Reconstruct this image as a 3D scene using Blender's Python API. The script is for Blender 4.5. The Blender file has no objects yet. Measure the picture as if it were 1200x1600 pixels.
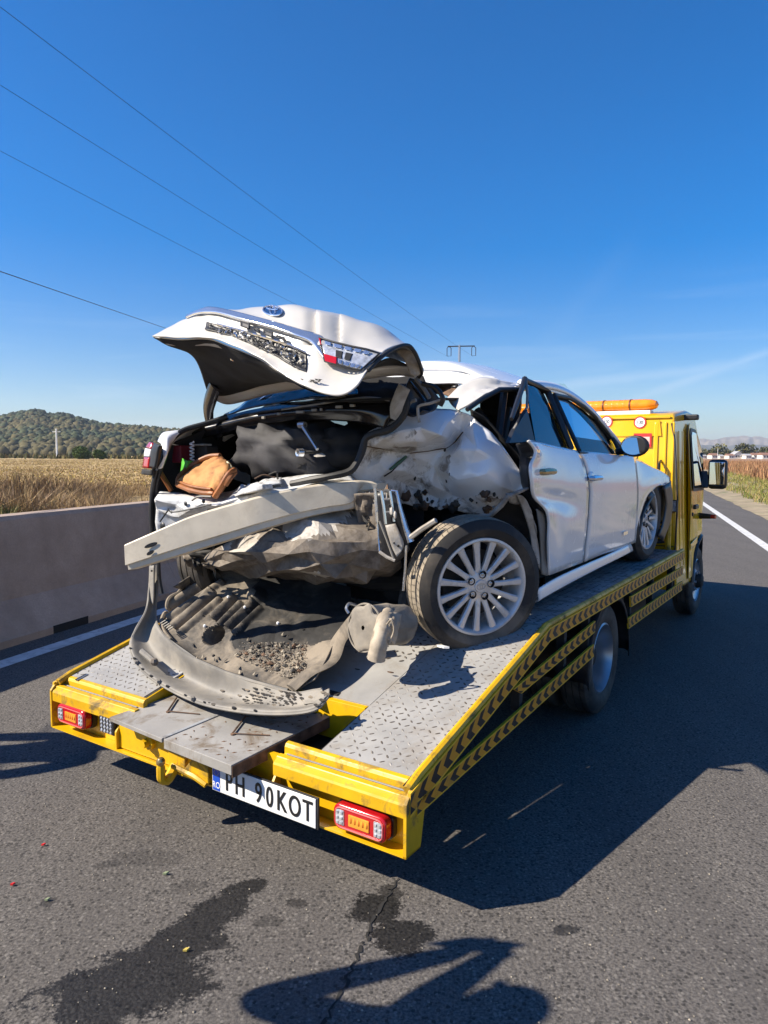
import bpy, bmesh, math, random
import numpy as np
from mathutils import Vector, Matrix, noise, Euler
random.seed(7)
S = bpy.context.scene
COL = S.collection
R = math.radians

# ------------------------------------------------------------------ camera, sky, sun, exposure
H, HY, ROLL, FPX = 1.562, 710.7, 0.23, 1115.0
_th = math.atan((800 - HY) / FPX); _a = R(ROLL)
CF = Vector((0, math.cos(_th), -math.sin(_th))); _u = Vector((0, math.sin(_th), math.cos(_th))); _r = Vector((1, 0, 0))
CR = _r * math.cos(_a) + _u * math.sin(_a); CU = _u * math.cos(_a) - _r * math.sin(_a)
EYE = Vector((0, 0, H))
cd = bpy.data.cameras.new('camera'); cam = bpy.data.objects.new('camera', cd); COL.objects.link(cam)
cam.matrix_world = Matrix(((CR.x, CU.x, -CF.x, 0), (CR.y, CU.y, -CF.y, 0), (CR.z, CU.z, -CF.z, H), (0, 0, 0, 1)))
cd.sensor_fit = 'VERTICAL'; cd.sensor_height = 36.0; cd.lens = 36.0 * FPX / 1600; cd.clip_start = .05; cd.clip_end = 20000
S.camera = cam

def ray(px, py): return CF + CR * ((px - 600) / FPX) - CU * ((py - 800) / FPX)
SHV = Vector((1.2267, 0.270, -1.0))            # shadow travel per metre of height
sun_el = math.atan2(1, math.hypot(SHV.x, SHV.y)); sun_az = math.atan2(-SHV.x, -SHV.y)
W = bpy.data.worlds.new('World'); S.world = W; W.use_nodes = True
wn, wl = W.node_tree.nodes, W.node_tree.links; wn.clear()
wo = wn.new('ShaderNodeOutputWorld'); bg = wn.new('ShaderNodeBackground'); bg.inputs[1].default_value = 0.082
sky = wn.new('ShaderNodeTexSky'); sky.sky_type = 'NISHITA'; sky.sun_disc = False
sky.sun_elevation = sun_el; sky.sun_rotation = sun_az; sky.altitude = 300; sky.air_density = 1.0; sky.dust_density = 0.3; sky.ozone_density = 2.0
def W_(t, **k):
    n = wn.new(t)
    for a, b in k.items(): setattr(n, a, b)
    return n
# thin cirrus streaks and contrails, low in the sky
tcw = W_('ShaderNodeTexCoord'); mpw = W_('ShaderNodeMapping'); mpw.inputs['Scale'].default_value = (1.6, 1.6, 16); mpw.inputs['Rotation'].default_value = (R(9), R(-9), 0)
nzw = W_('ShaderNodeTexNoise'); nzw.inputs['Scale'].default_value = 2.6; nzw.inputs['Detail'].default_value = 5; nzw.inputs['Distortion'].default_value = .6
crw = W_('ShaderNodeValToRGB'); crw.color_ramp.elements[0].position = .52; crw.color_ramp.elements[1].position = .85
sep = W_('ShaderNodeSeparateXYZ'); lowm = W_('ShaderNodeMapRange'); lowm.inputs[1].default_value = .24; lowm.inputs[2].default_value = .06; lowm.inputs[3].default_value = 0; lowm.inputs[4].default_value = .28
mulw = W_('ShaderNodeMath', operation='MULTIPLY'); mxw = W_('ShaderNodeMix', data_type='RGBA')
hsv = W_('ShaderNodeHueSaturation'); hsv.inputs['Saturation'].default_value = 1.62; hsv.inputs['Value'].default_value = 1.06
gmw = W_('ShaderNodeGamma'); gmw.inputs[1].default_value = 1.0
wl.new(tcw.outputs['Generated'], mpw.inputs[0]); wl.new(mpw.outputs[0], nzw.inputs[0]); wl.new(nzw.outputs[0], crw.inputs[0])
wl.new(tcw.outputs['Generated'], sep.inputs[0]); wl.new(sep.outputs['Z'], lowm.inputs[0])
wl.new(crw.outputs[0], mulw.inputs[0]); wl.new(lowm.outputs[0], mulw.inputs[1])
wl.new(sky.outputs[0], hsv.inputs['Color']); wl.new(hsv.outputs[0], gmw.inputs[0]); 
hzr = W_('ShaderNodeMapRange', interpolation_type='SMOOTHSTEP'); hzr.inputs[1].default_value = -.02; hzr.inputs[2].default_value = .38; hzr.inputs[3].default_value = 0; hzr.inputs[4].default_value = 1
tnt = W_('ShaderNodeMix', data_type='RGBA'); tnt.inputs[6].default_value = (.60, .66, .80, 1); tnt.inputs[7].default_value = (.95, .84, 1.0, 1)
mlt = W_('ShaderNodeMix', data_type='RGBA', blend_type='MULTIPLY'); mlt.inputs[0].default_value = 1
wl.new(sep.outputs['Z'], hzr.inputs[0]); wl.new(hzr.outputs[0], tnt.inputs[0]); wl.new(gmw.outputs[0], mlt.inputs[6]); wl.new(tnt.outputs[2], mlt.inputs[7]); wl.new(mlt.outputs[2], mxw.inputs[6]); mxw.inputs[7].default_value = (5.6, 6.4, 7.4, 1)
def contrail(p, q, w, lo, hi, amp, prev):      # a streak of cloud along a great circle of the sky
    a, b = ray(*p).normalized(), ray(*q).normalized(); n = a.cross(b).normalized(); m = (a+b).normalized()
    d1 = W_('ShaderNodeVectorMath', operation='DOT_PRODUCT'); d1.inputs[1].default_value = n; d2 = W_('ShaderNodeVectorMath', operation='DOT_PRODUCT'); d2.inputs[1].default_value = m
    wl.new(tcw.outputs['Generated'], d1.inputs[0]); wl.new(tcw.outputs['Generated'], d2.inputs[0]); ab = W_('ShaderNodeMath', operation='ABSOLUTE'); wl.new(d1.outputs['Value'], ab.inputs[0])
    nz = W_('ShaderNodeTexNoise'); nz.inputs['Scale'].default_value = 22; nz.inputs['Detail'].default_value = 4; wl.new(tcw.outputs['Generated'], nz.inputs[0])
    ad = W_('ShaderNodeMath', operation='MULTIPLY_ADD'); wl.new(nz.outputs[0], ad.inputs[0]); ad.inputs[1].default_value = w*1.1; wl.new(ab.outputs[0], ad.inputs[2])
    r1 = W_('ShaderNodeMapRange', interpolation_type='SMOOTHSTEP'); r1.inputs[1].default_value = w*1.5; r1.inputs[2].default_value = w*.4; r1.inputs[3].default_value = 0; r1.inputs[4].default_value = amp; wl.new(ad.outputs[0], r1.inputs[0])
    r2 = W_('ShaderNodeMapRange', interpolation_type='SMOOTHSTEP'); r2.inputs[1].default_value = lo; r2.inputs[2].default_value = hi; wl.new(d2.outputs['Value'], r2.inputs[0])
    mu = W_('ShaderNodeMath', operation='MULTIPLY'); wl.new(r1.outputs[0], mu.inputs[0]); wl.new(r2.outputs[0], mu.inputs[1])
    mx = W_('ShaderNodeMath', operation='MAXIMUM'); wl.new(prev, mx.inputs[0]); wl.new(mu.outputs[0], mx.inputs[1]); return mx.outputs[0]
cl = contrail((1040, 606), (1230, 540), .011, .985, .998, .22, mulw.outputs[0]); cl = contrail((850, 606), (1090, 578), .013, .980, .997, .20, cl); cl = contrail((860, 530), (935, 440), .026, .990, .9995, .022, cl)
wl.new(cl, mxw.inputs[0]); wl.new(mxw.outputs[2], bg.inputs[0]); wl.new(bg.outputs[0], wo.inputs[0])

sd = bpy.data.lights.new('sun', 'SUN'); sd.energy = 5.0; sd.angle = R(.53); sd.color = (1, .90, .745)
sun = bpy.data.objects.new('sun', sd); COL.objects.link(sun); sun.location = (-8, -3, 12)
sun.rotation_euler = SHV.normalized().to_track_quat('-Z', 'Y').to_euler()
S.view_settings.view_transform = 'Standard'; S.view_settings.look = 'None'; S.view_settings.exposure = 0.97; S.view_settings.gamma = 1
S.view_settings.use_curve_mapping = False
S.cycles.max_bounces = 8; S.cycles.transparent_max_bounces = 12; S.cycles.volume_bounces = 0; S.cycles.use_denoising = True

# ------------------------------------------------------------------ frames and points
OX, OY, AZ = -.78, 2.861, R(33.74)
TR = Vector((math.cos(AZ), -math.sin(AZ), 0)); TF = Vector((math.sin(AZ), math.cos(AZ), 0)); TO = Vector((OX, OY, 0))
MT = Matrix(((TR.x, TF.x, 0, OX), (TR.y, TF.y, 0, OY), (0, 0, 1, 0), (0, 0, 0, 1)))   # the truck's own frame: x right, y ahead, z up
def toT(P): d = P - TO; return Vector((d.dot(TR), d.dot(TF), P.z))
def _on(px, py, n, off):
    d = ray(px, py); return EYE + d * ((off - n.dot(EYE)) / n.dot(d))
def X(px, py, v): return toT(_on(px, py, TR, v + TR.dot(TO)))      # a point of the vertical plane x = v of the truck's frame
def Y(px, py, v): return toT(_on(px, py, TF, v + TF.dot(TO)))
def Z(px, py, v): return toT(_on(px, py, Vector((0, 0, 1)), v))
def WZ(px, py, v): return _on(px, py, Vector((0, 0, 1)), v)
def WD(px, py, d): return EYE + ray(px, py) * d
def V(*a): return Vector(a)

# ------------------------------------------------------------------ mesh helpers
class MB:
    def __init__(s): s.v = []; s.f = []; s.uv = None
    def add(s, vs, fs):
        b = len(s.v); s.v += [Vector(p) for p in vs]; s.f += [tuple(i + b for i in f) for f in fs]; return s
    def box(s, lo, hi, m=None):
        x0, y0, z0 = lo; x1, y1, z1 = hi
        vs = [Vector(p) for p in ((x0,y0,z0),(x1,y0,z0),(x1,y1,z0),(x0,y1,z0),(x0,y0,z1),(x1,y0,z1),(x1,y1,z1),(x0,y1,z1))]
        if m is not None: vs = [m @ p for p in vs]
        return s.add(vs, [(0,3,2,1),(4,5,6,7),(0,1,5,4),(1,2,6,5),(2,3,7,6),(3,0,4,7)])
    def prism(s, poly, d):
        d = Vector(d); n = len(poly); vs = [Vector(p) for p in poly]; vs += [p + d for p in vs]
        return s.add(vs, [tuple(range(n))[::-1], tuple(range(n, 2*n))] + [(i, (i+1) % n, n + (i+1) % n, n + i) for i in range(n)])
    def tube(s, path, r, n=8, cap=True, flat=None):
        P = [Vector(p) for p in path]; k = len(P); rs = r if isinstance(r, (list, tuple)) else [r]*k; rings = []; up = None
        for i, p in enumerate(P):
            t = (P[min(i+1, k-1)] - P[max(i-1, 0)])
            t = t.normalized() if t.length > 1e-9 else Vector((0, 0, 1))
            if up is None: up = t.orthogonal().normalized() if flat is None else Vector(flat)
            a = (up - t * up.dot(t)); a = a.normalized() if a.length > 1e-6 else t.orthogonal().normalized(); b = t.cross(a); up = a
            fx = 1 if flat is None else 3.2
            rings.append([p + (a*math.cos(2*math.pi*j/n) + b*fx*math.sin(2*math.pi*j/n))*rs[i] for j in range(n)])
        vs = [q for r_ in rings for q in r_]
        fs = [(i*n+j, i*n+(j+1) % n, (i+1)*n+(j+1) % n, (i+1)*n+j) for i in range(k-1) for j in range(n)]
        if cap: fs += [tuple(range(n))[::-1], tuple((k-1)*n + j for j in range(n))]
        return s.add(vs, fs)
    def lathe(s, prof, n=48, m=None, closed=False):          # prof of (radius, x); turned about X
        k = len(prof); vs = [Vector((x, r*math.cos(2*math.pi*j/n), r*math.sin(2*math.pi*j/n))) for r, x in prof for j in range(n)]
        if m is not None: vs = [m @ p for p in vs]
        fs = [(i*n+j, i*n+(j+1) % n, ((i+1) % k)*n+(j+1) % n, ((i+1) % k)*n+j) for i in range(k if closed else k-1) for j in range(n)]
        return s.add(vs, fs)
    def ball(s, c, r, n=8, sq=(1,1,1)):
        c = Vector(c); vs = []; k = n//2+1
        for i in range(k):
            a = math.pi*i/(k-1)
            for j in range(n): b = 2*math.pi*j/n; vs.append(c + Vector((math.sin(a)*math.cos(b)*sq[0], math.sin(a)*math.sin(b)*sq[1], math.cos(a)*sq[2]))*r)
        return s.add(vs, [(i*n+j, (i+1)*n+j, (i+1)*n+(j+1) % n, i*n+(j+1) % n) for i in range(k-1) for j in range(n)])
    def grid(s, rows):
        m, n = len(rows), len(rows[0])
        return s.add([p for r_ in rows for p in r_], [(i*n+j, i*n+j+1, (i+1)*n+j+1, (i+1)*n+j) for i in range(m-1) for j in range(n-1)])
def cr(P, n, lin=False):                                       # a smooth curve through P, n points
    P = [Vector(p) for p in P]; k = len(P)
    if k == 1: return P*n
    out = []
    for i in range(n):
        t = i/(n-1)*(k-1); a = min(int(t), k-2); f = t-a
        p1, p2 = P[a], P[a+1]
        if lin or k == 2: out.append(p1.lerp(p2, f)); continue
        p0 = P[a-1] if a > 0 else p1*2-p2; p3 = P[a+2] if a+2 < k else p2*2-p1
        out.append(.5*((2*p1) + (p2-p0)*f + (2*p0-5*p1+4*p2-p3)*f*f + (3*p1-p0-3*p2+p3)*f**3))
    return out
def patch(rows, nu, nv, crum=0, sc=5, seed=0, hard=False, edge=True, lin=False):
    g = [cr(r_, nu, lin) for r_ in rows]
    cols = [cr([g[i][j] for i in range(len(g))], nv, lin) for j in range(nu)]
    G = [[cols[j][i] for j in range(nu)] for i in range(nv)]
    if crum:
        out = []
        for i in range(nv):
            row = []
            for j in range(nu):
                a = G[min(i+1, nv-1)][j]-G[max(i-1, 0)][j]; b = G[i][min(j+1, nu-1)]-G[i][max(j-1, 0)]
                nn = b.cross(a); nn = nn.normalized() if nn.length > 1e-9 else Vector((0, 0, 1))
                q = G[i][j]*sc + Vector((seed*3.1, seed*7.7, seed))
                d = noise.noise(q)*.6
                d += (.5-abs(noise.noise(q*1.7+Vector((9, 2, 4)))))*.8 if hard else noise.noise(q*2.3)*.3
                if hard:
                    c = noise.voronoi(q*1.1)[0]; d += (c[1]-c[0])*.7 + (.3-abs(noise.noise(q*4)))*.28 + abs(noise.noise(q*.8+Vector((4, 4, 1))))*.9 - .3*abs(noise.noise(q*2.6+Vector((7, 1, 3))))
                e = 1
                if edge:
                    e = min(1, 3*min(i, nv-1-i)/nv + .25)*min(1, 3*min(j, nu-1-j)/nu + .25)
                row.append(G[i][j] + nn*d*crum*e)
            out.append(row)
        G = out
    return MB().grid(G), G

from mathutils.geometry import delaunay_2d_cdt
def folded(pts, edges, faces, place, cuts=4, smooth=2, wr=.004, sc=16, seed=0):
    """a creased metal sheet: a triangulation in the plane, lifted by place(i, x, y), finely cut and a little rounded"""
    co, ed, fa, ov, oe, of = delaunay_2d_cdt([Vector(p[:2]) for p in pts], edges, faces, 1 if faces else 0, .01)
    bm = bmesh.new(); vs = [bm.verts.new(place(o[0] if o else None, c.x, c.y)) for c, o in zip(co, ov)]
    for f in fa:
        try: bm.faces.new([vs[i] for i in f])
        except ValueError: pass
    bmesh.ops.recalc_face_normals(bm, faces=bm.faces); bmesh.ops.triangulate(bm, faces=bm.faces)
    bmesh.ops.subdivide_edges(bm, edges=bm.edges, cuts=cuts, use_grid_fill=True)
    for _ in range(smooth): bmesh.ops.smooth_vert(bm, verts=[v for v in bm.verts if not v.is_boundary], factor=.5, use_axis_x=True, use_axis_y=True, use_axis_z=True)
    bm.normal_update()
    for v in bm.verts:
        q = v.co*sc+Vector((seed, seed*2, 0)); v.co = v.co+v.normal*wr*(noise.noise(q)+1.2*(.35-abs(noise.noise(q*.6+Vector((3, 9, 1))))))
    bm.verts.index_update(); mb = MB(); mb.v = [v.co.copy() for v in bm.verts]; mb.f = [tuple(v.index for v in f.verts) for f in bm.faces]; bm.free(); return mb
def crumple(rows, n, amp, seed, cuts=2, **k):
    """the same over a smooth base patch, with random folds"""
    g = patch(rows, 40, 30)[1]; rg = random.Random(seed)
    def at(u, v):
        a, b = min(int(u*39), 38), min(int(v*29), 28); fu, fv = u*39-a, v*29-b
        return g[b][a].lerp(g[b][a+1], fu).lerp(g[b+1][a].lerp(g[b+1][a+1], fu), fv), (g[b][a+1]-g[b][a]).cross(g[b+1][a]-g[b][a]).normalized()
    P = [(i/12, 0) for i in range(13)]+[(1, j/6) for j in range(1, 7)]+[(1-i/12, 1) for i in range(1, 13)]+[(0, 1-j/6) for j in range(1, 6)]; nb = len(P)
    while len(P) < nb+n:
        c = max(((rg.uniform(.03, .97), rg.uniform(.05, .95)) for _ in range(6)), key=lambda c: min((c[0]-p[0])**2*3+(c[1]-p[1])**2 for p in P)); P.append(c)
    off = [rg.uniform(-.4, .4) if i < nb else rg.choice((-1, 1))*rg.uniform(.35, 1) for i in range(len(P))]
    def place(i, u, v): p, nn = at(min(1, max(0, u)), min(1, max(0, v))); return p+nn*amp*(off[i] if i is not None else 0)
    return folded(P, [(i, (i+1) % nb) for i in range(nb)], [], place, cuts=cuts, seed=seed, **k)
BASE = {}
def link_mesh(name, mb, m, parent=None, base=Vector((0, 0, 0)), smooth=True, solid=0, bevel=0, sub=0, label=None, kind=None, auto=35, flip=False, off=0):
    me = bpy.data.meshes.new(name)
    me.from_pydata([tuple(p-base) for p in mb.v], [], mb.f)
    if mb.uv is not None:
        u = me.uv_layers.new(name='UVMap'); u.data.foreach_set('uv', np.array(mb.uv, dtype=np.float32).ravel())
    me.validate(); me.update()
    ms = m if isinstance(m, (list, tuple)) else [m]
    for q in ms: me.materials.append(q)
    o = bpy.data.objects.new(name, me); COL.objects.link(o)
    if parent is not None: o.parent = parent
    BASE[o] = base.copy()
    if smooth:
        me.shade_smooth()
        if auto:
            bm = bmesh.new(); bm.from_mesh(me)
            for e in bm.edges:
                if len(e.link_faces) == 2 and e.calc_face_angle(0) > R(auto): e.smooth = False
            bm.to_mesh(me); bm.free()
    if bevel:
        b = o.modifiers.new('bevel', 'BEVEL'); b.width = bevel; b.segments = 2; b.limit_method = 'ANGLE'; b.angle_limit = R(40)
    if sub:
        b = o.modifiers.new('sub', 'SUBSURF'); b.levels = b.render_levels = sub
    if solid:
        b = o.modifiers.new('solid', 'SOLIDIFY'); b.thickness = abs(solid); b.offset = off
    if label: o['label'] = label
    if kind: o['kind'] = kind
    return o
def part(name, mb, m, parent, **k): return link_mesh(name, mb, m, parent, BASE[parent], **k)
def tag(o, label, cat, group=None):
    o['label'] = label; o['category'] = cat
    if group: o['group'] = group
    return o
def thing(name, label, cat, base=(0, 0, 0), group=None, frame='T'):
    o = bpy.data.objects.new(name, None); COL.objects.link(o); o.empty_display_size = .2
    o.matrix_world = (MT if frame == 'T' else Matrix.Identity(4)) @ Matrix.Translation(Vector(base)); BASE[o] = Vector(base)
    return tag(o, label, cat, group)
def sub_empty(name, parent, m):
    o = bpy.data.objects.new(name, None); COL.objects.link(o); o.parent = parent; o.empty_display_size = .1
    o.matrix_local = Matrix.Translation(-BASE[parent]) @ m; BASE[o] = Vector((0, 0, 0)); return o
def struct(name, mb, m, **k):
    return link_mesh(name, mb, m, kind='structure', **k)
def text_mesh(name, txt, size, m, parent, mat4, depth=.001, sx=1.0, align='CENTER', bold=0):
    c = bpy.data.curves.new(name, 'FONT'); c.body = txt; c.size = size; c.extrude = depth; c.align_x = align; c.align_y = 'CENTER'; c.offset = bold
    t = bpy.data.objects.new('t', c); COL.objects.link(t)
    dg = bpy.context.evaluated_depsgraph_get(); me = bpy.data.meshes.new_from_object(t.evaluated_get(dg)); bpy.data.objects.remove(t)
    me.transform(Matrix.Diagonal((sx, 1, 1, 1))); me.transform(mat4); me.transform(Matrix.Translation(-BASE[parent]))
    me.materials.clear(); me.materials.append(m)
    o = bpy.data.objects.new(name, me); COL.objects.link(o); o.parent = parent; BASE[o] = BASE[parent]; return o

# ------------------------------------------------------------------ materials
class NT:
    def __init__(s, name):
        s.m = bpy.data.materials.new(name); s.m.use_nodes = True; s.t = s.m.node_tree; s.n = s.t.nodes; s.l = s.t.links
        s.b = s.n['Principled BSDF']; s.tc = s.n.new('ShaderNodeTexCoord')
    def co(s, sc=(1, 1, 1), rot=(0, 0, 0), out='Object'):
        mp = s.n.new('ShaderNodeMapping'); mp.inputs['Scale'].default_value = sc; mp.inputs['Rotation'].default_value = rot
        s.l.new(s.tc.outputs[out], mp.inputs[0]); return mp.outputs[0]
    def noise(s, scale, detail=4, rough=.55, co=None, dist=0):
        n = s.n.new('ShaderNodeTexNoise'); n.inputs['Scale'].default_value = scale; n.inputs['Detail'].default_value = detail; n.inputs['Roughness'].default_value = rough; n.inputs['Distortion'].default_value = dist
        s.l.new(co if co is not None else s.tc.outputs['Object'], n.inputs['Vector']); return n.outputs['Fac']
    def voro(s, scale, feat='F1', co=None, out='Distance'):
        n = s.n.new('ShaderNodeTexVoronoi'); n.feature = feat; n.inputs['Scale'].default_value = scale
        s.l.new(co if co is not None else s.tc.outputs['Object'], n.inputs['Vector']); return n.outputs[out]
    def ramp(s, x, a, b, lo=0., hi=1.):
        n = s.n.new('ShaderNodeMapRange'); n.inputs[1].default_value = a; n.inputs[2].default_value = b; n.inputs[3].default_value = lo; n.inputs[4].default_value = hi
        s.l.new(x, n.inputs[0]); return n.outputs[0]
    def math(s, op, a, b=None, c=None):
        n = s.n.new('ShaderNodeMath'); n.operation = op
        for i, q in enumerate((a, b, c)):
            if q is None: continue
            if isinstance(q, (int, float)): n.inputs[i].default_value = q
            else: s.l.new(q, n.inputs[i])
        return n.outputs[0]
    def mix(s, f, a, b):
        n = s.n.new('ShaderNodeMix'); n.data_type = 'RGBA'
        for i, q in ((0, f), (6, a), (7, b)):
            if isinstance(q, (int, float)): n.inputs[i].default_value = q
            elif isinstance(q, tuple): n.inputs[i].default_value = q if len(q) == 4 else q + (1,)
            else: s.l.new(q, n.inputs[i])
        return n.outputs[2]
    def set(s, k, v):
        i = s.b.inputs[k]
        if isinstance(v, (int, float)): i.default_value = v
        elif isinstance(v, tuple): i.default_value = v if len(v) == 4 else v + (1,)
        else: s.l.new(v, i)
    def bump(s, h, st=.3, dist=.01, prev=None):
        n = s.n.new('ShaderNodeBump'); n.inputs['Strength'].default_value = st; n.inputs['Distance'].default_value = dist; s.l.new(h, n.inputs['Height'])
        if prev is not None: s.l.new(prev, n.inputs['Normal'])
        s.l.new(n.outputs[0], s.b.inputs['Normal']); return n.outputs[0]
    def xyz(s, out='Object'):
        n = s.n.new('ShaderNodeSeparateXYZ'); s.l.new(s.tc.outputs[out], n.inputs[0]); return n.outputs
def simple(name, c, rough=.5, metal=0, var=.12, vs=8, bump=0, bs=60, coat=0, dirt=None, ds=4, dlo=.55, dhi=.75, spec=.5, dirt_rough=.85, dmax=1.0):
    t = NT(name); n = t.noise(vs, 5)
    c2 = tuple(x*(1-var*1.6) for x in c); c1 = tuple(min(1, x*(1+var)) for x in c)
    col = t.mix(t.ramp(n, .3, .7), c2, c1); rg = rough
    if dirt is not None:
        d = t.ramp(t.noise(ds, 8, .68, dist=.5), dlo, dhi, 0, dmax); col = t.mix(d, col, dirt)
        rg = t.ramp(d, 0, 1, rough, dirt_rough)
    t.set('Base Color', col); t.set('Roughness', rg); t.set('Metallic', metal); t.set('Specular IOR Level', spec)
    if coat: t.set('Coat Weight', coat); t.set('Coat Roughness', .04)
    if bump: t.bump(t.noise(bs, 4), bump, .004)
    return t.m
M = {}
M['yellow'] = simple('yellow_paint', (.66, .385, .006), .32, var=.08, dirt=(.10, .075, .035), ds=7, dlo=.56, dhi=.82, coat=.2, dmax=.75)
M['yellow_worn'] = simple('yellow_worn', (.62, .36, .006), .42, var=.1, dirt=(.07, .055, .03), ds=9, dlo=.5, dhi=.66, dmax=.9, bump=.15, bs=40)
M['cab_yellow'] = simple('cab_yellow', (.70, .40, .005), .22, var=.03, vs=2, coat=.6, dirt=(.3, .2, .03), ds=3, dlo=.6, dhi=.9, dmax=.4)
M['deck'] = simple('deck_paint', (.315, .31, .30), .55, var=.12, vs=5, dirt=(.20, .165, .125), ds=6, dlo=.52, dhi=.72, dmax=.75, bump=.12, bs=90)
M['deck_dark'] = simple('deck_paint_dark', (.30, .31, .32), .5, var=.2, vs=6, dirt=(.09, .07, .055), ds=8, dlo=.48, dhi=.66, dmax=.85, bump=.2, bs=90)
M['lozenge'] = simple('worn_lozenge', (.25, .235, .22), .5, var=.2, vs=30, dirt=(.055, .042, .032), ds=10, dlo=.42, dhi=.56, dmax=.95)
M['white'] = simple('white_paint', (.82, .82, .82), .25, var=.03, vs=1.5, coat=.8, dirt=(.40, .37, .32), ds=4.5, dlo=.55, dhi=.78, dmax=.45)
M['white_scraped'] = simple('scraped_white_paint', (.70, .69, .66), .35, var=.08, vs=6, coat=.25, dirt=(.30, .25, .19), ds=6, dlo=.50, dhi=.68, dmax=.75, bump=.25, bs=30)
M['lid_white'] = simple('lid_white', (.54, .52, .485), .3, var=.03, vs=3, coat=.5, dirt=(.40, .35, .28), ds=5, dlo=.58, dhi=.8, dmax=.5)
M['inner_white'] = simple('inner_white', (.66, .67, .68), .4, var=.1, vs=9, dirt=(.20, .18, .16), ds=9, dlo=.5, dhi=.66, dmax=.8, bump=.25, bs=35)
M['scraped'] = simple('scraped_inner', (.76, .74, .71), .42, var=.15, vs=7, dirt=(.17, .135, .10), ds=9, dlo=.50, dhi=.62, dmax=.85, bump=.25, bs=45)
M['mud_metal'] = simple('mud_metal', (.20, .17, .14), .75, var=.3, vs=9, dirt=(.075, .058, .043), ds=9, dlo=.44, dhi=.62, dmax=.9, bump=.6, bs=34)
M['tray_shade'] = simple('black_shaded_undertray', (.022, .021, .02), .8, var=.3, vs=6, dirt=(.13, .11, .085), ds=6, dlo=.52, dhi=.70, dmax=.7, bump=.4, bs=35)  # black dusty plastic, with the shade under the wreck painted into its colour
M['grime_white'] = simple('grime_white', (.40, .375, .34), .55, var=.2, vs=6, dirt=(.15, .12, .09), ds=7, dlo=.48, dhi=.66, dmax=.85, bump=.5, bs=26)
M['alu'] = simple('dusty_aluminium', (.66, .585, .46), .5, metal=.05, var=.08, vs=9, dirt=(.33, .27, .20), ds=10, dlo=.5, dhi=.8, dmax=.5, bump=.1, bs=50)
M['chrome'] = simple('chrome', (.82, .83, .85), .12, metal=.88, var=.03)
M['chrome_dirty'] = simple('chrome_dirty', (.72, .73, .76), .2, metal=.9, var=.1, vs=25, dirt=(.2, .18, .16), ds=18, dlo=.55, dhi=.75)
M['black'] = simple('black_plastic', (.016, .016, .018), .42, var=.2, dirt=(.06, .055, .05), ds=6, dlo=.55, dhi=.9, dmax=.6)
M['black_gloss'] = simple('black_gloss', (.012, .011, .012), .18, var=.2)
M['rubber_seal'] = simple('rubber_seal', (.02, .02, .021), .55, var=.3, vs=20)
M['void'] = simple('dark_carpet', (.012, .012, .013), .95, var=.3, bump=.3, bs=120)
M['cloth'] = simple('black_cloth', (.026, .025, .029), .7, var=.25, vs=10, bump=.25, bs=160)
M['chassis'] = simple('chassis_black', (.022, .021, .02), .75, var=.3, bump=.3, bs=30)
M['tyre'] = simple('tyre_rubber', (.020, .019, .019), .72, var=.2, vs=6, dirt=(.15, .127, .10), ds=4, dlo=.38, dhi=.66, dmax=.75, bump=.15, bs=60)
M['pipe'] = simple('dusty_pipe', (.36, .305, .235), .8, var=.25, vs=9, dirt=(.15, .12, .09), ds=11, dlo=.5, dhi=.7, dmax=.8, bump=.5, bs=40)
M['can'] = simple('dusty_can', (.22, .195, .16), .7, var=.25, vs=8, dirt=(.40, .34, .26), ds=5, dlo=.45, dhi=.7, dmax=.7, bump=.4, bs=30)
M['tyre_dusty'] = simple('tyre_tread_dusty', (.31, .26, .195), .9, var=.25, vs=7, dirt=(.10, .085, .07), ds=7, dlo=.45, dhi=.68, dmax=.8, bump=.4, bs=70)
M['rim'] = simple('alloy', (.62, .615, .61), .36, metal=.3, var=.1, vs=9, dirt=(.22, .19, .16), ds=9, dlo=.52, dhi=.75, dmax=.7)
M['steel'] = simple('steel_wheel', (.42, .44, .47), .35, metal=.8, var=.1)
M['grey_plastic'] = simple('dusty_grey_plastic', (.185, .175, .16), .62, var=.2, vs=5, dirt=(.37, .33, .265), ds=4, dlo=.45, dhi=.75, dmax=.65, bump=.2, bs=40)
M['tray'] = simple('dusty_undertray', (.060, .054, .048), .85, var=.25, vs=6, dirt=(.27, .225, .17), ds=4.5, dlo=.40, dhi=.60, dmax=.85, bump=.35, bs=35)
M['leather'] = simple('tan_leather', (.30, .105, .028), .5, var=.25, vs=7, dirt=(.12, .04, .015), ds=5, dlo=.5, dhi=.75, bump=.25, bs=50)
M['tan'] = simple('tan_suede', (.47, .225, .075), .8, var=.2, vs=9, dirt=(.10, .045, .02), ds=6, dlo=.56, dhi=.75, bump=.3, bs=70)
M['green'] = simple('green_plastic', (.10, .45, .05), .4, var=.1)
M['red_bag'] = simple('dark_red', (.16, .01, .02), .5)
M['red'] = simple('red_lens', (.42, .008, .012), .15, var=.05, coat=.5)
M['lens'] = simple('clear_lens', (.62, .64, .67), .12, metal=.5, var=.25, vs=60)
M['amber'] = simple('amber_lens', (.85, .30, .03), .2, var=.1, vs=40, coat=.4)
M['orange'] = simple('orange_beacon', (.85, .27, .01), .18, var=.12, vs=14, coat=.5)
M['plate'] = simple('plate_white', (.74, .74, .73), .35, var=.05, dirt=(.45, .42, .38), ds=12, dlo=.55, dhi=.8, dmax=.5)
M['ink'] = simple('black_ink', (.012, .012, .013), .45)
M['blue'] = simple('eu_blue', (.012, .07, .45), .35)
M['print_white'] = simple('print_white', (.8, .8, .8), .4)
M['print_red'] = simple('print_red', (.6, .02, .02), .4)
M['eu_yellow'] = simple('eu_yellow', (.8, .6, .02), .4)
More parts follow.
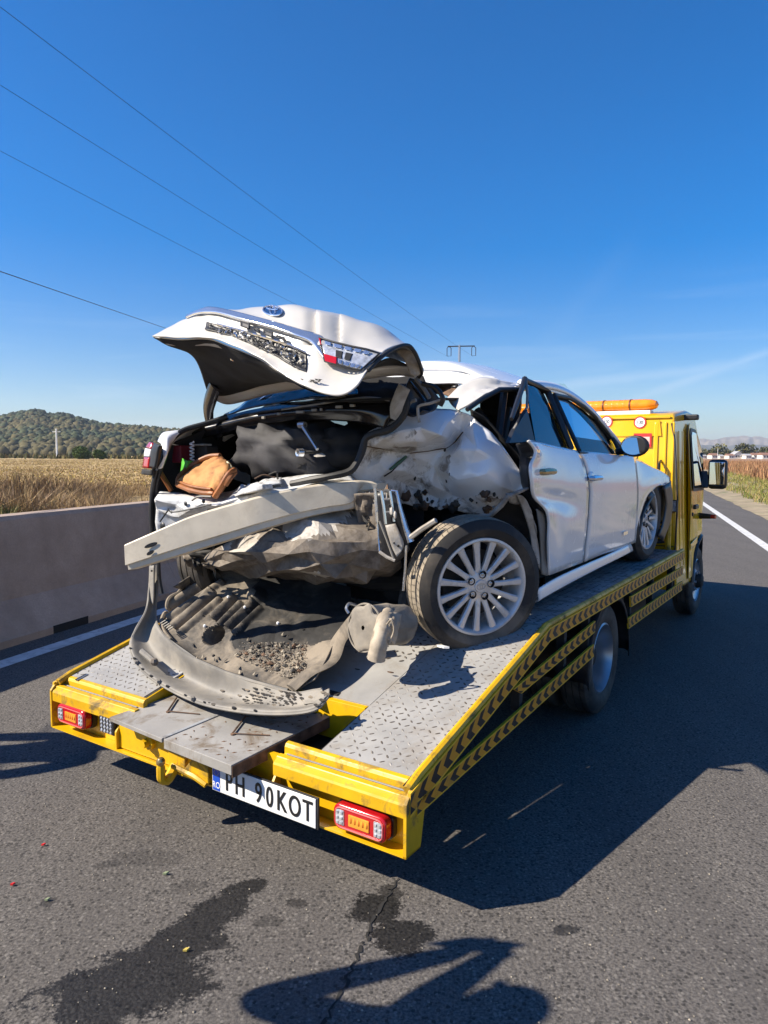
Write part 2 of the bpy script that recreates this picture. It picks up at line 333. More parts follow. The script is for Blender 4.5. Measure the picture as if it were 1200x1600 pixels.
M['emblem'] = simple('emblem_blue', (.015, .05, .16), .12, coat=.8)
M['gold'] = simple('brass_handle', (.55, .40, .19), .25, metal=.8)
M['debris'] = simple('debris', (.30, .26, .20), .8, var=.5, vs=40)
M['debris_dark'] = simple('debris_dark', (.05, .045, .04), .8, var=.5, vs=40)
M['rust'] = simple('rusty_bits', (.13, .075, .045), .85, var=.4, vs=20)
def glass(name, tint, gl=.9, ior=1.65):
    t = NT(name); n, l = t.n, t.l; n.remove(t.b)
    tr = n.new('ShaderNodeBsdfTransparent'); tr.inputs[0].default_value = tint + (1,); g = n.new('ShaderNodeBsdfGlossy'); g.inputs['Roughness'].default_value = .015; g.inputs['Color'].default_value = (gl, gl, gl, 1)
    f = n.new('ShaderNodeFresnel'); f.inputs[0].default_value = ior; mx = n.new('ShaderNodeMixShader')
    l.new(f.outputs[0], mx.inputs[0]); l.new(tr.outputs[0], mx.inputs[1]); l.new(g.outputs[0], mx.inputs[2]); l.new(mx.outputs[0], n['Material Output'].inputs[0]); return t.m
M['glass'] = glass('tinted_glass', (.42, .47, .47)); M['glass_clear'] = glass('clear_glass', (.86, .91, .86), .8, 1.28); M['glass_dark'] = glass('dark_glass', (.16, .19, .19)); M['mirror'] = simple('mirror_glass', (.75, .78, .8), .03, metal=1, var=0)

def tyre_low():                      # the broken wheel's tyre: mud caked on the part that touched the ground
    t = NT('tyre_muddy'); x = t.xyz(); n = t.noise(7, 7, .65)
    d = t.ramp(t.math('ADD', t.math('MULTIPLY', x[2], -1.0), t.math('MULTIPLY', t.math('SUBTRACT', n, .5), .5)), .10, .27, 0, .8)
    e = t.ramp(t.noise(5, 6, .6), .5, .75, 0, .4); f = t.math('MAXIMUM', d, e)
    t.set('Base Color', t.mix(f, (.019, .018, .018), (.185, .15, .11))); t.set('Roughness', .8); t.bump(t.noise(45, 4), .3, .004); return t.m
M['tyre_muddy'] = tyre_low()
def chevron():
    t = NT('chevron_tape'); x = t.xyz('UV')
    v = t.math('ABSOLUTE', t.math('SUBTRACT', x[1], .5)); u = t.math('ADD', x[0], t.math('MULTIPLY', v, -.085))
    s = t.math('FRACT', t.math('DIVIDE', u, .092)); k = t.math('GREATER_THAN', s, .52)
    col = t.mix(k, (.62, .27, .015), (.012, .011, .011))
    e = t.math('GREATER_THAN', v, .40); col = t.mix(e, col, (.74, .43, .02))
    d = t.ramp(t.noise(9, 7, .65), .52, .75, 0, .65); col = t.mix(d, col, (.10, .08, .05))
    t.set('Base Color', col); t.set('Roughness', .5); return t.m
M['chevron'] = chevron()

def asphalt():
    t = NT('asphalt'); big = t.noise(.45, 5); mid = t.noise(6, 5); fine = t.noise(95, 4, .75); sp = t.voro(75)
    col = t.mix(t.ramp(fine, .36, .64), (.040, .0365, .034), (.170, .155, .141))
    col = t.mix(t.ramp(t.noise(.9, 6, .6, co=t.co((2.6, .35, 1), (0, 0, R(19)))), .42, .66, 0, .5), col, (.070, .064, .060))
    vc = t.voro(75, out='Color'); sv = t.n.new('ShaderNodeSeparateXYZ'); t.l.new(vc, sv.inputs[0])
    st = t.math('MULTIPLY', t.math('GREATER_THAN', sv.outputs[0], .80), t.math('LESS_THAN', sp, .42)); col = t.mix(t.math('MULTIPLY', st, .55), col, (.21, .195, .175))
    dk = t.math('MULTIPLY', t.math('LESS_THAN', sv.outputs[1], .2), t.math('LESS_THAN', sp, .5)); col = t.mix(t.math('MULTIPLY', dk, .7), col, (.02, .019, .018))
    # oil and coolant stains left on the road
    x = t.xyz(); nz = t.noise(5.5, 8, .75); nz2 = t.noise(26, 4, .7); tot = None
    def blob(cx, cy, rx, ry, ang, amp=1.):
        nonlocal tot
        c, s_ = math.cos(ang), math.sin(ang); dx = t.math('SUBTRACT', x[0], cx); dy = t.math('SUBTRACT', x[1], cy)
        a = t.math('DIVIDE', t.math('ADD', t.math('MULTIPLY', dx, c), t.math('MULTIPLY', dy, s_)), rx); b = t.math('DIVIDE', t.math('SUBTRACT', t.math('MULTIPLY', dy, c), t.math('MULTIPLY', dx, s_)), ry)
        d = t.math('SQRT', t.math('ADD', t.math('MULTIPLY', a, a), t.math('MULTIPLY', b, b)))
        d = t.math('ADD', d, t.math('MULTIPLY', t.math('SUBTRACT', nz, .5), 2.3)); d = t.math('ADD', d, t.math('MULTIPLY', t.math('SUBTRACT', nz2, .5), .9)); d = t.math('ADD', d, t.math('MULTIPLY', t.math('SUBTRACT', fine, .5), .9))
        q = t.ramp(d, 1.0, .84, 0, amp); tot = q if tot is None else t.math('MAXIMUM', tot, q)
    for px, py, rx, ry, an, am in ((205,1535,.30,.16,.3,1),(275,1480,.16,.12,.5,1),(330,1425,.15,.09,.9,1),(375,1390,.10,.055,.6,1),(150,1580,.12,.1,0,.9),(590,1420,.10,.10,0,1),(625,1460,.12,.09,-.5,1),(610,1395,.05,.05,0,.8),(885,1452,.06,.025,.2,.8),(465,1410,.045,.03,0,.7),(300,1385,.07,.05,0,.35),(230,1340,.16,.06,0,.3),(170,1350,.06,.03,.2,.5),(420,1440,.05,.03,0,.5),(345,1478,.03,.02,0,.8),(75,1410,.03,.03,0,.6)):
        p = WZ(px, py, 0); blob(p.x, p.y, rx, ry, an, am)
    mm = t.n.new('ShaderNodeMix'); mm.data_type = 'RGBA'; mm.blend_type = 'MULTIPLY'; mm.inputs[7].default_value = (.20, .205, .21, 1); t.l.new(col, mm.inputs[6]); t.l.new(tot, mm.inputs[0]); col = mm.outputs[2]
    t.set('Base Color', col); t.set('Roughness', t.ramp(tot, 0, 1, .85, .5)); t.set('Specular IOR Level', .35)
    h = t.math('ADD', fine, t.math('MULTIPLY', sp, -.6)); t.bump(h, .55, .006); return t.m
M['asphalt'] = asphalt()
M['line'] = simple('road_paint', (.58, .58, .57), .7, var=.1, dirt=(.22, .21, .2), ds=12, dlo=.5, dhi=.7, dmax=.7)
M['crack'] = simple('crack', (.018, .017, .016), .95)
def concrete():
    t = NT('concrete'); n = t.noise(3, 8, .65); f = t.noise(70, 3, .7)
    col = t.mix(t.ramp(n, .3, .7), (.29, .215, .16), (.43, .33, .255)); col = t.mix(t.ramp(f, .4, .7, 0, .5), col, (.24, .19, .155))
    st = t.noise(2, 6, .6, co=t.co((2.5, 2.5, .6))); col = t.mix(t.ramp(st, .50, .75, 0, .4), col, (.22, .165, .125))
    t.set('Base Color', col); t.set('Roughness', .9); t.bump(t.math('ADD', n, f), .35, .008); return t.m
M['concrete'] = concrete()
M['flap'] = simple('worn_flap', (.29, .28, .265), .6, var=.15, vs=5, dirt=(.13, .095, .06), ds=7, dlo=.50, dhi=.66, dmax=.85, bump=.2, bs=70)
M['field'] = simple('stubble_field', (.46, .325, .15), .95, var=.35, vs=.5, dirt=(.36, .27, .08), ds=.12, dlo=.5, dhi=.7, bump=.5, bs=3)
M['soil'] = simple('verge_soil', (.30, .24, .155), .95, var=.25, vs=2, dirt=(.12, .13, .05), ds=.8, dlo=.5, dhi=.7, bump=.4, bs=20)
def attr_mat(name, rough=.8, transl=.0):
    t = NT(name); a = t.n.new('ShaderNodeAttribute'); a.attribute_name = 'tint'; t.set('Base Color', a.outputs['Color']); t.set('Roughness', rough); t.set('Specular IOR Level', .2); return t.m
M['tint'] = attr_mat('leaf_tints')
# ------------------------------------------------------------------ the setting: road, lines, verge, fields, hills
RA = R(19.2); RF = Vector((math.sin(RA), math.cos(RA), 0)); RR = Vector((math.cos(RA), -math.sin(RA), 0))
def road(s, r, z=0): return RR*r + RF*s + Vector((0, 0, z))           # s along the road, r across it
def rc(P): return P.dot(RF), P.dot(RR)
bl = rc(WZ(0, 1016, 0))[1]                                            # foot of the barrier
ln_l = rc(WZ(100, 1006, 0))[1]; ln_r = rc(WZ(1150, 822, 0))[1]
edge_r = rc(WZ(1180, 800, 0))[1]
def sheet(r0, r1, z, s0=-14, s1=420, n=24):
    return MB().grid([[road(s0+(s1-s0)*(i/n)**2, r, z) for r in (r0, r1)] for i in range(n+1)])
struct('ground', MB().grid([[Vector((x, y, -.03)) for x in (-9000, -600, -60, 60, 600, 9000)] for y in (-2500, -200, -30, 60, 600, 9000)]), M['field'], smooth=False)
struct('road', sheet(bl-.6, edge_r, .0), M['asphalt'], smooth=False)
def line_strip(r, w, s0, s1, n):
    rows = []
    for i in range(n+1):
        s = s0+(s1-s0)*i/n; rows.append([road(s, r-w/2+noise.noise(Vector((s*3, r, 1)))*.006, .004), road(s, r+w/2+noise.noise(Vector((s*3, r, 5)))*.006, .004)])
    return MB().grid(rows)
struct('edge_line', line_strip(ln_l, .16, -10, 200, 400), M['line'], smooth=False)
struct('edge_line', line_strip(ln_r, .17, 2, 260, 300), M['line'], smooth=False)
# crack across the asphalt
cp = [WZ(*p, 0) for p in ((622,1375),(612,1392),(600,1412),(580,1450),(572,1470),(560,1485),(548,1520),(530,1555),(512,1588),(500,1612),(480,1660))]
cp = cr(cp, 60); rows = []
for i, p in enumerate(cp):
    w = .0022+.0075*abs(noise.noise(Vector((i*.35, 3, 1))))+.003*random.random(); j = Vector((random.gauss(0, .005), random.gauss(0, .005), 0)); p = p+j+Vector((0, 0, .003))
    rows.append([p-Vector((w, .2*w, 0)), p+Vector((w, .2*w, 0))])
struct('road_crack', MB().grid(rows), M['crack'], smooth=False)
# right-hand verge: a broken edge of pale soil
rows = []
for i in range(161):
    s = 3+300*(i/160)**1.8
    rows.append([road(s, edge_r-.12+.10*noise.noise(Vector((s*1.3, 0, 0))), .006), road(s, edge_r+.5, .03), road(s, edge_r+1.6, .06+.05*noise.noise(Vector((s*.6, 4, 0)))), road(s, edge_r+4, .05), road(s, edge_r+9, .0)])
struct('verge', MB().grid(rows), M['soil'])
# small stones and lost bits on the road
mbs = MB()
for k in range(420):
    p = WZ(random.uniform(0, 1150), random.uniform(1130, 1600), 0); r = random.uniform(.0015, .0045)
    mbs.ball(p+Vector((0, 0, r*.5)), r, 5, (1, 1, .7))
link_mesh('gravel', mbs, M['debris'], kind='stuff', smooth=False)

# ---- vegetation as thin blades
def blades(name, pts, hgt, wid, cols, lean=.35, per=1, kind='stuff', seed=1):
    rg = np.random.default_rng(seed); P = np.repeat(np.array(pts, dtype=np.float32), per, 0); n = len(P)
    P[:, :2] += rg.normal(0, .06, (n, 2)); h = hgt*rg.uniform(.45, 1.1, n); w = wid*rg.uniform(.6, 1.3, n)
    if P.shape[1] > 3: h = h*P[:, 3]; w = w*np.clip(P[:, 3], .6, 2)
    a = rg.uniform(0, 6.283, n); la = rg.uniform(0, 6.283, n); ll = np.abs(rg.normal(0, lean, n))*h
    dx, dy = np.cos(a)*w, np.sin(a)*w; tx, ty = np.cos(la)*ll, np.sin(la)*ll
    B = P[:, :3]
    v = np.empty((n, 5, 3), np.float32)
    v[:, 0] = B - np.stack([dx, dy, 0*h], 1); v[:, 1] = B + np.stack([dx, dy, 0*h], 1)
    mid = B + np.stack([tx*.35, ty*.35, h*.6], 1); v[:, 2] = mid + np.stack([dx, dy, 0*h], 1)*.8; v[:, 3] = mid - np.stack([dx, dy, 0*h], 1)*.8
    v[:, 4] = B + np.stack([tx, ty, h], 1)
    me = bpy.data.meshes.new(name); idx = np.arange(n, dtype=np.int32)[:, None]*5
    lp = np.concatenate([idx+np.array([0, 1, 2, 3]), idx+np.array([3, 2, 4])], 1).ravel()
    me.vertices.add(n*5); me.vertices.foreach_set('co', v.ravel()); me.loops.add(len(lp)); me.loops.foreach_set('vertex_index', lp.astype(np.int32))
    me.polygons.add(n*2); st = (np.arange(n, dtype=np.int32)[:, None]*7+np.array([0, 4], dtype=np.int32)).ravel(); me.polygons.foreach_set('loop_start', st.astype(np.int32))
    me.update(calc_edges=True)
    C = np.array(cols, np.float32); ci = rg.integers(0, len(C), n); c = C[ci]*rg.uniform(.7, 1.25, (n, 1)).astype(np.float32)
    at = me.color_attributes.new('tint', 'FLOAT_COLOR', 'POINT'); at.data.foreach_set('color', np.concatenate([np.repeat(c, 5, 0), np.ones((n*5, 1), np.float32)], 1).ravel())
    me.materials.append(M['tint']); o = bpy.data.objects.new(name, me); COL.objects.link(o); o['kind'] = kind; return o
rg = np.random.default_rng(3)
straw = [(.44,.31,.15),(.36,.25,.115),(.50,.37,.19),(.30,.20,.10),(.26,.19,.09)]
dry = [(.33,.22,.11),(.27,.17,.085),(.40,.28,.14),(.20,.14,.07)]
weed = [(.10,.11,.035),(.07,.08,.025),(.14,.13,.05),(.24,.18,.08)]
greens = [(.13,.17,.03),(.17,.19,.045),(.26,.22,.07),(.35,.26,.11)]
def wedge(n, d0, d1, x0, x1, pw=1.0):
    d = d0+(d1-d0)*rg.random(n)**pw; px = rg.uniform(x0, x1, n); return np.stack([(px-600)/FPX*d, d, np.zeros(n)], 1)
# left: rough grass behind the barrier, then stubble
pts = []
for p in wedge(16000, 13, 36, -260, 330, 1.25):
    s, r = rc(Vector(p));
    if r >= bl-1.1: continue
    q_ = noise.noise(Vector((p[0]*.55, p[1]*.40, 5)))
    if q_ > -.12: pts.append((*p, (.60+.95*max(0, q_)+.55*noise.noise(Vector((p[0]*.35, p[1]*.35, 2))))*(1 if p[1] < 22 else max(.25, 1-(p[1]-22)/14))))
blades('tall_dry_grass', pts, .80, .010, dry+dry+straw[:2]+[(.30,.21,.15),(.24,.17,.12)], .6, 5, seed=4)
pts = [(*p, .7+.9*max(0, noise.noise(Vector((p[0]*.3, p[1]*.3, 7))))) for p in wedge(6500, 9.5, 14.5, -200, 320) if rc(Vector(p))[1] < bl-1.0 and noise.noise(Vector((p[0]*.45, p[1]*.45, 11))) > .10-.12*(p[0] > -5)]
blades('green_weeds', pts, .95, .022, weed, .55, 6, seed=5)
pts = [(*p, .7+.5*noise.noise(Vector((p[0]*.08, p[1]*.08, 3)))) for p in wedge(26000, 30, 190, -160, 330, 1.3)]
blades('stubble', pts, .17, .035, straw+[(.50,.39,.10)], .8, 3, seed=6)
# right: verge grass and a standing dry crop
pts = []
for p in wedge(9000, 11, 60, 1040, 1420, 1.5):
    s, r = rc(Vector(p))
    if edge_r+.7+.4*noise.noise(Vector((s*.4, 2, 2))) < r < edge_r+6: pts.append((*p, .5+.6*abs(noise.noise(Vector((p[0]*.4, p[1]*.4, 2)))) + .3*min(1, (r-edge_r)/4)))
blades('verge_grass', pts, .34, .012, greens, .5, 6, seed=8)
pts = []
for p in wedge(16000, 16, 170, 1030, 1500, 1.5):
    s, r = rc(Vector(p))
    if r > edge_r+4.2: pts.append((*p, .8+.35*noise.noise(Vector((p[0]*.2, p[1]*.2, 9)))))
crop = [(.33,.17,.085),(.27,.13,.07),(.40,.22,.11),(.30,.20,.10),(.21,.11,.06)]
blades('dry_crop', pts, 1.05, .026, crop, .3, 4, seed=9)
struct('crop_field', MB().grid([[road(s, r, .02) for r in (edge_r+8, edge_r+30, edge_r+150, edge_r+700)] for s in (5, 60, 200, 620)]), simple('crop_soil', (.30, .175, .095), .95, var=.3, vs=.5), smooth=False)

# ---- hills
def hill(name, prof, d, m, amp=0, n=120, deep=.5, z0=-1):
    P = cr([Vector((a, b, 0)) for a, b in prof], n); rows = []
    for k in range(15):
        f = k/14; row = []
        for q in P:
            t = WD(q.x, q.y, d); h = max(t.z, 2)
            prof_ = math.sin(min(f, .72)/.72*math.pi/2)**1.3 if f < .72 else max(0, 1-((f-.72)/.28)**1.6)
            y = d*(1-deep+deep*f/.72); X_ = t.x*y/d*1.0
            z = z0+(h-z0)*prof_*(1 if f < .72 else 1) + amp*(noise.noise(Vector((X_*.006, y*.006, d)))+.5*noise.noise(Vector((X_*.02, y*.02, d))))*math.sin(min(1, f*1.3)*math.pi)
            row.append(Vector((X_, y, z)))
        rows.append(row)
    mb = MB().grid(rows); return struct(name, mb, m), rows
hill_l, hrows = hill('hills', [(-420,696),(-300,680),(-200,672),(-120,666),(-60,661),(-20,660),(5,661),(30,656),(55,652),(70,654),(78,658),(105,657),(130,663),(165,671),(200,673),(240,675),(300,680),(380,688),(500,699),(640,709),(760,712)], 1000,
    simple('hill_floor', (.06, .065, .03), .95, var=.3, vs=.02), 5)
# the wood on the hill: rounded crowns, joined
def wood(name, rows, n, r0, r1, cols, seed):
    rg = random.Random(seed); mb = MB(); tint = []
    ico = bmesh.new(); bmesh.ops.create_icosphere(ico, subdivisions=1, radius=1); iv = [v.co.copy() for v in ico.verts]; jf = [[v.index for v in f.verts] for f in ico.faces]; ico.free()
    vs = []; fs = []
    for k in range(n):
        i = rg.uniform(0, 10.6); j = rg.uniform(0, len(rows[0])-1.01); a, b = int(i), int(j); fi, fj = i-a, j-b
        p = rows[a][b].lerp(rows[a+1][b], fi).lerp(rows[a][b+1].lerp(rows[a+1][b+1], fi), fj)
        r = rg.uniform(r0, r1)*(1 if rg.random() < .8 else 1.5); q = noise.noise(p*.006); ci = int((q*1.3+.5+rg.uniform(-.35, .35))*len(cols)); c = cols[max(0, min(len(cols)-1, ci))]; g = rg.uniform(.7, 1.3)
        rot = Euler((rg.random()*6, rg.random()*6, rg.random()*6)).to_matrix(); base = len(vs)
        for v in iv: w = rot @ v; vs.append(p+Vector((w.x*r*rg.uniform(.75, 1.15), w.y*r, w.z*r*rg.uniform(.8, 1.25)+r*.5))); tint.append((c[0]*g, c[1]*g, c[2]*g, 1))
        fs += [tuple(x+base for x in f) for f in jf]
    o = link_mesh(name, MB().add(vs, fs), M['tint'], kind='stuff', smooth=True, auto=0)
    at = o.data.color_attributes.new('tint', 'FLOAT_COLOR', 'POINT'); at.data.foreach_set('color', np.array(tint, np.float32).ravel()); return o
aut = [(.024,.040,.028),(.030,.048,.030),(.042,.060,.031),(.056,.070,.032),(.075,.078,.034),(.10,.085,.036)]
wood('forest', hrows, 20000, 1.7, 3.5, [tuple(v*.82 for v in c) for c in aut], 2)
far = simple('far_mountain', (.10, .10, .085), .95, var=.3, vs=.002)
far2 = simple('bare_mountain', (.26, .22, .17), .95, var=.35, vs=.003)
hill('mountains', [(700,708),(850,704),(980,700),(1060,697),(1085,694),(1110,697),(1150,700),(1200,698),(1280,697),(1400,693),(1560,700)], 4200, far, 30, deep=.3)
hill('far_mountains', [(700,706),(900,700),(1040,691),(1085,686),(1110,687),(1140,683),(1165,682),(1200,687),(1300,690),(1500,695)], 6400, far2, 40, deep=.25)
hill('rolling_hills', [(600,712),(800,709),(950,706),(1080,703),(1140,705),(1200,703),(1300,700),(1450,706)], 2400, simple('rolling_hill', (.12,.11,.06), .95, var=.35, vs=.01), 10, deep=.3)

# ---- haze: one closed box of air
hz = bpy.data.materials.new('haze_air'); hz.use_nodes = True; hn = hz.node_tree.nodes; hn.clear(); ho = hn.new('ShaderNodeOutputMaterial'); pv = hn.new('ShaderNodeVolumePrincipled')
pv.inputs['Color'].default_value = (.80, .88, 1, 1); pv.inputs['Density'].default_value = .00011; pv.inputs['Anisotropy'].default_value = .2
hz.node_tree.links.new(pv.outputs[0], ho.inputs['Volume'])
haze = link_mesh('haze', MB().box((-9500, -2600, -1.2), (9500, 9500, 260)), hz, kind='stuff', smooth=False)

# ---- concrete barrier: cast segments with open joints
bar = thing('concrete_barrier', 'long grey concrete road barrier along the left edge of the carriageway, in its own shade', 'barrier', road(6, bl-.3), frame='W')
prof = [(0, 0), (0, .06), (-.015, .075), (-.19, .34), (-.24, 1.0), (-.26, 1.035), (-.45, 1.035), (-.47, 1.0), (-.52, .34), (-.69, .075), (-.70, .06), (-.70, 0)]
def seg(L):
    rows = []
    for i in range(13):
        s = .004+(L-.008)*i/12; rows.append([Vector((a, s, b)) for a, b in prof])
    mb = MB().grid(rows); n = len(prof); mb.f += [tuple(range(n)), tuple(12*n+j for j in range(n))[::-1]]; return mb
me0 = None
RM = Matrix(((RR.x, RF.x, 0, 0), (RR.y, RF.y, 0, 0), (0, 0, 1, 0), (0, 0, 0, 1)))
SEG = 5.2
for k in range(-2, 24):
    if me0 is None:
        o = part('barrier_segment', seg(SEG), M['concrete'], bar, smooth=False, bevel=0); o.data.transform(Matrix.Translation(BASE[bar])); me0 = o.data
    else:
        o = bpy.data.objects.new('barrier_segment', me0); COL.objects.link(o); o.parent = bar
    o.matrix_local = Matrix.Translation(road(k*SEG+1.5, bl)-BASE[bar]) @ RM @ Matrix.Rotation(random.gauss(0, .0015), 4, 'Z')
    for q in range(2):
        pass
# drainage openings at the foot of the barrier (dark slots)
for k in range(-1, 10):
    d0 = rc(WZ(110, 988, .03))[0]
    mb = MB().box((.0015, 0, .0), (.004, .42, .07)); 
    for i in range(len(mb.v)): mb.v[i] = RM @ mb.v[i] + road(d0+k*SEG, bl)
    part('drain_slot', mb, M['crack'], bar, smooth=False)

# ---- poles, wires, bushes, village
def pole_mb(base, h, r0, r1): return MB().tube([base, base+Vector((0, 0, h))], [r0, r1], 8)
top = WD(718, 541, 64); pb = Vector((top.x, top.y, 0)); hp = top.z
up = thing('utility_pole', 'slim lattice utility pole with crossarms and hanging insulators behind the wrecked car', 'pole', pb, frame='W')
part('pole', pole_mb(pb, hp+.1, .20, .10), M['steel'], up)
arm_d = Vector((math.cos(R(-8)), math.sin(R(-8)), 0))
part('crossarm', MB().tube([top-arm_d*1.05, top+arm_d*1.35], .05, 6), M['chassis'], up)
lowt = WD(716, 569, 64); part('crossarm', MB().tube([lowt, lowt-arm_d*1.35], .05, 6), M['chassis'], up)
ins = []
for q, s_ in ((top-arm_d*.95, 1), (top+arm_d*1.25, 1), (lowt-arm_d*1.25, 1)):
    pts = [q, q+Vector((-.16, 0, -.15)), q+Vector((-.16, 0, -.85)), q+Vector((.2, 0, -.85)), q+Vector((.2, 0, -.15)), q]
    part('insulator', MB().tube(pts, .035, 5), M['chassis'], up); ins.append(q+Vector((0, 0, -.95)))
wires = [(ins[1], (15, 4), 13.5, (330, 258)), (ins[0], (0, 117), 16, 0), (ins[2], (0, 222), 19, 0)]
lab = ['uppermost thin power line running down the sky to the utility pole', 'middle thin power line crossing the sky towards the utility pole', 'lower of the three thin power lines meeting at the utility pole']
for (q, pp, d, _), lb in zip(wires, lab):
    a = WD(*pp, d); e = a+(a-q).normalized()*14; n = 40; L = (q-e).length
    pts = [e.lerp(q, i/n)-Vector((0, 0, 1))*.35*math.sin(math.pi*i/n) for i in range(n+1)]
    b = rc(q)[0]; tag(link_mesh('power_line', MB().tube([p-e for p in pts], .0058, 5), M['chassis']), lb, 'cable', 'power lines over the left field').location = e
a = WD(0, 424, 15); b = WD(300, 527, 38); c = b+(b-a)*1.0; e = a-(b-a)*.6
o = link_mesh('telephone_cable', MB().tube([p-e for p in cr([e, a, b, c], 40)], .010, 5), M['ink']); tag(o, 'thick dark cable sloping down behind the open boot lid', 'cable'); o.location = e
# pale pole at the far side of the left field
q = WD(89, 707, 230); q.z = 0; h = WD(89, 670, 230).z
pp_ = thing('concrete_pole', 'pale concrete pole at the far side of the left field in front of the hills', 'pole', q, frame='W')
part('pole', pole_mb(q, h, .34, .22), M['print_white'], pp_); tpc = q+Vector((0, 0, h-1.0))
part('crossarm', MB().tube([tpc-Vector((1.3, 0, 0)), tpc+Vector((1.3, 0, 0))], .10, 6), M['print_white'], pp_)
def bush(px0, px1, py, d, label, cols, n, seed, name='bush', cat='bush', group=None):
    rgn = np.random.default_rng(seed); a, b = WD(px0, 712, d), WD(px1, 712, d); h = WD(px0, py, d).z; c = (a+b)/2; w = (b-a).length/2
    o = thing(name, label, cat, (c.x, c.y, 0), group, frame='W')
    pts = []; mb = MB(); tint = []
    nc = max(3, int(w*2/h*2)); cs = [(rgn.uniform(-.75, .75)*w, rgn.uniform(-.5, .5)*w*.6, rgn.uniform(.3, .6)*h, rgn.uniform(.4, .6)*h) for _ in range(nc)]
    vs = []; fs = []
    for k in range(n):
        x, y, z, r = cs[rgn.integers(0, nc)]; dv = Vector(rgn.normal(0, 1, 3)).normalized()*r*rgn.uniform(.55, 1.05)
        p = Vector((c.x+x, c.y+y, max(.05, z+dv.z)))+Vector((dv.x, dv.y, 0)); s_ = h*.085*rgn.uniform(.6, 1.4)
        e1 = Vector(rgn.normal(0, 1, 3)).normalized(); e2 = e1.orthogonal().normalized(); i = len(vs)
        vs += [p-e1*s_, p+e2*s_*.7, p+e1*s_, p-e2*s_*.7]; fs.append((i, i+1, i+2, i+3)); cc = cols[rgn.integers(0, len(cols))]; g = rgn.uniform(.7, 1.3); tint += [(cc[0]*g, cc[1]*g, cc[2]*g, 1)]*4
    f = part('foliage', MB().add(vs, fs), M['tint'], o, smooth=False); at = f.data.color_attributes.new('tint', 'FLOAT_COLOR', 'POINT'); at.data.foreach_set('color', np.array(tint, np.float32).ravel())
    part('stem', MB().tube([Vector((c.x, c.y, 0)), Vector((c.x, c.y, h*.5))], h*.03, 5), M['rust'], o); return o
gr = [(.06,.10,.02),(.08,.13,.025),(.045,.075,.018),(.11,.15,.035)]
bush(110, 148, 698, 210, 'bright green bush at the far side of the left field, the wider of the two', gr, 1500, 1, group='bushes at the field edge')
bush(146, 168, 701, 205, 'small round green bush right of the wider one at the field edge', gr, 900, 2, group='bushes at the field edge')
ol = [(.06,.065,.025),(.08,.075,.03),(.045,.055,.022),(.12,.11,.035)]
wall_m = simple('village_wall', (.66, .63, .57), .8, var=.05); roof_m = simple('village_roof', (.24, .13, .09), .8, var=.2); roof_g = simple('village_roof_grey', (.36, .36, .37), .6); win_m = simple('village_window', (.03, .035, .04), .2)
hs = [(1090,9,'low white house, leftmost of the village behind the crop',0),(1101,7,'pale house with a grey roof, second from the left in the village',1),(1117,10,'white house with two dark windows near the village telegraph pole',0),(1128,7,'small cream house between garden trees in the village',1),(1143,9,'low cream house left of the gabled house',0),(1154,15,'large gabled white house, tallest in the far village',1),(1170,9,'low pale shed right of the large gabled house',1),(1183,11,'white house with a reddish roof near the right edge of the picture',0),(1197,12,'white house cut by the right edge of the picture',0)]
for px, w, lb, kd in hs:
    d = 420+random.uniform(-25, 25); g = WD(px, 719, d); g.z = 0; ww = w*d/FPX; hh = ww*(.42 if w < 15 else .36)+.6; rh = ww*.3
    o = thing('village_house', lb, 'house', g, 'houses of the village beyond the crop', frame='W')
    part('wall', MB().box((g.x-ww/2, g.y, 0), (g.x+ww/2, g.y+6, hh)), wall_m, o, smooth=False)
    if w >= 15: rp = [(g.x-ww*.58, g.y-.3, hh*.86), (g.x, g.y-.3, hh+rh*1.3), (g.x+ww*.58, g.y-.3, hh*.86)]; part('gable', MB().prism([(g.x-ww/2, g.y-.02, hh), (g.x+ww/2, g.y-.02, hh), (g.x, g.y-.02, hh+rh)], (0, .3, 0)), wall_m, o, smooth=False)
    if w >= 15:
        for s_ in (-1, 1): part('roof', MB().prism([(g.x, g.y-.4, hh+rh*1.12), (g.x+s_*ww*.6, g.y-.4, hh*.82), (g.x+s_*ww*.6, g.y-.4, hh*.82-.2), (g.x, g.y-.4, hh+rh*1.12-.25)], (0, 7, 0)), roof_g, o, smooth=False)
    else: part('roof', MB().prism([(g.x-ww*.55, g.y-.4, hh-.05), (g.x-ww*.55, g.y+3, hh+rh), (g.x-ww*.55, g.y+6.4, hh-.05)], (ww*1.1, 0, 0)), roof_g if kd else roof_m, o, smooth=False)
    for u in (-.28, .12) if w < 15 else (-.3, -.05, .2): part('window', MB().box((g.x+u*ww, g.y-.06, hh*.35), (g.x+u*ww+ww*.14, g.y+.05, hh*.75)), win_m, o, smooth=False)
ts = [(1095,12,699,'dark tree behind the leftmost village house'),(1109,10,700,'dark bushy tree left of the village telegraph pole'),(1126,14,694,'wide olive tree with a yellowing top in mid village'),(1137,10,700,'small yellow-green tree beside the olive one'),(1160,10,692,'pointed dark tree behind the large gabled house'),(1178,12,697,'dark green tree right of the gabled house'),(1194,14,695,'tall dark tree at the right edge of the picture')]
for k, (px, w, py, lb) in enumerate(ts): bush(px-w/2-2, px+w/2+2, py, 445+k*4, lb, ol, 420, 20+k, 'village_tree', 'tree', 'trees of the far village')
g = WD(1121, 719, 400); g.z = 0; o = link_mesh('telegraph_pole', pole_mb(Vector((0, 0, 0)), WD(1121, 700, 400).z, .12, .1), M['print_white']); o.location = g; tag(o, 'thin pale telegraph pole in front of the village', 'pole')
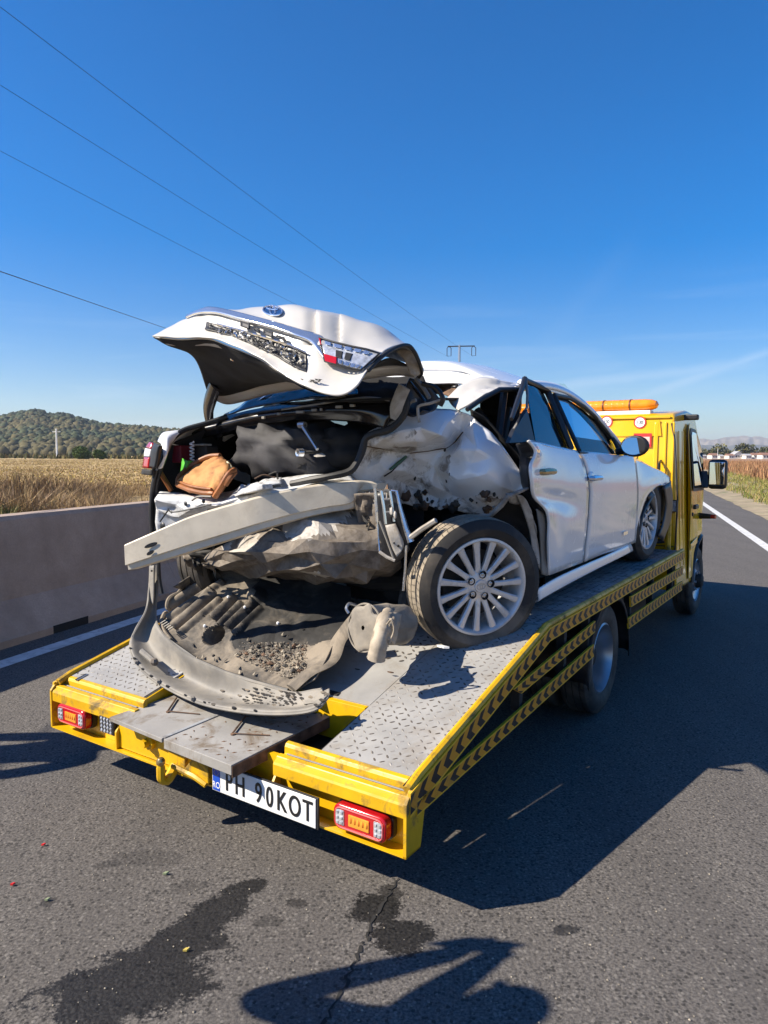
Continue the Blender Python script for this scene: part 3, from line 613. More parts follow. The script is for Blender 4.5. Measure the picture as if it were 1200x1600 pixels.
# long dark hedge below the left hill
rows_h = [WD(px, 712, 235+20*math.sin(px*.05)) for px in range(-300, 420, 12)]
pts = [(p.x+random.gauss(0, 3), p.y+random.gauss(0, 5), 0, random.uniform(.3, 1)) for p in rows_h for _ in range(60)]
blades('hedgerow', pts, 2.0, .30, ol+[(.16,.12,.05)], .4, 1, seed=21)
# ------------------------------------------------------------------ the tow truck (its own frame: x right, y ahead, z up)
HW = 1.035
truck = thing('tow_truck', 'yellow flatbed recovery truck with chevron side rails carrying the wrecked white car', 'tow truck', (0, 2.3, 0))
def dz(y):
    for (a, b), (c, d) in zip(((.09, .455), (1.286, .746), (9, .80)), ((1.286, .746), (9, .80), (10, .80))):
        if y <= c: return b+(d-b)*(y-a)/(c-a)
    return .8
YE = 4.40
def plate_mb(x0, x1, y0, y1, t=.008, n=10, up=0):
    ys = [y0+(y1-y0)*i/n for i in range(n+1)]; 
    if y0 < 1.286 < y1: ys = sorted(ys+[1.286])
    mb = MB(); top = [[V(x0, y, dz(y)+up), V(x1, y, dz(y)+up)] for y in ys]; mb.grid(top); mb.grid([[p-V(0, 0, t) for p in r_][::-1] for r_ in top])
    k = len(ys); o = 2*k
    for i in range(k-1): mb.f += [(2*i, 2*i+2, o+2*i+3, o+2*i+1), (2*i+1, o+2*i, o+2*i+2, 2*i+3)]
    mb.f += [(0, o+1, o, 1), (2*k-2, 2*k-1, o+2*k-2, o+2*k-1)]; return mb
XL, XRr, YW = -.44, .60, .385
part('ramp_plate', plate_mb(-HW+.03, XL, .092, 1.284), M['deck'], truck, smooth=False)
part('ramp_plate', plate_mb(XRr, HW-.03, .092, 1.284), M['deck'], truck, smooth=False)
part('ramp_plate', plate_mb(XL+.006, XRr-.006, YW+.03, 1.284, up=-.003), M['deck'], truck, smooth=False)
part('deck_plate', plate_mb(-HW+.03, -.012, 1.290, YE), M['deck_dark'], truck, smooth=False)
part('deck_plate', plate_mb(-.006, HW-.03, 1.290, YE), M['deck_dark'], truck, smooth=False)
def lozenges(x0, x1, y0, y1, name, m, p=.037, skip=0):
    mb = MB(); i = 0; y = y0+.02
    while y < y1-.012:
        j = 0; x = x0+.018
        while x < x1-.012:
            if random.random() > skip+.35*max(0, noise.noise(V(x*3.1, y*2.2, x0+5))-.12):
                a = R(40) if (i+j) % 2 else R(-40); L, w, h = .0135, .0045, .0026*random.uniform(.6, 1.1); c = V(x+random.gauss(0, .0008), y, 0); e = V(math.cos(a), math.sin(a), 0); f = V(-math.sin(a), math.cos(a), 0)
                b = [c-e*L, c-e*L*.35+f*w, c+e*L*.35+f*w, c+e*L, c+e*L*.35-f*w, c-e*L*.35-f*w]; t_ = [c-e*L*.5, c+e*L*.5]
                b = [V(q.x, q.y, dz(q.y)-.0005) for q in b]; t_ = [V(q.x, q.y, dz(q.y)+h) for q in t_]
                mb.add(b+t_, [(0, 6, 1), (1, 6, 7, 2), (2, 7, 3), (3, 7, 4), (4, 7, 6, 5), (5, 6, 0)][:])
            x += p; j += 1
        y += p*.93; i += 1
    o = part(name, mb, m, truck, smooth=False); o['kind'] = 'stuff'
lozenges(-HW+.03, XL, .1, 1.28, 'tread_pattern', M['lozenge']); lozenges(XRr, HW-.03, .1, 1.28, 'tread_pattern', M['lozenge'], p=.034)
lozenges(XL+.02, XRr, .75, 1.28, 'tread_pattern', M['lozenge'], skip=.4); lozenges(-HW+.03, HW-.03, 1.30, YE, 'tread_pattern', M['lozenge'], skip=.1, p=.042)
# edge bars along the deck, frame under it
for s in (-1, 1):
    pts = [V(s*(HW-.018), y, dz(y)+.004) for y in (.03, .10, .6, 1.15, 1.286, 1.5, 2.5, 3.5, YE)]
    pts[0].z = .435
    part('edge_bar', MB().tube(pts, .017, 8), M['yellow_worn'], truck)
    part('side_frame', MB().prism([(s*(HW-.035), .09, .37), (s*(HW-.035), .09, .44), (s*(HW-.035), 1.286, .73), (s*(HW-.035), YE, .755), (s*(HW-.035), YE, .69), (s*(HW-.035), 1.35, .665)], (-s*.03, 0, 0)), M['chassis'], truck, smooth=False)
def band(top, bot, x, th=.012, name='chevron_rail', n=40):
    T_ = cr([V(x, a, b) for a, b in top], n, True); B_ = cr([V(x, a, b) for a, b in bot], n, True); mb = MB(); uv = []; u = 0
    for i in range(n-1):
        L = (T_[i+1]-T_[i]).length; k = len(mb.v); d = V(-th*(1 if x > 0 else -1), 0, 0)
        mb.v += [B_[i], B_[i+1], T_[i+1], T_[i], B_[i]+d, B_[i+1]+d, T_[i+1]+d, T_[i]+d]
        mb.f += [(k, k+1, k+2, k+3), (k+3, k+2, k+6, k+7), (k+1, k, k+4, k+5), (k+5, k+4, k+7, k+6)]
        uv += [(u, 0), (u+L, 0), (u+L, 1), (u, 1)]+[(u, 1), (u+L, 1), (u+L, 1), (u, 1)]+[(u+L, 0), (u, 0), (u, 0), (u+L, 0)]+[(u, 0)]*4
        u += L
    k = len(mb.v)-8; mb.f += [(0, 3, 7, 4), (k+1, k+5, k+6, k+2)]; uv += [(0, 1)]*8; mb.uv = uv
    return part(name, mb, M['chevron'], truck, smooth=False)
for s in (1, -1):
    x = s*(HW+.004)
    band([(.015, .435), (1.286, .742), (YE-.02, .768)], [(.015, .352), (1.286, .676), (YE-.02, .700)], x, n=61)
    band([(.86, .560), (1.985, .640)], [(.95, .515), (1.985, .576)], x)
    band([(.06, .392), (1.975, .510)], [(.06, .338), (1.975, .440)], x)
    band([(2.72, .656), (YE-.05, .645)], [(2.74, .585), (YE-.05, .575)], x)
    band([(2.68, .523), (YE-.06, .520)], [(2.70, .450), (YE-.06, .446)], x)
    for y, z0, z1 in ((.98, .42, .62), (1.55, .44, .68), (1.93, .42, .70), (2.80, .44, .70), (3.40, .44, .70), (4.05, .44, .70)):
        part('rail_post', MB().box((s*(HW-.05)-.012, y, z0), (s*(HW-.05)+.03*s if s > 0 else s*(HW-.05)+.012, y+.035, z1)) if s > 0 else MB().box((-HW+.02, y, z0), (-HW+.05, y+.035, z1)), M['chassis'], truck, smooth=False)
# rear beam
def bar_x(poly, x0, x1): return MB().prism([V(x0, a, b) for a, b in poly][::-1], (x1-x0, 0, 0))
part('rear_beam', bar_x([(.055, .222), (.075, .222), (.075, .40), (.055, .40)], -HW+.014, HW-.014), M['yellow'], truck, smooth=False)
part('beam_lip', bar_x([(-.004, .214), (.09, .214), (.09, .221), (-.004, .221)], -HW, HW), M['yellow'], truck, smooth=False)
step = [(0, .348), (0, .392), (.004, .400), (.018, .408), (.022, .418), (.045, .421), (.046, .411), (.066, .411), (.067, .438), (.074, .450), (.091, .4555), (.091, .348)]
for x0, x1 in ((-HW+.012, XL+.03), (XRr-.165, HW-.012)): part('rear_step', bar_x(step, x0, x1), M['yellow_worn'], truck, smooth=False, bevel=.003)
for x0, x1 in ((-HW+.03, XL), (XRr-.14, HW-.03)): part('step_rod', MB().tube([V(x0, .056, .4165), V(x1, .056, .4165)], .0045, 6), M['grey_plastic'], truck)
for s in (-1, 1):
    part('end_plate', MB().prism([(s*HW, -.004, .214), (s*HW, -.004, .40), (s*HW, .03, .44), (s*HW, .12, .46), (s*HW, .12, .36), (s*HW, .09, .214)], (-s*.012, 0, 0)), M['yellow_worn'], truck, smooth=False)
part('beam_face', bar_x([(.016, .226), (.054, .226), (.054, .338), (.03, .345), (.016, .33)], -.52, .10), M['yellow'], truck, smooth=False, bevel=.003)
for x0 in (-.53, .10, .42): part('gusset', MB().prism([(x0, .054, .222), (x0, -.0, .222), (x0, .0, .30), (x0, .054, .38)], (.010, 0, 0)), M['yellow'], truck, smooth=False)
# tail lamps
def lamp(xc, zc):
    L = sub_empty('tail_lamp', truck, Matrix.Translation(V(xc, .0, zc)))
    def rr(w, h, r, n=6): 
        out = []
        for cx, cz, a0 in ((w-r, h-r, 0), (-w+r, h-r, 90), (-w+r, -h+r, 180), (w-r, -h+r, 270)):
            out += [V(cx+r*math.cos(R(a0+90*i/n)), 0, cz+r*math.sin(R(a0+90*i/n))) for i in range(n+1)]
        return out
    part('housing', MB().prism([p+V(0, .028, 0) for p in rr(.118, .050, .03)], (0, .022, 0)), M['black'], L)
    part('red_lens', MB().prism([p+V(0, -.012, 0) for p in rr(.112, .046, .028)], (0, .040, 0)), M['red'], L, bevel=.006)
    part('rim_band', MB().tube([p+V(0, -.013, 0) for p in rr(.100, .036, .022)]+[rr(.100, .036, .022)[0]+V(0, -.013, 0)], .0035, 5), simple('pink_rim', (.70, .12, .12), .2), L)
    for s in (-1, 1):
        part('clear_lens', MB().prism([V(s*.082+a, -.0155, b) for a, b in ((-.019, -.028), (-.019, .028), (.019, .028), (.019, -.028))], (0, .006, 0)), M['lens'], L, smooth=False, bevel=.003)
        for k in range(3):
            for j in range(2): part('facet', MB().ball(V(s*.082-.009+.018*j, -.0155, -.018+.018*k), .0075, 6, (1, .5, 1)), M['lens'], L)
    part('indicator_lens', MB().prism([V(a, -.0155, b) for a, b in ((-.044, -.022), (-.044, .020), (.044, .020), (.044, -.022))], (0, .006, 0)), M['amber'], L, smooth=False, bevel=.002)
    for k in range(5): part('facet', MB().ball(V(-.034+.017*k, -.0155, .002), .0085, 6, (.8, .5, 1.5)), M['amber'], L)
lamp(.846, .287); lamp(-.852, .306)
sq = sub_empty('work_light', truck, Matrix.Translation(V(-.590, -.002, .318)))
part('housing', MB().box((-.054, 0, -.040), (.056, .04, .040)), M['black'], sq, smooth=False, bevel=.006)
for a in range(4):
    for b in range(4): part('reflector', MB().ball(V(-.034+.0225*a, -.0005, -.028+.0185*b), .0088, 6, (1, .5, 1)), M['lens'], sq)
# bolt, hook, number plate
part('bolt', MB().lathe([(0, -.012), (.018, -.012), (.020, 0), (.020, .012), (.034, .014), (.037, .022), (.037, .05), (.0, .05)], 8, Matrix.Translation(V(-.300, -.016, .305)) @ Matrix.Rotation(R(90), 4, 'Z')), M['yellow'], truck, auto=25)
part('tow_hook', MB().tube(cr([V(-.115, .0, .25), V(-.115, -.045, .205), V(-.116, -.075, .215), V(-.116, -.078, .255), V(-.116, -.078, .285)], 14), [.022]*5+[.018]*7+[.015, .015], 8), M['yellow'], truck)
part('hook_ball', MB().ball(V(-.116, -.078, .292), .020, 10), M['gold'], truck)
part('hook_bracket', MB().box((-.165, .0, .228), (-.06, .02, .30)), M['yellow_worn'], truck, smooth=False, bevel=.004)
part('hook_hinge', MB().prism([(-.06, .012, .24), (.10, .012, .23), (.10, .012, .33), (.02, .012, .33)], (0, -.03, 0)), M['yellow_worn'], truck, smooth=False, bevel=.004)
part('hook_bar', MB().tube([V(-.10, -.03, .262), V(.03, -.03, .25), V(.09, -.02, .225)], .012, 6), M['yellow_worn'], truck)
pl = sub_empty('number_plate', truck, Matrix.Translation(V(.397, -.024, .273)) @ Matrix.Rotation(R(-2.4)*0+R(0.3), 4, 'Y'))
part('plate', MB().box((-.266, 0, -.055), (.266, .004, .055)), M['plate'], pl, smooth=False, bevel=.0018)
part('frame', MB().box((-.272, .004, -.060), (.276, .012, .060)), M['black'], pl, smooth=False, bevel=.002)
part('country_band', MB().box((-.262, -.0012, -.0515), (-.222, .002, .0515)), M['blue'], pl, smooth=False)
XY = Matrix.Rotation(R(90), 4, 'X')
text_mesh('lettering', 'RO', .036, M['print_white'], pl, Matrix.Translation(V(-.242, -.0016, -.030)) @ XY, .0004, .85)
for k in range(12):
    a = 2*math.pi*k/12; part('star', MB().ball(V(-.242+.012*math.cos(a), -.0016, .022+.012*math.sin(a)), .0019, 5, (1, .3, 1)), M['eu_yellow'], pl)
cx = -.200
for ch, w in (('P', .056), ('H', .061), (' ', .036), ('9', .053), ('0', .056), ('K', .060), ('O', .063), ('T', .054)):
    if ch != ' ':
      for dx in (-.0012, .0012): text_mesh('letter', ch, .112, M['ink'], pl, Matrix.Translation(V(cx+w/2+dx, -.0014-dx*.1, -.002)) @ XY, .0006, .66 if ch in '90O' else .70, bold=.0004)
    cx += w+.0025
# folded-out flap over the well
FL, FM, FR = V(-.474, -.065, .402), V(-.085, -.092, .402), V(.330, -.112, .402)
BL_, BM_, BR_ = V(-.33, .56, .468), V(.03, .545, .468), V(.425, .53, .468)
def slab(q, t, name, m): return part(name, MB().prism(q, V(0, 0, -t)), m, truck, smooth=False, bevel=.002)
slab([FL, FM+V(-.004, 0, 0), BM_+V(-.004, 0, 0), BL_], .018, 'flap_plate', M['flap'])
slab([FM+V(.008, 0, 0), FR, BR_, BM_+V(.008, 0, 0)], .040, 'flap_plate', M['flap'])
part('flap_seam', MB().prism([FM+V(-.012, .01, .004), FM+V(.006, .01, .004), BM_+V(.006, 0, .004), BM_+V(-.012, 0, .004)], V(0, 0, -.012)), M['deck_dark'], truck, smooth=False)
part('flap_edge', MB().prism([FR+V(0, .002, -.005), FR+V(.004, .002, -.005), BR_+V(.004, 0, -.005), BR_+V(0, 0, -.005)], V(0, 0, -.045)), M['rust'], truck, smooth=False)
def on_flap(px, py, up=.002):
    n = (FR-FL).cross(BL_-FL).normalized(); o = FL
    e = toT(EYE); p1 = toT(EYE+ray(px, py)); d = p1-e; t = (o-e).dot(n)/d.dot(n); return e+d*t+n*up
for a, b, c in (((276, 1093), (263, 1113), (312, 1117)), ((384, 1122), (364, 1148), (422, 1150))):
    part('pull_handle', MB().tube([on_flap(*a, .008), on_flap(*b, .008)], .0042, 6), M['rust'], truck); part('pull_handle', MB().tube([on_flap(*b, .006), on_flap(*c, .004)], .0026, 6), M['rust'], truck)
    part('handle_foot', MB().ball(on_flap(*b, .003), .012, 7, (1, 1, .4)), M['rust'], truck)
# lozenge wear on the right flap plate
mb = MB()
for i in range(15):
    for j in range(10):
        if random.random() < .55:
            f, g = (i+.5)/15, (j+.5)/10; p = FM.lerp(FR, .06+.9*g).lerp(BM_.lerp(BR_, .06+.9*g), f*.97+.015); a = R(40) if (i+j) % 2 else R(-40); e = V(math.cos(a), math.sin(a), .1)*.013; q = V(-math.sin(a), math.cos(a), 0)*.0045
            mb.add([p-e, p+q, p+e, p-q, p+V(0, 0, .0035)], [(0, 4, 1), (1, 4, 2), (2, 4, 3), (3, 4, 0)])
o = part('tread_pattern', mb, M['rust'], truck, smooth=False); o['kind'] = 'stuff'
# the well's cross member and floor
part('cross_member', bar_x([(YW, .36), (YW+.028, .36), (YW+.028, dz(YW)), (YW, dz(YW)-.002)], XL+.01, XRr-.01), M['yellow'], truck, smooth=False, bevel=.002)
part('well_side', MB().prism([(XL+.002, .09, .36), (XL+.002, YW, .40), (XL+.002, YW, dz(YW)-.01), (XL+.002, .09, .445)], (.012, 0, 0)), M['yellow'], truck, smooth=False)
part('well_side', MB().prism([(XRr-.002, .09, .36), (XRr-.002, YW, .40), (XRr-.002, YW, dz(YW)-.01), (XRr-.002, .09, .445)], (-.012, 0, 0)), M['chassis'], truck, smooth=False)
part('well_floor', MB().box((XL, .08, .335), (XRr, YW+.2, .345)), M['chassis'], truck, smooth=False)
# slots for lashing straps
for px, py, z in ((640, 1212, .47), (741, 1095, .60), (838, 992, .73), (127, 1053, .475), (232, 1004, .58)):
    p = Z(px, py, z); p.z = dz(p.y); y0, y1 = p.y-.03, p.y+.03
    part('strap_slot', MB().prism([(p.x-.008, y0, dz(y0)+.001), (p.x+.008, y0, dz(y0)+.001), (p.x+.008, y1, dz(y1)+.001), (p.x-.008, y1, dz(y1)+.001)], (0, 0, .003)), M['ink'], truck, smooth=False)
    part('slot_rim', MB().tube([V(p.x+.011, y0, dz(y0)+.003), V(p.x+.011, y1, dz(y1)+.003)], .004, 5), M['steel'], truck)
# chassis, axle, tank
for s in (-1, 1): part('chassis_rail', MB().box((s*.38-.04, .42, .40), (s*.38+.04, 5.9, .54)), M['chassis'], truck, smooth=False)
part('axle', MB().tube([V(-.8, 2.33, .335), V(.8, 2.33, .335)], .06, 10), M['chassis'], truck); part('differential', MB().ball(V(0, 2.33, .335), .17, 12), M['chassis'], truck)
part('fuel_tank', MB().box((.45, 3.0, .36), (.88, 3.9, .62)), M['chassis'], truck, smooth=False, bevel=.03); part('tool_box', MB().box((-.9, 2.9, .36), (-.45, 4.0, .62)), M['chassis'], truck, smooth=False, bevel=.02)
for y in (1.0, 1.6, 2.75, 3.6, 4.3): part('cross_beam', MB().box((-.98, y, dz(y)-.09), (.98, y+.05, dz(y)-.012)), M['chassis'], truck, smooth=False)
# ---- wheels
def tyre_prof(r, w, rr_):
    h = w/2
    return [(rr_, -h*.80), (rr_+.02, -h*.95), ((rr_+r)/2, -h*1.02), (r-.02, -h*.90), (r-.004, -h*.76), (r, -h*.55), (r, -h*.50), (r-.008, -h*.48), (r-.008, -h*.42), (r, -h*.40), (r+.002, -h*.04), (r-.008, -h*.03), (r-.008, h*.03), (r+.002, h*.04), (r, h*.40), (r-.008, h*.42), (r-.008, h*.48), (r, h*.50), (r, h*.55), (r-.004, h*.76), (r-.02, h*.90), ((rr_+r)/2, h*1.02), (rr_+.02, h*.95), (rr_, h*.80)]
def truck_wheel(x, y, s, dual):
    Wm = sub_empty('wheel', truck, Matrix.Translation(V(x, y, .337)) @ Matrix.Rotation(0 if s > 0 else math.pi, 4, 'Z'))
    part('tyre', MB().lathe(tyre_prof(.337, .185, .212), 56), M['tyre'], Wm)
    d = -.06 if dual else .055
    part('rim', MB().lathe([(.215, .075), (.205, .082), (.198, .066), (.190, .02), (.186, d+.02), (.160, d), (.118, d-.005), (.100, d+.02), (.075, d+.024), (0, d+.024)], 48), M['steel'], Wm)
    part('hub', MB().lathe([(.072, d+.02), (.066, d+.075), (.05, d+.085), (0, d+.087)], 24), M['chassis'], Wm)
    for k in range(6):
        a = k*math.pi/3; part('lug_nut', MB().lathe([(0, d+.042), (.012, d+.042), (.013, d+.015)], 6, Matrix.Translation(V(0, .088*math.cos(a), .088*math.sin(a)))), M['steel'], Wm)
    if dual: part('tyre', MB().lathe([(a, b-.225) for a, b in tyre_prof(.337, .185, .212)], 40), M['tyre'], Wm)
for s in (1, -1): truck_wheel(s*.905, 2.33, s, True); truck_wheel(s*.850, 5.58, s, False)
for s in (1, -1):
    pr = []
    for k in range(15): a = math.pi*(k/14)*1.06-.1; pr.append((2.33-math.cos(a)*.425, .337+math.sin(a)*.40))
    rows = [[V(s*.70, a, b) for a, b in pr], [V(s*1.0, a, b) for a, b in pr], [V(s*1.028, 2.33+(a-2.33)*1.0, b-.012) for a, b in pr], [V(s*1.030, 2.33+(a-2.33)*.97, b-.04) for a, b in pr]]
    part('mudguard', MB().grid(rows), M['black'], truck, solid=.006)
# ---- cab
YC = 4.50; ZT = Y(1000, 646, YC).z
tx = lambda y: max(0, y-5.55)*.17
cz = lambda z: .960 if z < 1.25 else .960-.075*((z-1.25)/(ZT-1.25))**1.4
arch = [(5.58+.43*math.cos(R(a)), .38+.40*math.sin(R(a))) for a in (180, 160, 140, 120, 100, 80, 60, 40, 20, 0)]
side = [(YC, .40), (YC, ZT-.10), (YC+.025, ZT-.03), (YC+.10, ZT), (YC+.6, ZT+.05), (YC+.95, ZT+.03), (5.70, ZT-.28), (5.98, 1.34), (6.35, 1.20), (6.72, 1.02), (6.80, .8), (6.82, .42), (6.05, .38)]+arch[::-1]+[(5.12, .38)]
bmc = bmesh.new(); vr = [bmc.verts.new((cz(b)-tx(a), a, b)) for a, b in side]; vl = [bmc.verts.new((-cz(b)+tx(a), a, b)) for a, b in side]; n = len(side)
f1 = bmc.faces.new(vr); f2 = bmc.faces.new(vl[::-1])
for i in range(n): bmc.faces.new((vr[i], vl[i], vl[(i+1) % n], vr[(i+1) % n]))
bmesh.ops.triangulate(bmc, faces=[f1, f2]); bmesh.ops.recalc_face_normals(bmc, faces=bmc.faces)
mb = MB(); bmc.verts.index_update(); mb.v = [v.co.copy() for v in bmc.verts]; mb.f = [tuple(v.index for v in f.verts) for f in bmc.faces]; bmc.free()
cab = part('cab', mb, M['cab_yellow'], truck, bevel=.022, auto=50)
# rear wall relief: raised frame, ribs
def rw(px, py): return Y(px, py, YC)
zb0 = .78
part('rear_panel', MB().prism([(-.72, YC-.012, zb0+.35), (.60, YC-.012, zb0+.35), (.60, YC-.012, ZT-.30), (.54, YC-.012, ZT-.24), (-.66, YC-.012, ZT-.24), (-.72, YC-.012, ZT-.30)], (0, .012, 0)), M['cab_yellow'], cab, bevel=.008, auto=20)
part('rear_panel', MB().prism([(-.80, YC-.010, ZT-.20), (.80, YC-.010, ZT-.20), (.78, YC-.010, ZT-.06), (-.78, YC-.010, ZT-.06)], (0, .010, 0)), M['cab_yellow'], cab, bevel=.008, auto=20)
for x, w in ((.735, .035), (.82, .02), (.885, .018)):
    part('corner_rib', MB().box((x, YC-.012, .82), (x+w, YC+.002, ZT-.08)), M['cab_yellow'], cab, bevel=.006, auto=20); part('corner_rib', MB().box((-x-w, YC-.012, .82), (-x, YC+.002, ZT-.08)), M['cab_yellow'], cab, bevel=.006, auto=20)
part('lower_panel', MB().box((-.90, YC-.016, .79), (.90, YC, 1.06)), M['cab_yellow'], cab, bevel=.01, auto=20)
for k in range(7): part('vent_slat', MB().box((.60, YC-.024, .83+.03*k), (.84, YC-.014, .845+.03*k)), M['chassis'], cab, smooth=False)
p = rw(1051, 790); wl_ = part('work_lamp', MB().box((p.x-.045, YC-.06, p.z-.05), (p.x+.045, YC-.01, p.z+.05)), M['chassis'], truck, smooth=False, bevel=.005); part('lens', MB().box((p.x-.038, YC-.064, p.z-.043), (p.x+.038, YC-.058, p.z+.043)), M['lens'], wl_, smooth=False)
for q in ((948, 659), (1000, 660)):
    p = Y(*q, YC-.012); st = part('speed_sticker', MB().lathe([(0, 0), (.053, 0), (.053, .002)], 28, Matrix.Translation(V(p.x, YC-.0135, p.z)) @ Matrix.Rotation(R(-90), 4, 'Z')), M['print_red'], truck, smooth=False)
    part('disc', MB().lathe([(0, 0), (.042, 0), (.042, .001)], 28, Matrix.Translation(V(p.x, YC-.0165, p.z)) @ Matrix.Rotation(R(-90), 4, 'Z')), M['print_white'], st, smooth=False)
    text_mesh('lettering', '130', .044, M['ink'], st, Matrix.Translation(V(p.x, YC-.0182, p.z-.001)) @ XY, .0004, .8, bold=.0004)
p = Y(1004, 688, YC-.012); st = part('warning_sticker', MB().box((p.x-.075, YC-.0150, p.z-.06), (p.x+.075, YC-.0125, p.z+.06)), M['print_red'], truck, smooth=False)
part('band', MB().box((p.x-.06, YC-.0158, p.z-.035), (p.x+.06, YC-.0145, p.z+.03)), simple('sticker_cream', (.75, .45, .4), .4), st, smooth=False)
part('gutter', MB().tube([V(-.86, YC+.01, ZT-.035), V(.86, YC+.01, ZT-.035)], .012, 6), M['cab_yellow'], cab)
for z in (.785, 1.075): part('panel_seam', MB().box((-.93, YC-.0185, z), (.93, YC-.0165, z+.007)), M['crack'], cab, smooth=False)
for s in (-1, 1): part('corner_seal', MB().tube([V(s*.938, YC-.006, .44), V(s*.945, YC-.006, 1.2), V(s*.905, YC-.006, 1.7), V(s*.875, YC-.006, ZT-.09)], .008, 6), M['black'], cab)
part('grab_bar', MB().tube([V(.80, YC-.01, 1.15), V(.80, YC-.07, 1.17), V(.80, YC-.07, 1.50), V(.80, YC-.01, 1.52)], .012, 6), M['black'], truck)
part('headboard_tube', MB().tube([V(-.90, YC-.10, dz(4.4)), V(-.90, YC-.10, 1.20), V(.78, YC-.10, 1.20), V(.90, YC-.10, 1.08), V(.90, YC-.10, dz(4.4))], .024, 8), M['yellow_worn'], truck)
part('winch_cable', MB().tube(cr([V(.3, YC-.08, .86), V(.45, 4.25, .80), V(.62, 4.3, .80), V(.86, YC-.06, .83)], 16), .012, 6), M['black'], truck)
# doors, windows, mirrors
for s in (1, -1):
    def sx(z, e=.005): return s*(cz(z)+e)
    def sp(y, z, e=.005): return V(sx(z, e-tx(y)), y, z)
    dl = [(4.98, .44), (4.98, 1.20), (5.02, ZT-.14), (5.10, ZT-.07), (5.36, ZT-.08), (5.62, ZT-.30), (5.86, 1.28), (5.86, 1.02), (5.62, .82), (5.34, .80), (5.18, .66), (5.13, .44)]
    bmd = bmesh.new(); fv = bmd.faces.new([bmd.verts.new(sp(a, b)) for a, b in dl]); bmesh.ops.triangulate(bmd, faces=[fv]); bmd.verts.index_update()
    mb = MB(); mb.v = [v.co.copy() for v in bmd.verts]; mb.f = [tuple(v.index for v in f.verts) for f in bmd.faces]; bmd.free()
    door = part('cab_door', mb, M['cab_yellow'], truck, smooth=False, solid=.008)
    wdl = [(5.04, 1.24), (5.07, ZT-.15), (5.13, ZT-.11), (5.34, ZT-.12), (5.58, ZT-.33), (5.80, 1.29), (5.6, 1.23)]
    part('window_seal', MB().prism([sp(a, b, .009) for a, b in wdl][::s], V(s*.003, 0, 0)), M['black'], door, smooth=False)
    gl_ = [(5.08, 1.27), (5.10, ZT-.18), (5.15, ZT-.145), (5.33, ZT-.155), (5.55, ZT-.35), (5.75, 1.31), (5.6, 1.265)]
    part('window_pane', MB().prism([sp(a, b, .0125) for a, b in gl_][::s], V(s*.003, 0, 0)), M['glass_dark'], door, smooth=False)
    part('handle', MB().box((min(sx(1.1, .005), sx(1.1, .035)), 5.06, 1.075), (max(sx(1.1, .005), sx(1.1, .035)), 5.20, 1.115)), M['black'], door, bevel=.008, smooth=False)
    part('lock', MB().lathe([(0, .012), (.016, .012), (.018, 0)], 12, Matrix.Translation(sp(5.05, 1.03, .004)) @ Matrix.Rotation(0 if s > 0 else math.pi, 4, 'Z')), M['black'], door)
    part('rub_strip', MB().prism([sp(5.0, .70, .006), sp(5.3, .74, .006), sp(5.3, .80, .006), sp(5.0, .76, .006)], V(s*.008, 0, 0)), M['cab_yellow'], door, smooth=False, bevel=.003)
    # rear quarter window strip of the cab
    part('shut_line', MB().prism([sp(4.965, .44, .0005), sp(4.975, .44, .0005), sp(4.975, 1.25, .0005), sp(5.0, ZT-.12, .0005), sp(4.99, ZT-.12, .0005), sp(4.965, 1.25, .0005)], V(s*.002, 0, 0)), M['crack'], cab, smooth=False)
    for yy in (4.60, 4.74): part('side_rib', MB().prism([sp(yy, .6, .001), sp(yy+.03, .6, .001), sp(yy+.03, ZT-.15, .001), sp(yy, ZT-.15, .001)], V(s*.008, 0, 0)), M['cab_yellow'], cab, smooth=False, bevel=.004)
    # wheel arch lip
    part('arch_lip', MB().tube([V(s*(.962-tx(a)), a, b) for a, b in arch], .022, 6), M['black'], cab)
    a = sp(5.72, 1.33, .0); mr = part('mirror', MB().box((s*1.065-.085, 5.66, 1.24), (s*1.065+.085, 5.76, 1.53)), M['black'], truck, bevel=.035, smooth=True, auto=60)
    part('mirror_glass', MB().box((s*1.065-.068, 5.652, 1.285), (s*1.065+.068, 5.661, 1.505)), M['mirror'], mr, smooth=False, bevel=.003)
    for z in (1.285, 1.36): part('mirror_arm', MB().tube([V(s*.88, 5.76, z+.01), V(s*1.02, 5.71, z)], .018, 8), M['black'], mr)
    part('mirror_foot', MB().prism([sp(5.62, 1.25, 0), sp(5.86, 1.25, 0), sp(5.84, 1.36, 0), sp(5.66, 1.42, 0)], V(s*.05, 0, 0)), M['black'], mr, smooth=False, bevel=.01)
    ml = part('marker_arm', MB().tube([V(s*.95, 5.50, .985), V(s*1.06, 5.47, .985)], [.030, .022], 8), M['black'], truck); part('marker_lens', MB().tube([V(s*1.06, 5.47, .985), V(s*1.10, 5.46, .985)], .02, 8), M['red'], ml)
    rl = part('roof_lamp', MB().box((min(s*.86, s*1.00), 4.95, ZT-.045), (max(s*.86, s*1.00), 5.02, ZT+.005)), M['black'], cab, smooth=False, bevel=.012)
# windscreen and nose
part('windscreen', MB().prism([(-.80, 5.735, ZT-.30), (.80, 5.735, ZT-.30), (.86, 5.99, 1.36), (-.84, 5.99, 1.36)], (0, .02, .01)), M['glass_dark'], cab, smooth=False)
part('grille', MB().box((-.5, 6.80, .62), (.5, 6.84, .86)), M['black'], cab, smooth=False); part('bumper', MB().box((-.74, 6.70, .38), (.74, 6.88, .60)), M['black'], cab, smooth=False, bevel=.03)
for s in (-1, 1): part('headlight', MB().box((s*.57-.14, 6.70, .68), (s*.57+.14, 6.83, .88)), M['lens'], cab, smooth=False, bevel=.02)
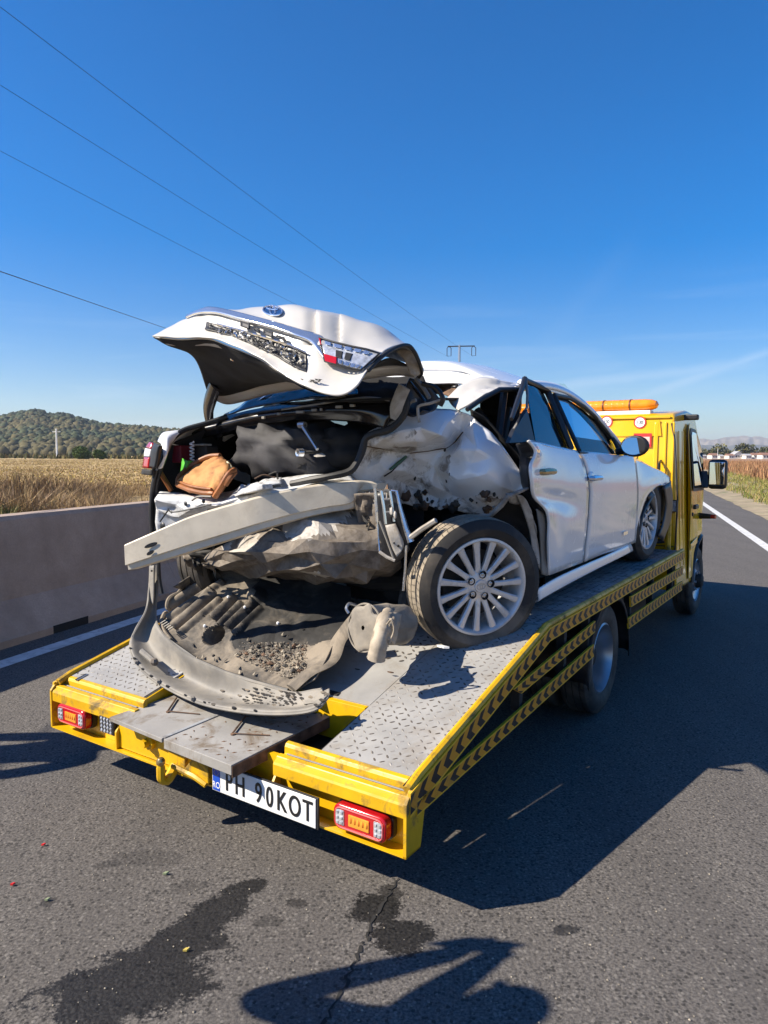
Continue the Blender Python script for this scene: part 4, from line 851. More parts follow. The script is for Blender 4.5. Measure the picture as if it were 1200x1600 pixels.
# beacon bar on the roof
pr_ = Y(1030, 632, 4.72); zc = pr_.z; xr = pr_.x; xl = -xr+.0
lb = sub_empty('beacon_bar', truck, Matrix.Translation(V(0, 4.72, zc)))
hb = (Y(1000, 641, 4.72).z-Y(1000, 622, 4.72).z); hb = abs(hb)/2
part('base_rail', MB().box((xl+.06, -.06, -hb-.03), (xr-.06, .06, -hb+.004)), M['print_white'], lb, smooth=False, bevel=.006)
segs = 6
for k in range(segs):
    a, b = xl+(xr-xl)*k/segs+.006, xl+(xr-xl)*(k+1)/segs-.006; n_ = 9; rows = []
    prf = [(a, .97), (b, .97)]
    if k == segs-1: prf = [(a, .97), (b-.11, .97), (b-.05, .86), (b-.015, .6), (b, .12)]
    if k == 0: prf = [(a, .12), (a+.015, .6), (a+.05, .86), (a+.11, .97), (b, .97)]
    part('amber_dome', MB().lathe([(r_*hb, x_) for x_, r_ in prf], 20, Matrix.Diagonal((1, 1.55, 1, 1))), M['orange'], lb)
    if k: part('divider', MB().lathe([(hb*1.02, a-.013), (hb*1.02, a+.001)], 20, Matrix.Diagonal((1, 1.55, 1, 1))), simple('divider', (.12, .03, .005), .5) if k == 1 else bpy.data.materials['divider'], lb)
    for j in range(4):
        part('louvre', MB().lathe([(hb*.985, a+(b-a)*(j+.5)/4.6), (hb*.995, a+(b-a)*(j+.5)/4.6+.004), (hb*.985, a+(b-a)*(j+.5)/4.6+.008)], 16, Matrix.Diagonal((1, 1.55, 1, 1))), M['amber'], lb) if 0 < k < segs-1 else None
for s in (-1, 1): part('foot', MB().box((s*.62-.05, -.05, -hb-.09), (s*.62+.05, .05, -hb-.028)), M['black'], lb, smooth=False, bevel=.008)
# ------------------------------------------------------------------ the wrecked car (drawn in the truck's frame)
car = thing('wrecked_car', 'white saloon car with a smashed rear end and raised boot lid on the flatbed', 'car', (0, 2.2, .76))
def side_patch(edges, xs, nu, nv, **k):                 # edges: polylines of pixels from top to bottom, front to back; xs: lateral place per point
    rows = []
    cols = []
    for e, xx in zip(edges, xs): cols.append([X(p[0], p[1], xv) for p, xv in zip(e, xx)])
    rows = [[c[i] for c in cols] for i in range(len(cols[0]))]
    return patch(rows, nu, nv, **k)
dx_ = [.885, .905, .925, .930, .925, .915, .905, .890]
# --- front door
fd = side_patch([[(900,706),(910,720),(917,745),(920,765),(919,790),(917,820),(914,848),(911,877)],
                 [(930,708),(938,722),(944,745),(946,765),(946,788),(944,815),(942,840),(940,865)],
                 [(963,712),(968,724),(972,745),(974,764),(974,785),(972,810),(970,833),(967,857)],
                 [(990,713),(992,725),(994,745),(995,762),(995,780),(994,800),(993,822),(991,847)]], [[a-.010 for a in dx_]]+[dx_]*3, 20, 30)
fdo = part('front_door', fd[0], M['white'], car, solid=.012, off=-1)
# --- rear door, buckled
rdx = [.885, .90, .915, .92, .90, .925, .915, .900]
rd = side_patch([[(823,689),(834,706),(826,728),(828,752),(832,777),(853,803),(854,850),(855,898)],
                 [(836,691),(845,708),(843,730),(846,754),(852,778),(866,805),(868,848),(869,893)],
                 [(862,697),(870,713),(876,737),(879,760),(880,783),(884,812),(884,845),(884,887)],
                 [(898,705),(908,720),(914,745),(917,765),(916,790),(914,820),(911,848),(908,878)]], [[.93, .94, .94, .945, .93, .94, .925, .905], [.90, .91, .92, .925, .905, .92, .915, .905], rdx, [a-.002 for a in dx_]], 26, 34, crum=.006, sc=3, seed=3)
rdo = part('rear_door', rd[0], M['white'], car, solid=.012, off=-1)
def handle(par, px, py, x, m):
    p = X(px, py, x); part('handle', MB().tube([p+V(0, -.095, 0), p+V(.022, -.075, 0), p+V(.026, 0, .002), p+V(.022, .075, 0), p+V(0, .095, 0)], [.010, .016, .017, .016, .010], 8), m, par)
    part('handle_cup', MB().ball(p+V(-.004, -.03, .006), .055, 12, (.18, 1.1, .62)), M['white'], par)
handle(rdo, 851, 737, .925, M['gold']); handle(fdo, 927, 747, .932, M['chrome'])
# --- front wing
fe = side_patch([[(990,713),(993,728),(995,745),(996,762),(996,780),(994,800),(992,825),(988,850)],
                 [(1000,719),(1003,732),(1005,748),(1006,760),(1005,772),(1001,790),(997,812),(992,840)],
                 [(1020,730),(1022,738),(1022,745),(1021,752),(1018,760),(1010,772),(1004,790),(998,815)],
                 [(1034,736),(1035,742),(1035,746),(1034,750),(1031,755),(1025,760),(1016,768),(1010,778)],
                 [(1046,745),(1047,748),(1047,752),(1047,756),(1045,760),(1038,757),(1030,758),(1022,764)]],
                [[.885, .905, .925, .93, .925, .915, .905, .895], [.88, .90, .92, .93, .93, .92, .91, .90], [.90, .91, .92, .925, .93, .925, .92, .91], [.905, .915, .92, .925, .93, .93, .925, .92], [.915, .92, .925, .928, .93, .932, .93, .925]], 26, 22)
part('front_wing', fe[0], M['white'], car, solid=.008, off=1)
part('wing_liner', side_patch([[(1046,762),(1050,775),(1048,800)], [(1030,757),(1036,785),(1038,810)], [(1010,775),(1022,800),(1030,815)]], [[.91, .91, .90]]*3, 8, 8, crum=.02)[0], M['black'], car, solid=.01)
part('torn_liner', side_patch([[(1036,760),(1040,785),(1036,812),(1028,838)], [(1048,752),(1051,785),(1047,815),(1036,845)]], [[.945]*4]*2, 5, 12, crum=.02)[0], M['black'], car, solid=.006)
part('badge', MB().box((0, -.05, -.011), (.004, .05, .011), Matrix.Translation(X(977, 833, .926))), M['chrome'], fdo, smooth=False)
# --- sill
si = [X(838, 921, .90), X(870, 902, .90), X(911, 883, .90), X(950, 866, .90), X(985, 850, .90)]; sb = [X(838, 940, .895), X(870, 922, .895), X(911, 900, .895), X(950, 880, .895), X(986, 862, .895)]
part('sill', patch([si, [(a+b)/2+V(.010, 0, 0) for a, b in zip(si, sb)], sb, [p+V(-.12, 0, -.01) for p in sb]], 24, 12)[0], M['white'], car, solid=.006)
# --- bonnet, roof, left side (mostly out of sight, still there)
rl = [X(748, 590, .50), X(783, 600, .60), X(810, 603, .63), X(857, 606, .635), X(890, 619, .645), X(923, 645, .69), X(955, 682, .77), X(972, 704, .83)]
ridge = [Y(660, 584, 1.72), Y(748, 586, 1.85), Y(800, 593, 2.05), Y(840, 600, 2.25)]
rl_r = [(V(.50, 1.50, 1.93), 1.955, 1.50), (V(.53, 1.70, 1.985), 2.03, 1.68), (X(786, 600, .60), 2.075, None), (X(812, 602, .63), 2.10, None), (X(857, 605, .635), 2.105, None), (X(890, 618, .645), 2.08, None)]
for p, zc_, yy in rl_r:
    y = p.y if yy is None else yy
    rows.append([p+V(.012, 0, -.03), p, p+V(-.10, 0, .03 if yy is None else .02), V(.25, y, zc_), V(-.1, y-.02, zc_+.01), V(-.45, y, zc_-.02), V(-.62, y, zc_-.08), V(-.68, y, zc_-.16)])
part('roof', patch(rows, 40, 30, crum=.012, sc=3.2, seed=1)[0], M['white'], car, solid=.012)
# roof-rail strip and pillars
part('roof_rail', MB().tube(rl[2:]+[X(985, 716, .86)], [.016]*7, 8), M['black'], car)
part('cant_rail', patch([[p+V(.0, 0, .03) for p in rl[2:]], [p+V(.025, 0, -.01) for p in rl[2:]]], 30, 3)[0], M['white'], car, solid=.02)
# windscreen, bonnet, left shell
part('windscreen', patch([[V(.60, 2.62, 2.03), V(0, 2.75, 2.06), V(-.60, 2.62, 2.03)], [V(.80, 3.35, 1.55), V(0, 3.52, 1.58), V(-.80, 3.35, 1.55)]], 14, 8)[0], M['glass_clear'], car)
part('bonnet', patch([[V(.84, 3.35, 1.52), V(.4, 3.5, 1.57), V(-.4, 3.5, 1.57), V(-.84, 3.35, 1.52)], [V(.84, 3.9, 1.46), V(.4, 3.95, 1.51), V(-.4, 3.95, 1.51), V(-.84, 3.9, 1.46)], [V(.78, 4.35, 1.40), V(.4, 4.42, 1.45), V(-.4, 4.42, 1.45), V(-.78, 4.35, 1.40)]], 20, 16, crum=.03, seed=5)[0], M['white'], car, solid=.01)
ls = [[V(-.90-e, y, 1.60), V(-.925-e, y, 1.35), V(-.93-e, y, 1.15), V(-.91-e, y, .88)] for y, e in ((.75, .05), (1.4, .03), (2.2, 0), (3.0, 0), (3.4, 0))]
part('left_side', patch(ls, 10, 20)[0], M['white'], car, solid=.01)
part('left_wing', patch([[V(-.86, y, 1.56-(y-3.4)*.16), V(-.92, y, 1.42-(y-3.4)*.1), V(-.92, y, 1.25 if 3.5 < y < 4.1 else 1.05)] for y in (3.4, 3.7, 4.0, 4.35)], 8, 16)[0], M['white'], car, solid=.01)
for y in (1.45, 2.25): part('left_pillar', MB().tube([V(-.88, y, 1.60), V(-.68, y-.08, 2.0)], .035, 6), M['black'], car)
part('left_pane', patch([[V(-.87, 1.48, 1.61), V(-.87, 2.25, 1.61), V(-.86, 3.2, 1.62)], [V(-.70, 1.5, 1.97), V(-.69, 2.2, 2.0), V(-.69, 2.6, 2.0)]], 10, 6)[0], M['glass'], car)
part('left_rail', MB().tube([V(-.87, 1.0, 1.66), V(-.74, 1.45, 1.92), V(-.69, 2.2, 2.0), V(-.70, 2.6, 2.0), V(-.84, 3.35, 1.64)], .03, 6), M['white'], car)
# floor, dash, seats
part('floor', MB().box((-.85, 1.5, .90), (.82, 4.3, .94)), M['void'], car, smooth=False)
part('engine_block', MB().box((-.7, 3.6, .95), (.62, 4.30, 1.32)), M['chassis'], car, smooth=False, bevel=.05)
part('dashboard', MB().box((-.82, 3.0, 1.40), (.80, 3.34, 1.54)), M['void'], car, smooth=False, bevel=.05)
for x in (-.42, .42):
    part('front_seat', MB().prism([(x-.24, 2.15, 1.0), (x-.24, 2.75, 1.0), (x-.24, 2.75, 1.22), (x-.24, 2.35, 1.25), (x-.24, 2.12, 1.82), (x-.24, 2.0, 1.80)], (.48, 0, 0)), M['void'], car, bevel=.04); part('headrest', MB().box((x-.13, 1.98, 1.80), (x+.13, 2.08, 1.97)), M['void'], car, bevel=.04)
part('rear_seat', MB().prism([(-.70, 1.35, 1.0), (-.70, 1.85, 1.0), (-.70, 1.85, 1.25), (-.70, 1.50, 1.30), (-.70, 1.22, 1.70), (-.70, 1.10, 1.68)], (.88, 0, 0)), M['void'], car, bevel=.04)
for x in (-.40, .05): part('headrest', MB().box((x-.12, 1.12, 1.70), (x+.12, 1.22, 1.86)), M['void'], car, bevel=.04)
# --- side glass and frames
def gpane(name, pts, xs, m, par, th=.004):
    ca, cb = sum(p[0] for p in pts)/len(pts), sum(p[1] for p in pts)/len(pts); q = [X(ca+(a-ca)*1.055, cb+(b-cb)*1.055, x-.004) for (a, b), x in zip(pts, xs)]; return part(name, MB().prism(q, (-th, 0, 0)), m, par, smooth=False)
gpane('window_pane', [(866,618),(890,627),(911,641),(933,660),(952,684),(964,708),(906,703)], [.66, .67, .69, .72, .77, .82, .875], M['glass_clear'], fdo)
gpane('window_pane', [(823,604),(834,606),(849,615),(868,655),(886,700),(838,690)], [.74, .73, .72, .80, .875, .90], M['glass_dark'], rdo)
def frame(par, pts, xs, r, m=M['black'], name='window_frame', flat=None): return part(name, MB().tube([X(a, b, x) for (a, b), x in zip(pts, xs)], r, 8), m, par)
frame(fdo, [(905,704),(885,660),(866,617),(890,622),(912,635),(935,656),(955,680),(968,706)], [.885, .77, .665, .67, .69, .72, .77, .83], .013)
frame(rdo, [(893,702),(874,655),(856,613),(840,603),(820,594)], [.885, .81, .72, .70, .72], [.018, .02, .02, .018, .016]); frame(rdo, [(820,592),(814,612),(806,635),(799,655)], [.74, .78, .83, .86], [.016, .014, .013, .010])
frame(rdo, [(822,596),(824,618),(823,637),(812,655),(803,671)], [.76, .80, .83, .85, .87], .007, M['grey_plastic'], 'torn_seal'); frame(fdo, [(904,707),(935,710),(966,713)], [.89, .885, .87], .008, M['black'], 'belt_trim'); frame(rdo, [(836,692),(862,699),(897,706)], [.905, .895, .89], .007, M['chrome_dirty'], 'belt_trim')
part('corner_panel', MB().prism([X(824, 640, .86), X(836, 690, .90), X(796, 692, .90), X(803, 674, .88)], (-.02, 0, 0)), M['black'], rdo, smooth=False)
part('door_edge', patch([[X(824, 690, .93), X(834, 708, .93), X(826, 730, .93), X(829, 754, .93), X(833, 778, .92), X(853, 804, .93)], [X(806, 694, .86), X(812, 712, .85), X(812, 732, .84), X(815, 754, .84), X(822, 780, .84), X(846, 806, .86)]], 18, 6, crum=.012)[0], M['black'], rdo, solid=.006)
# door mirror
p = X(992, 697, .98)
mi = part('door_mirror', MB().ball(p, .10, 16, (.95, .75, .72)), M['black'], car)
for i, v in enumerate(mi.data.vertices):
    q = v.co+BASE[car]-p
    if q.y < -.02: v.co.y = (p.y-.02)-BASE[car].y
part('mirror_glass', MB().lathe([(0, 0), (.86, 0), (.9, .004)], 24, Matrix.Translation(p+V(-.002, -.034, .0)) @ Matrix.Rotation(R(26), 4, 'Z') @ Matrix.Rotation(R(-5), 4, 'X') @ Matrix.Diagonal((.085, 1, .066, 1)) @ Matrix.Rotation(R(-90), 4, 'Z')), M['mirror'], mi)
part('mirror_foot', MB().tube([p+V(-.13, .05, -.035), p+V(-.03, .02, -.03)], .025, 8), M['black'], mi)
# --- wheels
def alloy(par, m, spokes=15, Rt=.319, w=.205, dusty=False):
    Wm = sub_empty('wheel', par, m); q = tyre_prof(Rt, w, .228)
    part('tyre', MB().lathe(q, 72), M['tyre_muddy'] if dusty else M['tyre'], Wm)
    tr = [a for a in q if a[0] > Rt-.012 and abs(a[1]) < w*.40]
    part('tread', MB().lathe([(a+.0012, b) for a, b in tr], 72), M['tyre_dusty'] if dusty else M['tyre'], Wm)
    if dusty:   # sipes across the tread ribs
        mb = MB()
        for k in range(66):
            a = 2*math.pi*k/66
            for x0, x1, sk in ((-.040, -.006, .02), (.006, .040, -.02), (.055, .080, .03), (-.080, -.055, -.03)):
                r0 = Rt+.0034 if abs(x0+x1) < .06 else Rt+.0022; b = a+sk; c = .0035
                pts = [V(x0, r0*math.cos(a-c), r0*math.sin(a-c)), V(x1, r0*math.cos(b-c), r0*math.sin(b-c)), V(x1, r0*math.cos(b+c), r0*math.sin(b+c)), V(x0, r0*math.cos(a+c), r0*math.sin(a+c))]
                mb.add(pts, [(0, 1, 2, 3)])
        o = part('tread_sipes', mb, M['ink'], Wm, smooth=False); o['kind'] = 'stuff'
    part('rim', MB().lathe([(.233, w*.40), (.231, w*.45), (.221, w*.46), (.214, w*.42), (.208, w*.30), (.196, -.02), (.196, -w*.4), (.222, -w*.44)], 64), M['rim'], Wm)
    part('brake', MB().lathe([(.165, -.005), (.160, .0), (.06, .0), (0, .02)], 40), M['chassis'], Wm)
    for k in range(spokes):
        a = 2*math.pi*k/spokes; rot = Matrix.Rotation(a, 4, 'X'); f0, f1 = w*.33, w*.39
        pr = [(.050, .0155, f0-.004), (.11, .0125, f0+.006), (.17, .0145, f1-.002), (.213, .0185, f1+.002)]; mb = MB(); rings = []
        for r_, hw, xf in pr: rings += [V(xf-.028, -hw*.8, r_), V(xf-.006, -hw, r_), V(xf, -hw*.55, r_), V(xf, hw*.55, r_), V(xf-.006, hw, r_), V(xf-.028, hw*.8, r_)]
        rings = [rot @ p for p in rings]; mb.add(rings, [(i*6+j, i*6+(j+1) % 6, (i+1)*6+(j+1) % 6, (i+1)*6+j) for i in range(3) for j in range(6)])
        part('spoke', mb, M['rim'], Wm)
    part('hub_disc', MB().lathe([(.078, w*.24), (.074, w*.30), (.055, w*.335), (.032, w*.345), (.031, w*.36), (.028, w*.375), (0, w*.38)], 40), M['rim'], Wm)
    for k in range(5):
        a = 2*math.pi*k/5; c = Matrix.Translation(V(w*.30, .0555*math.cos(a), .0555*math.sin(a)))
        part('nut_well', MB().lathe([(.0185, .013), (.0165, .0138), (.014, .006), (0, .006)], 16, c), M['void'], Wm); part('lug_nut', MB().lathe([(.0085, -.002), (.0085, .008), (.005, .010), (0, .010)], 6, c), M['steel'], Wm)
    el = lambda rx, ry, oy, oz: [V(w*.383, oy+rx*math.cos(2*math.pi*i/24), oz+ry*math.sin(2*math.pi*i/24)) for i in range(25)]
    for e in ((.022, .015, 0, 0), (.006, .0145, 0, 0), (.014, .005, 0, .0085)): part('cap_emblem', MB().tube(el(*e), .0014, 5), M['steel'], Wm)
    return Wm
RWC = Y(747, 915, 1.02)
# the broken rear wheel stands twisted outwards and leaning
alloy(car, Matrix.Translation(RWC+V(-.055, .06, 0)) @ Matrix.Rotation(R(-35), 4, 'Z') @ Matrix.Rotation(R(4), 4, 'Y') @ Matrix.Rotation(R(9), 4, 'X'), dusty=True)
FWC = X(1013, 821, .915)
alloy(car, Matrix.Translation(V(.82, FWC.y+.02, .768+.318)) @ Matrix.Rotation(R(-3), 4, 'Z') @ Matrix.Rotation(R(5), 4, 'X'))
alloy(car, Matrix.Translation(V(-.80, FWC.y, .768+.318)) @ Matrix.Rotation(R(180), 4, 'Z'))
alloy(car, Matrix.Translation(V(-.80, .98, dz(.98)+.318)) @ Matrix.Rotation(R(180), 4, 'Z'))
part('arch_trim', MB().tube(cr([X(1046,753,.895), X(1033,761,.90), X(1020,773,.905), X(1008,793,.905), X(1001,812,.90), X(997,835,.895)], 24), .017, 8), M['black'], car)
part('front_liner', MB().box((-.7, FWC.y-.38, 1.0), (.70, FWC.y+.36, 1.38)), M['void'], car, smooth=False)
# wheel arch void and torn rocker end
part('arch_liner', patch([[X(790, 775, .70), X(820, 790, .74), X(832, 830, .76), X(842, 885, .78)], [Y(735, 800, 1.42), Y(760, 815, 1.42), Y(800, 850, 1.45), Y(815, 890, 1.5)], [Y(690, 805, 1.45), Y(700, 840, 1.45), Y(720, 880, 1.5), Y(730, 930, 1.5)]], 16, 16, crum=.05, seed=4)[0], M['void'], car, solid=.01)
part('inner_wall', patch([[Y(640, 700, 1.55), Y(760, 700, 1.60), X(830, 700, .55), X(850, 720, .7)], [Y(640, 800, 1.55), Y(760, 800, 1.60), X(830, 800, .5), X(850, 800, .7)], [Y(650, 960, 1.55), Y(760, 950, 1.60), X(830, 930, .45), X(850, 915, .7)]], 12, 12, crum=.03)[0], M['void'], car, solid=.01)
part('rocker_end', patch([[X(806, 772, .88), X(818, 776, .90), X(826, 790, .90)], [X(818, 800, .88), X(829, 800, .90), X(834, 815, .90)], [X(829, 840, .87), X(837, 838, .89), X(841, 850, .89)], [X(833, 888, .87), X(841, 886, .89), X(845, 893, .89)]], 10, 24, crum=.018, seed=2)[0], M['grime_white'], car, solid=.006)
part('rocker_flange', patch([[X(838, 795, .91), X(852, 803, .92)], [X(843, 830, .91), X(853, 832, .92)], [X(845, 865, .90), X(855, 868, .91)], [X(846, 897, .90), X(855, 900, .91)]], 6, 20, crum=.01, seed=8)[0], M['grey_plastic'], car, solid=.006)
# --- C pillar and torn roof corner
part('pillar', patch([[X(699, 622, .42), X(719, 603, .45), X(745, 591, .50), X(770, 591, .57), X(788, 596, .60), X(812, 600, .62)],
                      [X(705, 632, .46), X(724, 620, .52), X(750, 606, .57), X(772, 602, .61), X(786, 603, .63), X(812, 603, .64)],
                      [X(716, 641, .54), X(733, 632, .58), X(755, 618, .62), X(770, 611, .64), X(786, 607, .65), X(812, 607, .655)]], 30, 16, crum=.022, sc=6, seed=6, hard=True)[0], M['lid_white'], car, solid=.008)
part('quarter_trim', MB().tube([X(730, 640, .62), X(752, 624, .64), X(780, 609, .66), X(812, 608, .67)], [.012, .014, .014, .012], 8), M['black'], car)
part('torn_header', patch([[Y(664, 600, 1.66), Y(690, 602, 1.60), Y(713, 603, 1.5)], [Y(664, 612, 1.62), Y(690, 616, 1.55), Y(708, 622, 1.42)]], 12, 6, crum=.03, seed=3, hard=True)[0], M['rust'], car, solid=.006)
part('header_strip', patch([[Y(662, 597, 1.68), Y(690, 599, 1.62), Y(716, 601, 1.5)], [Y(662, 603, 1.67), Y(690, 605, 1.60), Y(712, 606, 1.48)]], 8, 3, crum=.01)[0], M['black'], car, solid=.01)
for a, b, x in (((788, 612), (778, 690), .62), ((795, 640), (785, 690), .60), ((812, 606), (800, 690), .66), ((745, 640), (760, 660), .45)):
    part('belt_pillar', MB().tube([X(*a, x), X(*b, x+.06)], .022, 6), M['black'], car)
part('inner_trim', patch([[X(735, 640, .60), X(760, 655, .66), X(790, 690, .74), X(812, 715, .78), X(822, 745, .80)], [X(745, 690, .5), X(765, 700, .55), X(790, 735, .62), X(806, 760, .68), X(815, 790, .72)]], 16, 8, crum=.03)[0], M['void'], car, solid=.01)
# --- rear quarter, crushed
Q = [[(560,690,.40),(590,664,.42),(625,648,.44),(657,637,.46),(690,637,.54),(716,642,.62),(740,655,.68),(766,676,.75),(790,703,.81),(812,735,.86),(830,761,.90)],
     [(563,702,.44),(595,690,.46),(628,676,.50),(660,660,.54),(695,662,.62),(720,672,.70),(745,688,.75),(770,706,.80),(792,730,.86),(812,750,.89),(829,764,.905)],
     [(560,715,.42),(596,706,.44),(630,702,.48),(668,698,.50),(700,688,.54),(724,690,.68),(750,708,.76),(774,726,.82),(793,746,.87),(811,758,.89),(826,767,.90)],
     [(552,735,.40),(592,728,.40),(628,722,.40),(664,716,.40),(698,706,.46),(722,712,.64),(750,730,.75),(774,744,.81),(793,757,.86),(808,764,.88),(820,770,.89)],
     [(545,750,.40),(588,750,.38),(625,746,.37),(660,744,.36),(692,742,.40),(718,742,.56),(745,754,.68),(770,764,.76),(789,768,.82),(802,770,.86),(808,774,.87)],
     [(560,762,.38),(592,768,.37),(625,768,.34),(658,770,.33),(688,770,.36),(712,772,.46),(738,778,.58),(760,784,.68),(778,782,.76),(790,778,.80),(798,778,.82)],
     [(585,775,.36),(605,784,.34),(632,788,.31),(660,792,.30),(688,792,.31),(708,794,.38),(728,798,.48),(746,803,.58),(762,805,.66),(772,797,.72),(782,788,.76)]]
ro_ = [.07, .03, .0, -.02, .02, .05, .06]
Qp = [[Y(a, b, .88+(a-560)/270*.54+ro_[k]*(1-max(0, (a-760)/70)*.8)) for a, b, c in r_] for k, r_ in enumerate(Q)]
QB = [(567,693,.02),(575,676,.04),(597,665,.03),(625,650,.04),(640,640,.05),(657,637,.05),(687,638,.06),(705,640,.07),(720,643,.07),(740,652,.06),(753,663,.05),(768,676,.04),(783,693,.02),(797,713,.01),(810,733,0),(820,748,0),(830,761,-.02),
      (829,765,-.02),(815,770,.0),(804,769,.02),(793,773,.03),(782,790,.06),(772,800,.07),(763,807,.07),(748,806,.08),(733,803,.09),(715,798,.09),(700,790,.10),(688,797,.12),(670,790,.12),(650,792,.13),(632,786,.12),(615,789,.11),(600,778,.10),(585,776,.08),(560,762,.06),(545,750,.05),(552,735,.04),(560,715,.03)]
QI = [(600,685,-.02),(630,672,-.01),(655,668,.0),(668,690,.02),(640,708,.08),(600,703,.06),(580,700,.05),(697,702,.11),(723,676,.10),(712,691,.12),(700,660,.01),(690,680,-.02),(738,672,.02),(720,700,.01),(745,700,-.03),(770,715,-.04),(790,735,-.03),(760,740,-.05),(735,725,-.01),(705,712,.05),
      (745,744,-.03),(690,735,.06),(678,728,.10),(686,745,.11),(700,770,.10),(715,750,.01),(750,768,.0),(782,760,-.03),(740,785,.05),(760,795,.06),(725,782,.07),(650,725,.10),(620,720,.07),(592,722,.05),(572,732,.05),(655,747,.12),(620,750,.09),(590,750,.06),(665,770,.13),(635,772,.11),(605,766,.08),(690,782,.12),(610,694,.0),(645,690,.0),(588,712,.08),(632,735,.07),(605,735,.05),(640,760,.13),(672,756,.09)]
QP = QB+QI; nb = len(QB); ix = lambda x, y: next(i for i, p in enumerate(QP) if p[:2] == (x, y))
QE = [(i, (i+1) % nb) for i in range(nb)]
for ch in (((723,676),(712,691),(697,702),(640,708),(600,703),(580,700)), ((705,712),(735,725),(745,744),(782,760)), ((678,728),(686,745),(700,770),(725,782)), ((655,668),(668,690)), ((657,637),(655,668),(668,690),(640,708)), ((720,700),(745,700),(770,715),(790,735))):
    QE += [(ix(*a), ix(*b)) for a, b in zip(ch, ch[1:])]
def qplace(i, x, y): return Y(x, y, .88+(x-560)/270*.54+(QP[i][2]*1.85-.03 if i is not None else .03)*(1 if x < 760 else .8))
qm = folded([(p[0], p[1]) for p in QP], QE, [tuple(range(nb))], qplace, cuts=5, smooth=2, wr=.0060, sc=11)
G = [qm.v]
qo = part('rear_quarter', qm, [M['white'], M['scraped']], car, solid=.004, auto=17)
for f, fv in zip(qo.data.polygons, qm.f):
    c = sum((qm.v[k] for k in fv), V(0, 0, 0))/len(fv); w = MT @ c-EYE; z = w.dot(CF); px, py = 600+FPX*w.dot(CR)/z, 800-FPX*w.dot(CU)/z
    e = noise.noise(c*9)*9; f.material_index = 1 if (px < 650+e and py > 672+e) or (py > 712+e-(px-700)*.15 and px < 705+e) or (py > 778+e*.6) or (px < 600+e) else 0
# torn edges, creases and holes in the quarter
def onq(px, py, up=.006):
    best = min((q for r_ in G for q in r_), key=lambda q: ((proj_(q)[0]-px)**2+(proj_(q)[1]-py)**2)); return best+V(up*.6, -up, up*.3)
def proj_(q):
    w = MT @ q-EYE; z = w.dot(CF); return (600+FPX*w.dot(CR)/z, 800-FPX*w.dot(CU)/z)
for pts, r, m in (([(640,707),(668,706),(697,700),(712,690),(723,676)], .0035, 'rust'), ([(566,697),(600,702),(640,707)], .0025, 'rust'), ([(600,745),(612,738),(622,728)], .004, 'ink')):
    part('tear', MB().tube([onq(*p) for p in pts], r, 5), M[m], qo)
for px, py, r in ((649,747,.016),(699,752,.013),(696,700,.016),(703,742,.008),(745,783,.010),(775,775,.010),(600,776,.012),(640,776,.016),(668,782,.014),(636,760,.008),(760,778,.008)):
    part('hole', MB().ball(onq(px, py, .001), r, 14, (.5, .4, 1)), M['ink'], qo)
part('green_sliver', MB().tube([onq(611, 735, .012), onq(624, 726, .015), onq(636, 714, .015)], [.006, .010, .007], 6), simple('green_shard', (.03, .09, .03), .35), qo)
rg_ = random.Random(5)
for k in range(46):                                        # mud and torn lumps along the lower edge
    px, py = rg_.uniform(600, 770), rg_.uniform(768, 806); q = onq(px, py, .010)
    if k < 30:
        mb = MB().ball((0, 0, 0), rg_.uniform(.012, .030), 12, (.9, .6, rg_.uniform(.5, .9))); mb.v = [q+p*(1+.9*noise.noise(p*60+q*9)) for p in mb.v]
        part('mud_lump', mb, M[rg_.choice(['debris_dark', 'rust', 'chassis'])], qo, auto=0)
    else: part('paint_flake', MB().prism([q, q+V(.01, .01, .03), q+V(.02, .0, .01)], (0, -.003, 0)), M['grime_white'], qo, smooth=False)
# rolled lip of the torn panel over the wheel
part('torn_lip', MB().tube([X(830, 761, .905), X(812, 768, .90), X(795, 775, .88), X(783, 790, .84), X(766, 806, .76), X(745, 806, .68)], [.006, .010, .012, .013, .012, .008], 7), M['grime_white'], car)
part('arch_tip', patch([[X(790, 772, .86), X(808, 770, .88), X(812, 778, .88)], [X(796, 785, .84), X(808, 788, .86), X(814, 784, .87)]], 8, 6, crum=.01)[0], M['grime_white'], car, solid=.006)
# --- raised boot lid
def PY(r_): return [Y(*p) for p in r_]
L0 = [(238,525,.30),(280,529,.28),(325,527,.26),(359,539,.25),(405,558,.24),(438,581,.23),(480,606,.22),(526,617,.23),(556,604,.27),(572,580,.34)]
L1 = [(262,513,.34),(295,511,.32),(326,515,.30),(364,527,.29),(402,542,.28),(431,555,.275),(462,572,.27),(505,585,.29),(545,585,.33),(580,572,.38)]
L2 = [(285,503,.37),(305,501,.35),(328,501,.33),(365,512,.32),(402,521,.31),(431,531,.31),(462,543,.31),(500,556,.32),(545,567,.36),(588,564,.42)]
L3 = [(299,498,.39),(315,490,.37),(338,490,.35),(370,497,.34),(402,506,.33),(435,514,.33),(470,526,.33),(506,538,.35),(552,548,.39),(597,555,.45)]
L4 = [(303,496,.40),(320,486,.39),(343,483,.38),(376,490,.37),(410,499,.36),(440,507,.36),(474,517,.37),(510,527,.39),(555,539,.43),(605,547,.48)]
L5 = [(312,493,.44),(330,484,.45),(365,487,.46),(392,482,.47),(420,479,.48),(450,477.5,.48),(484,484,.49),(526,493,.52),(580,510,.58),(638,539,.66)]
lr = [PY(r_) for r_ in (L0, L1, L2, L3, L4, L5)]
top1 = [p+V(0, .16, -.015) for p in lr[5]]; top2 = [p+V(0, .40, -.13) for p in lr[5]]
top1[-1] = Y(655, 560, .80); top2[-1] = Y(659, 585, .95)
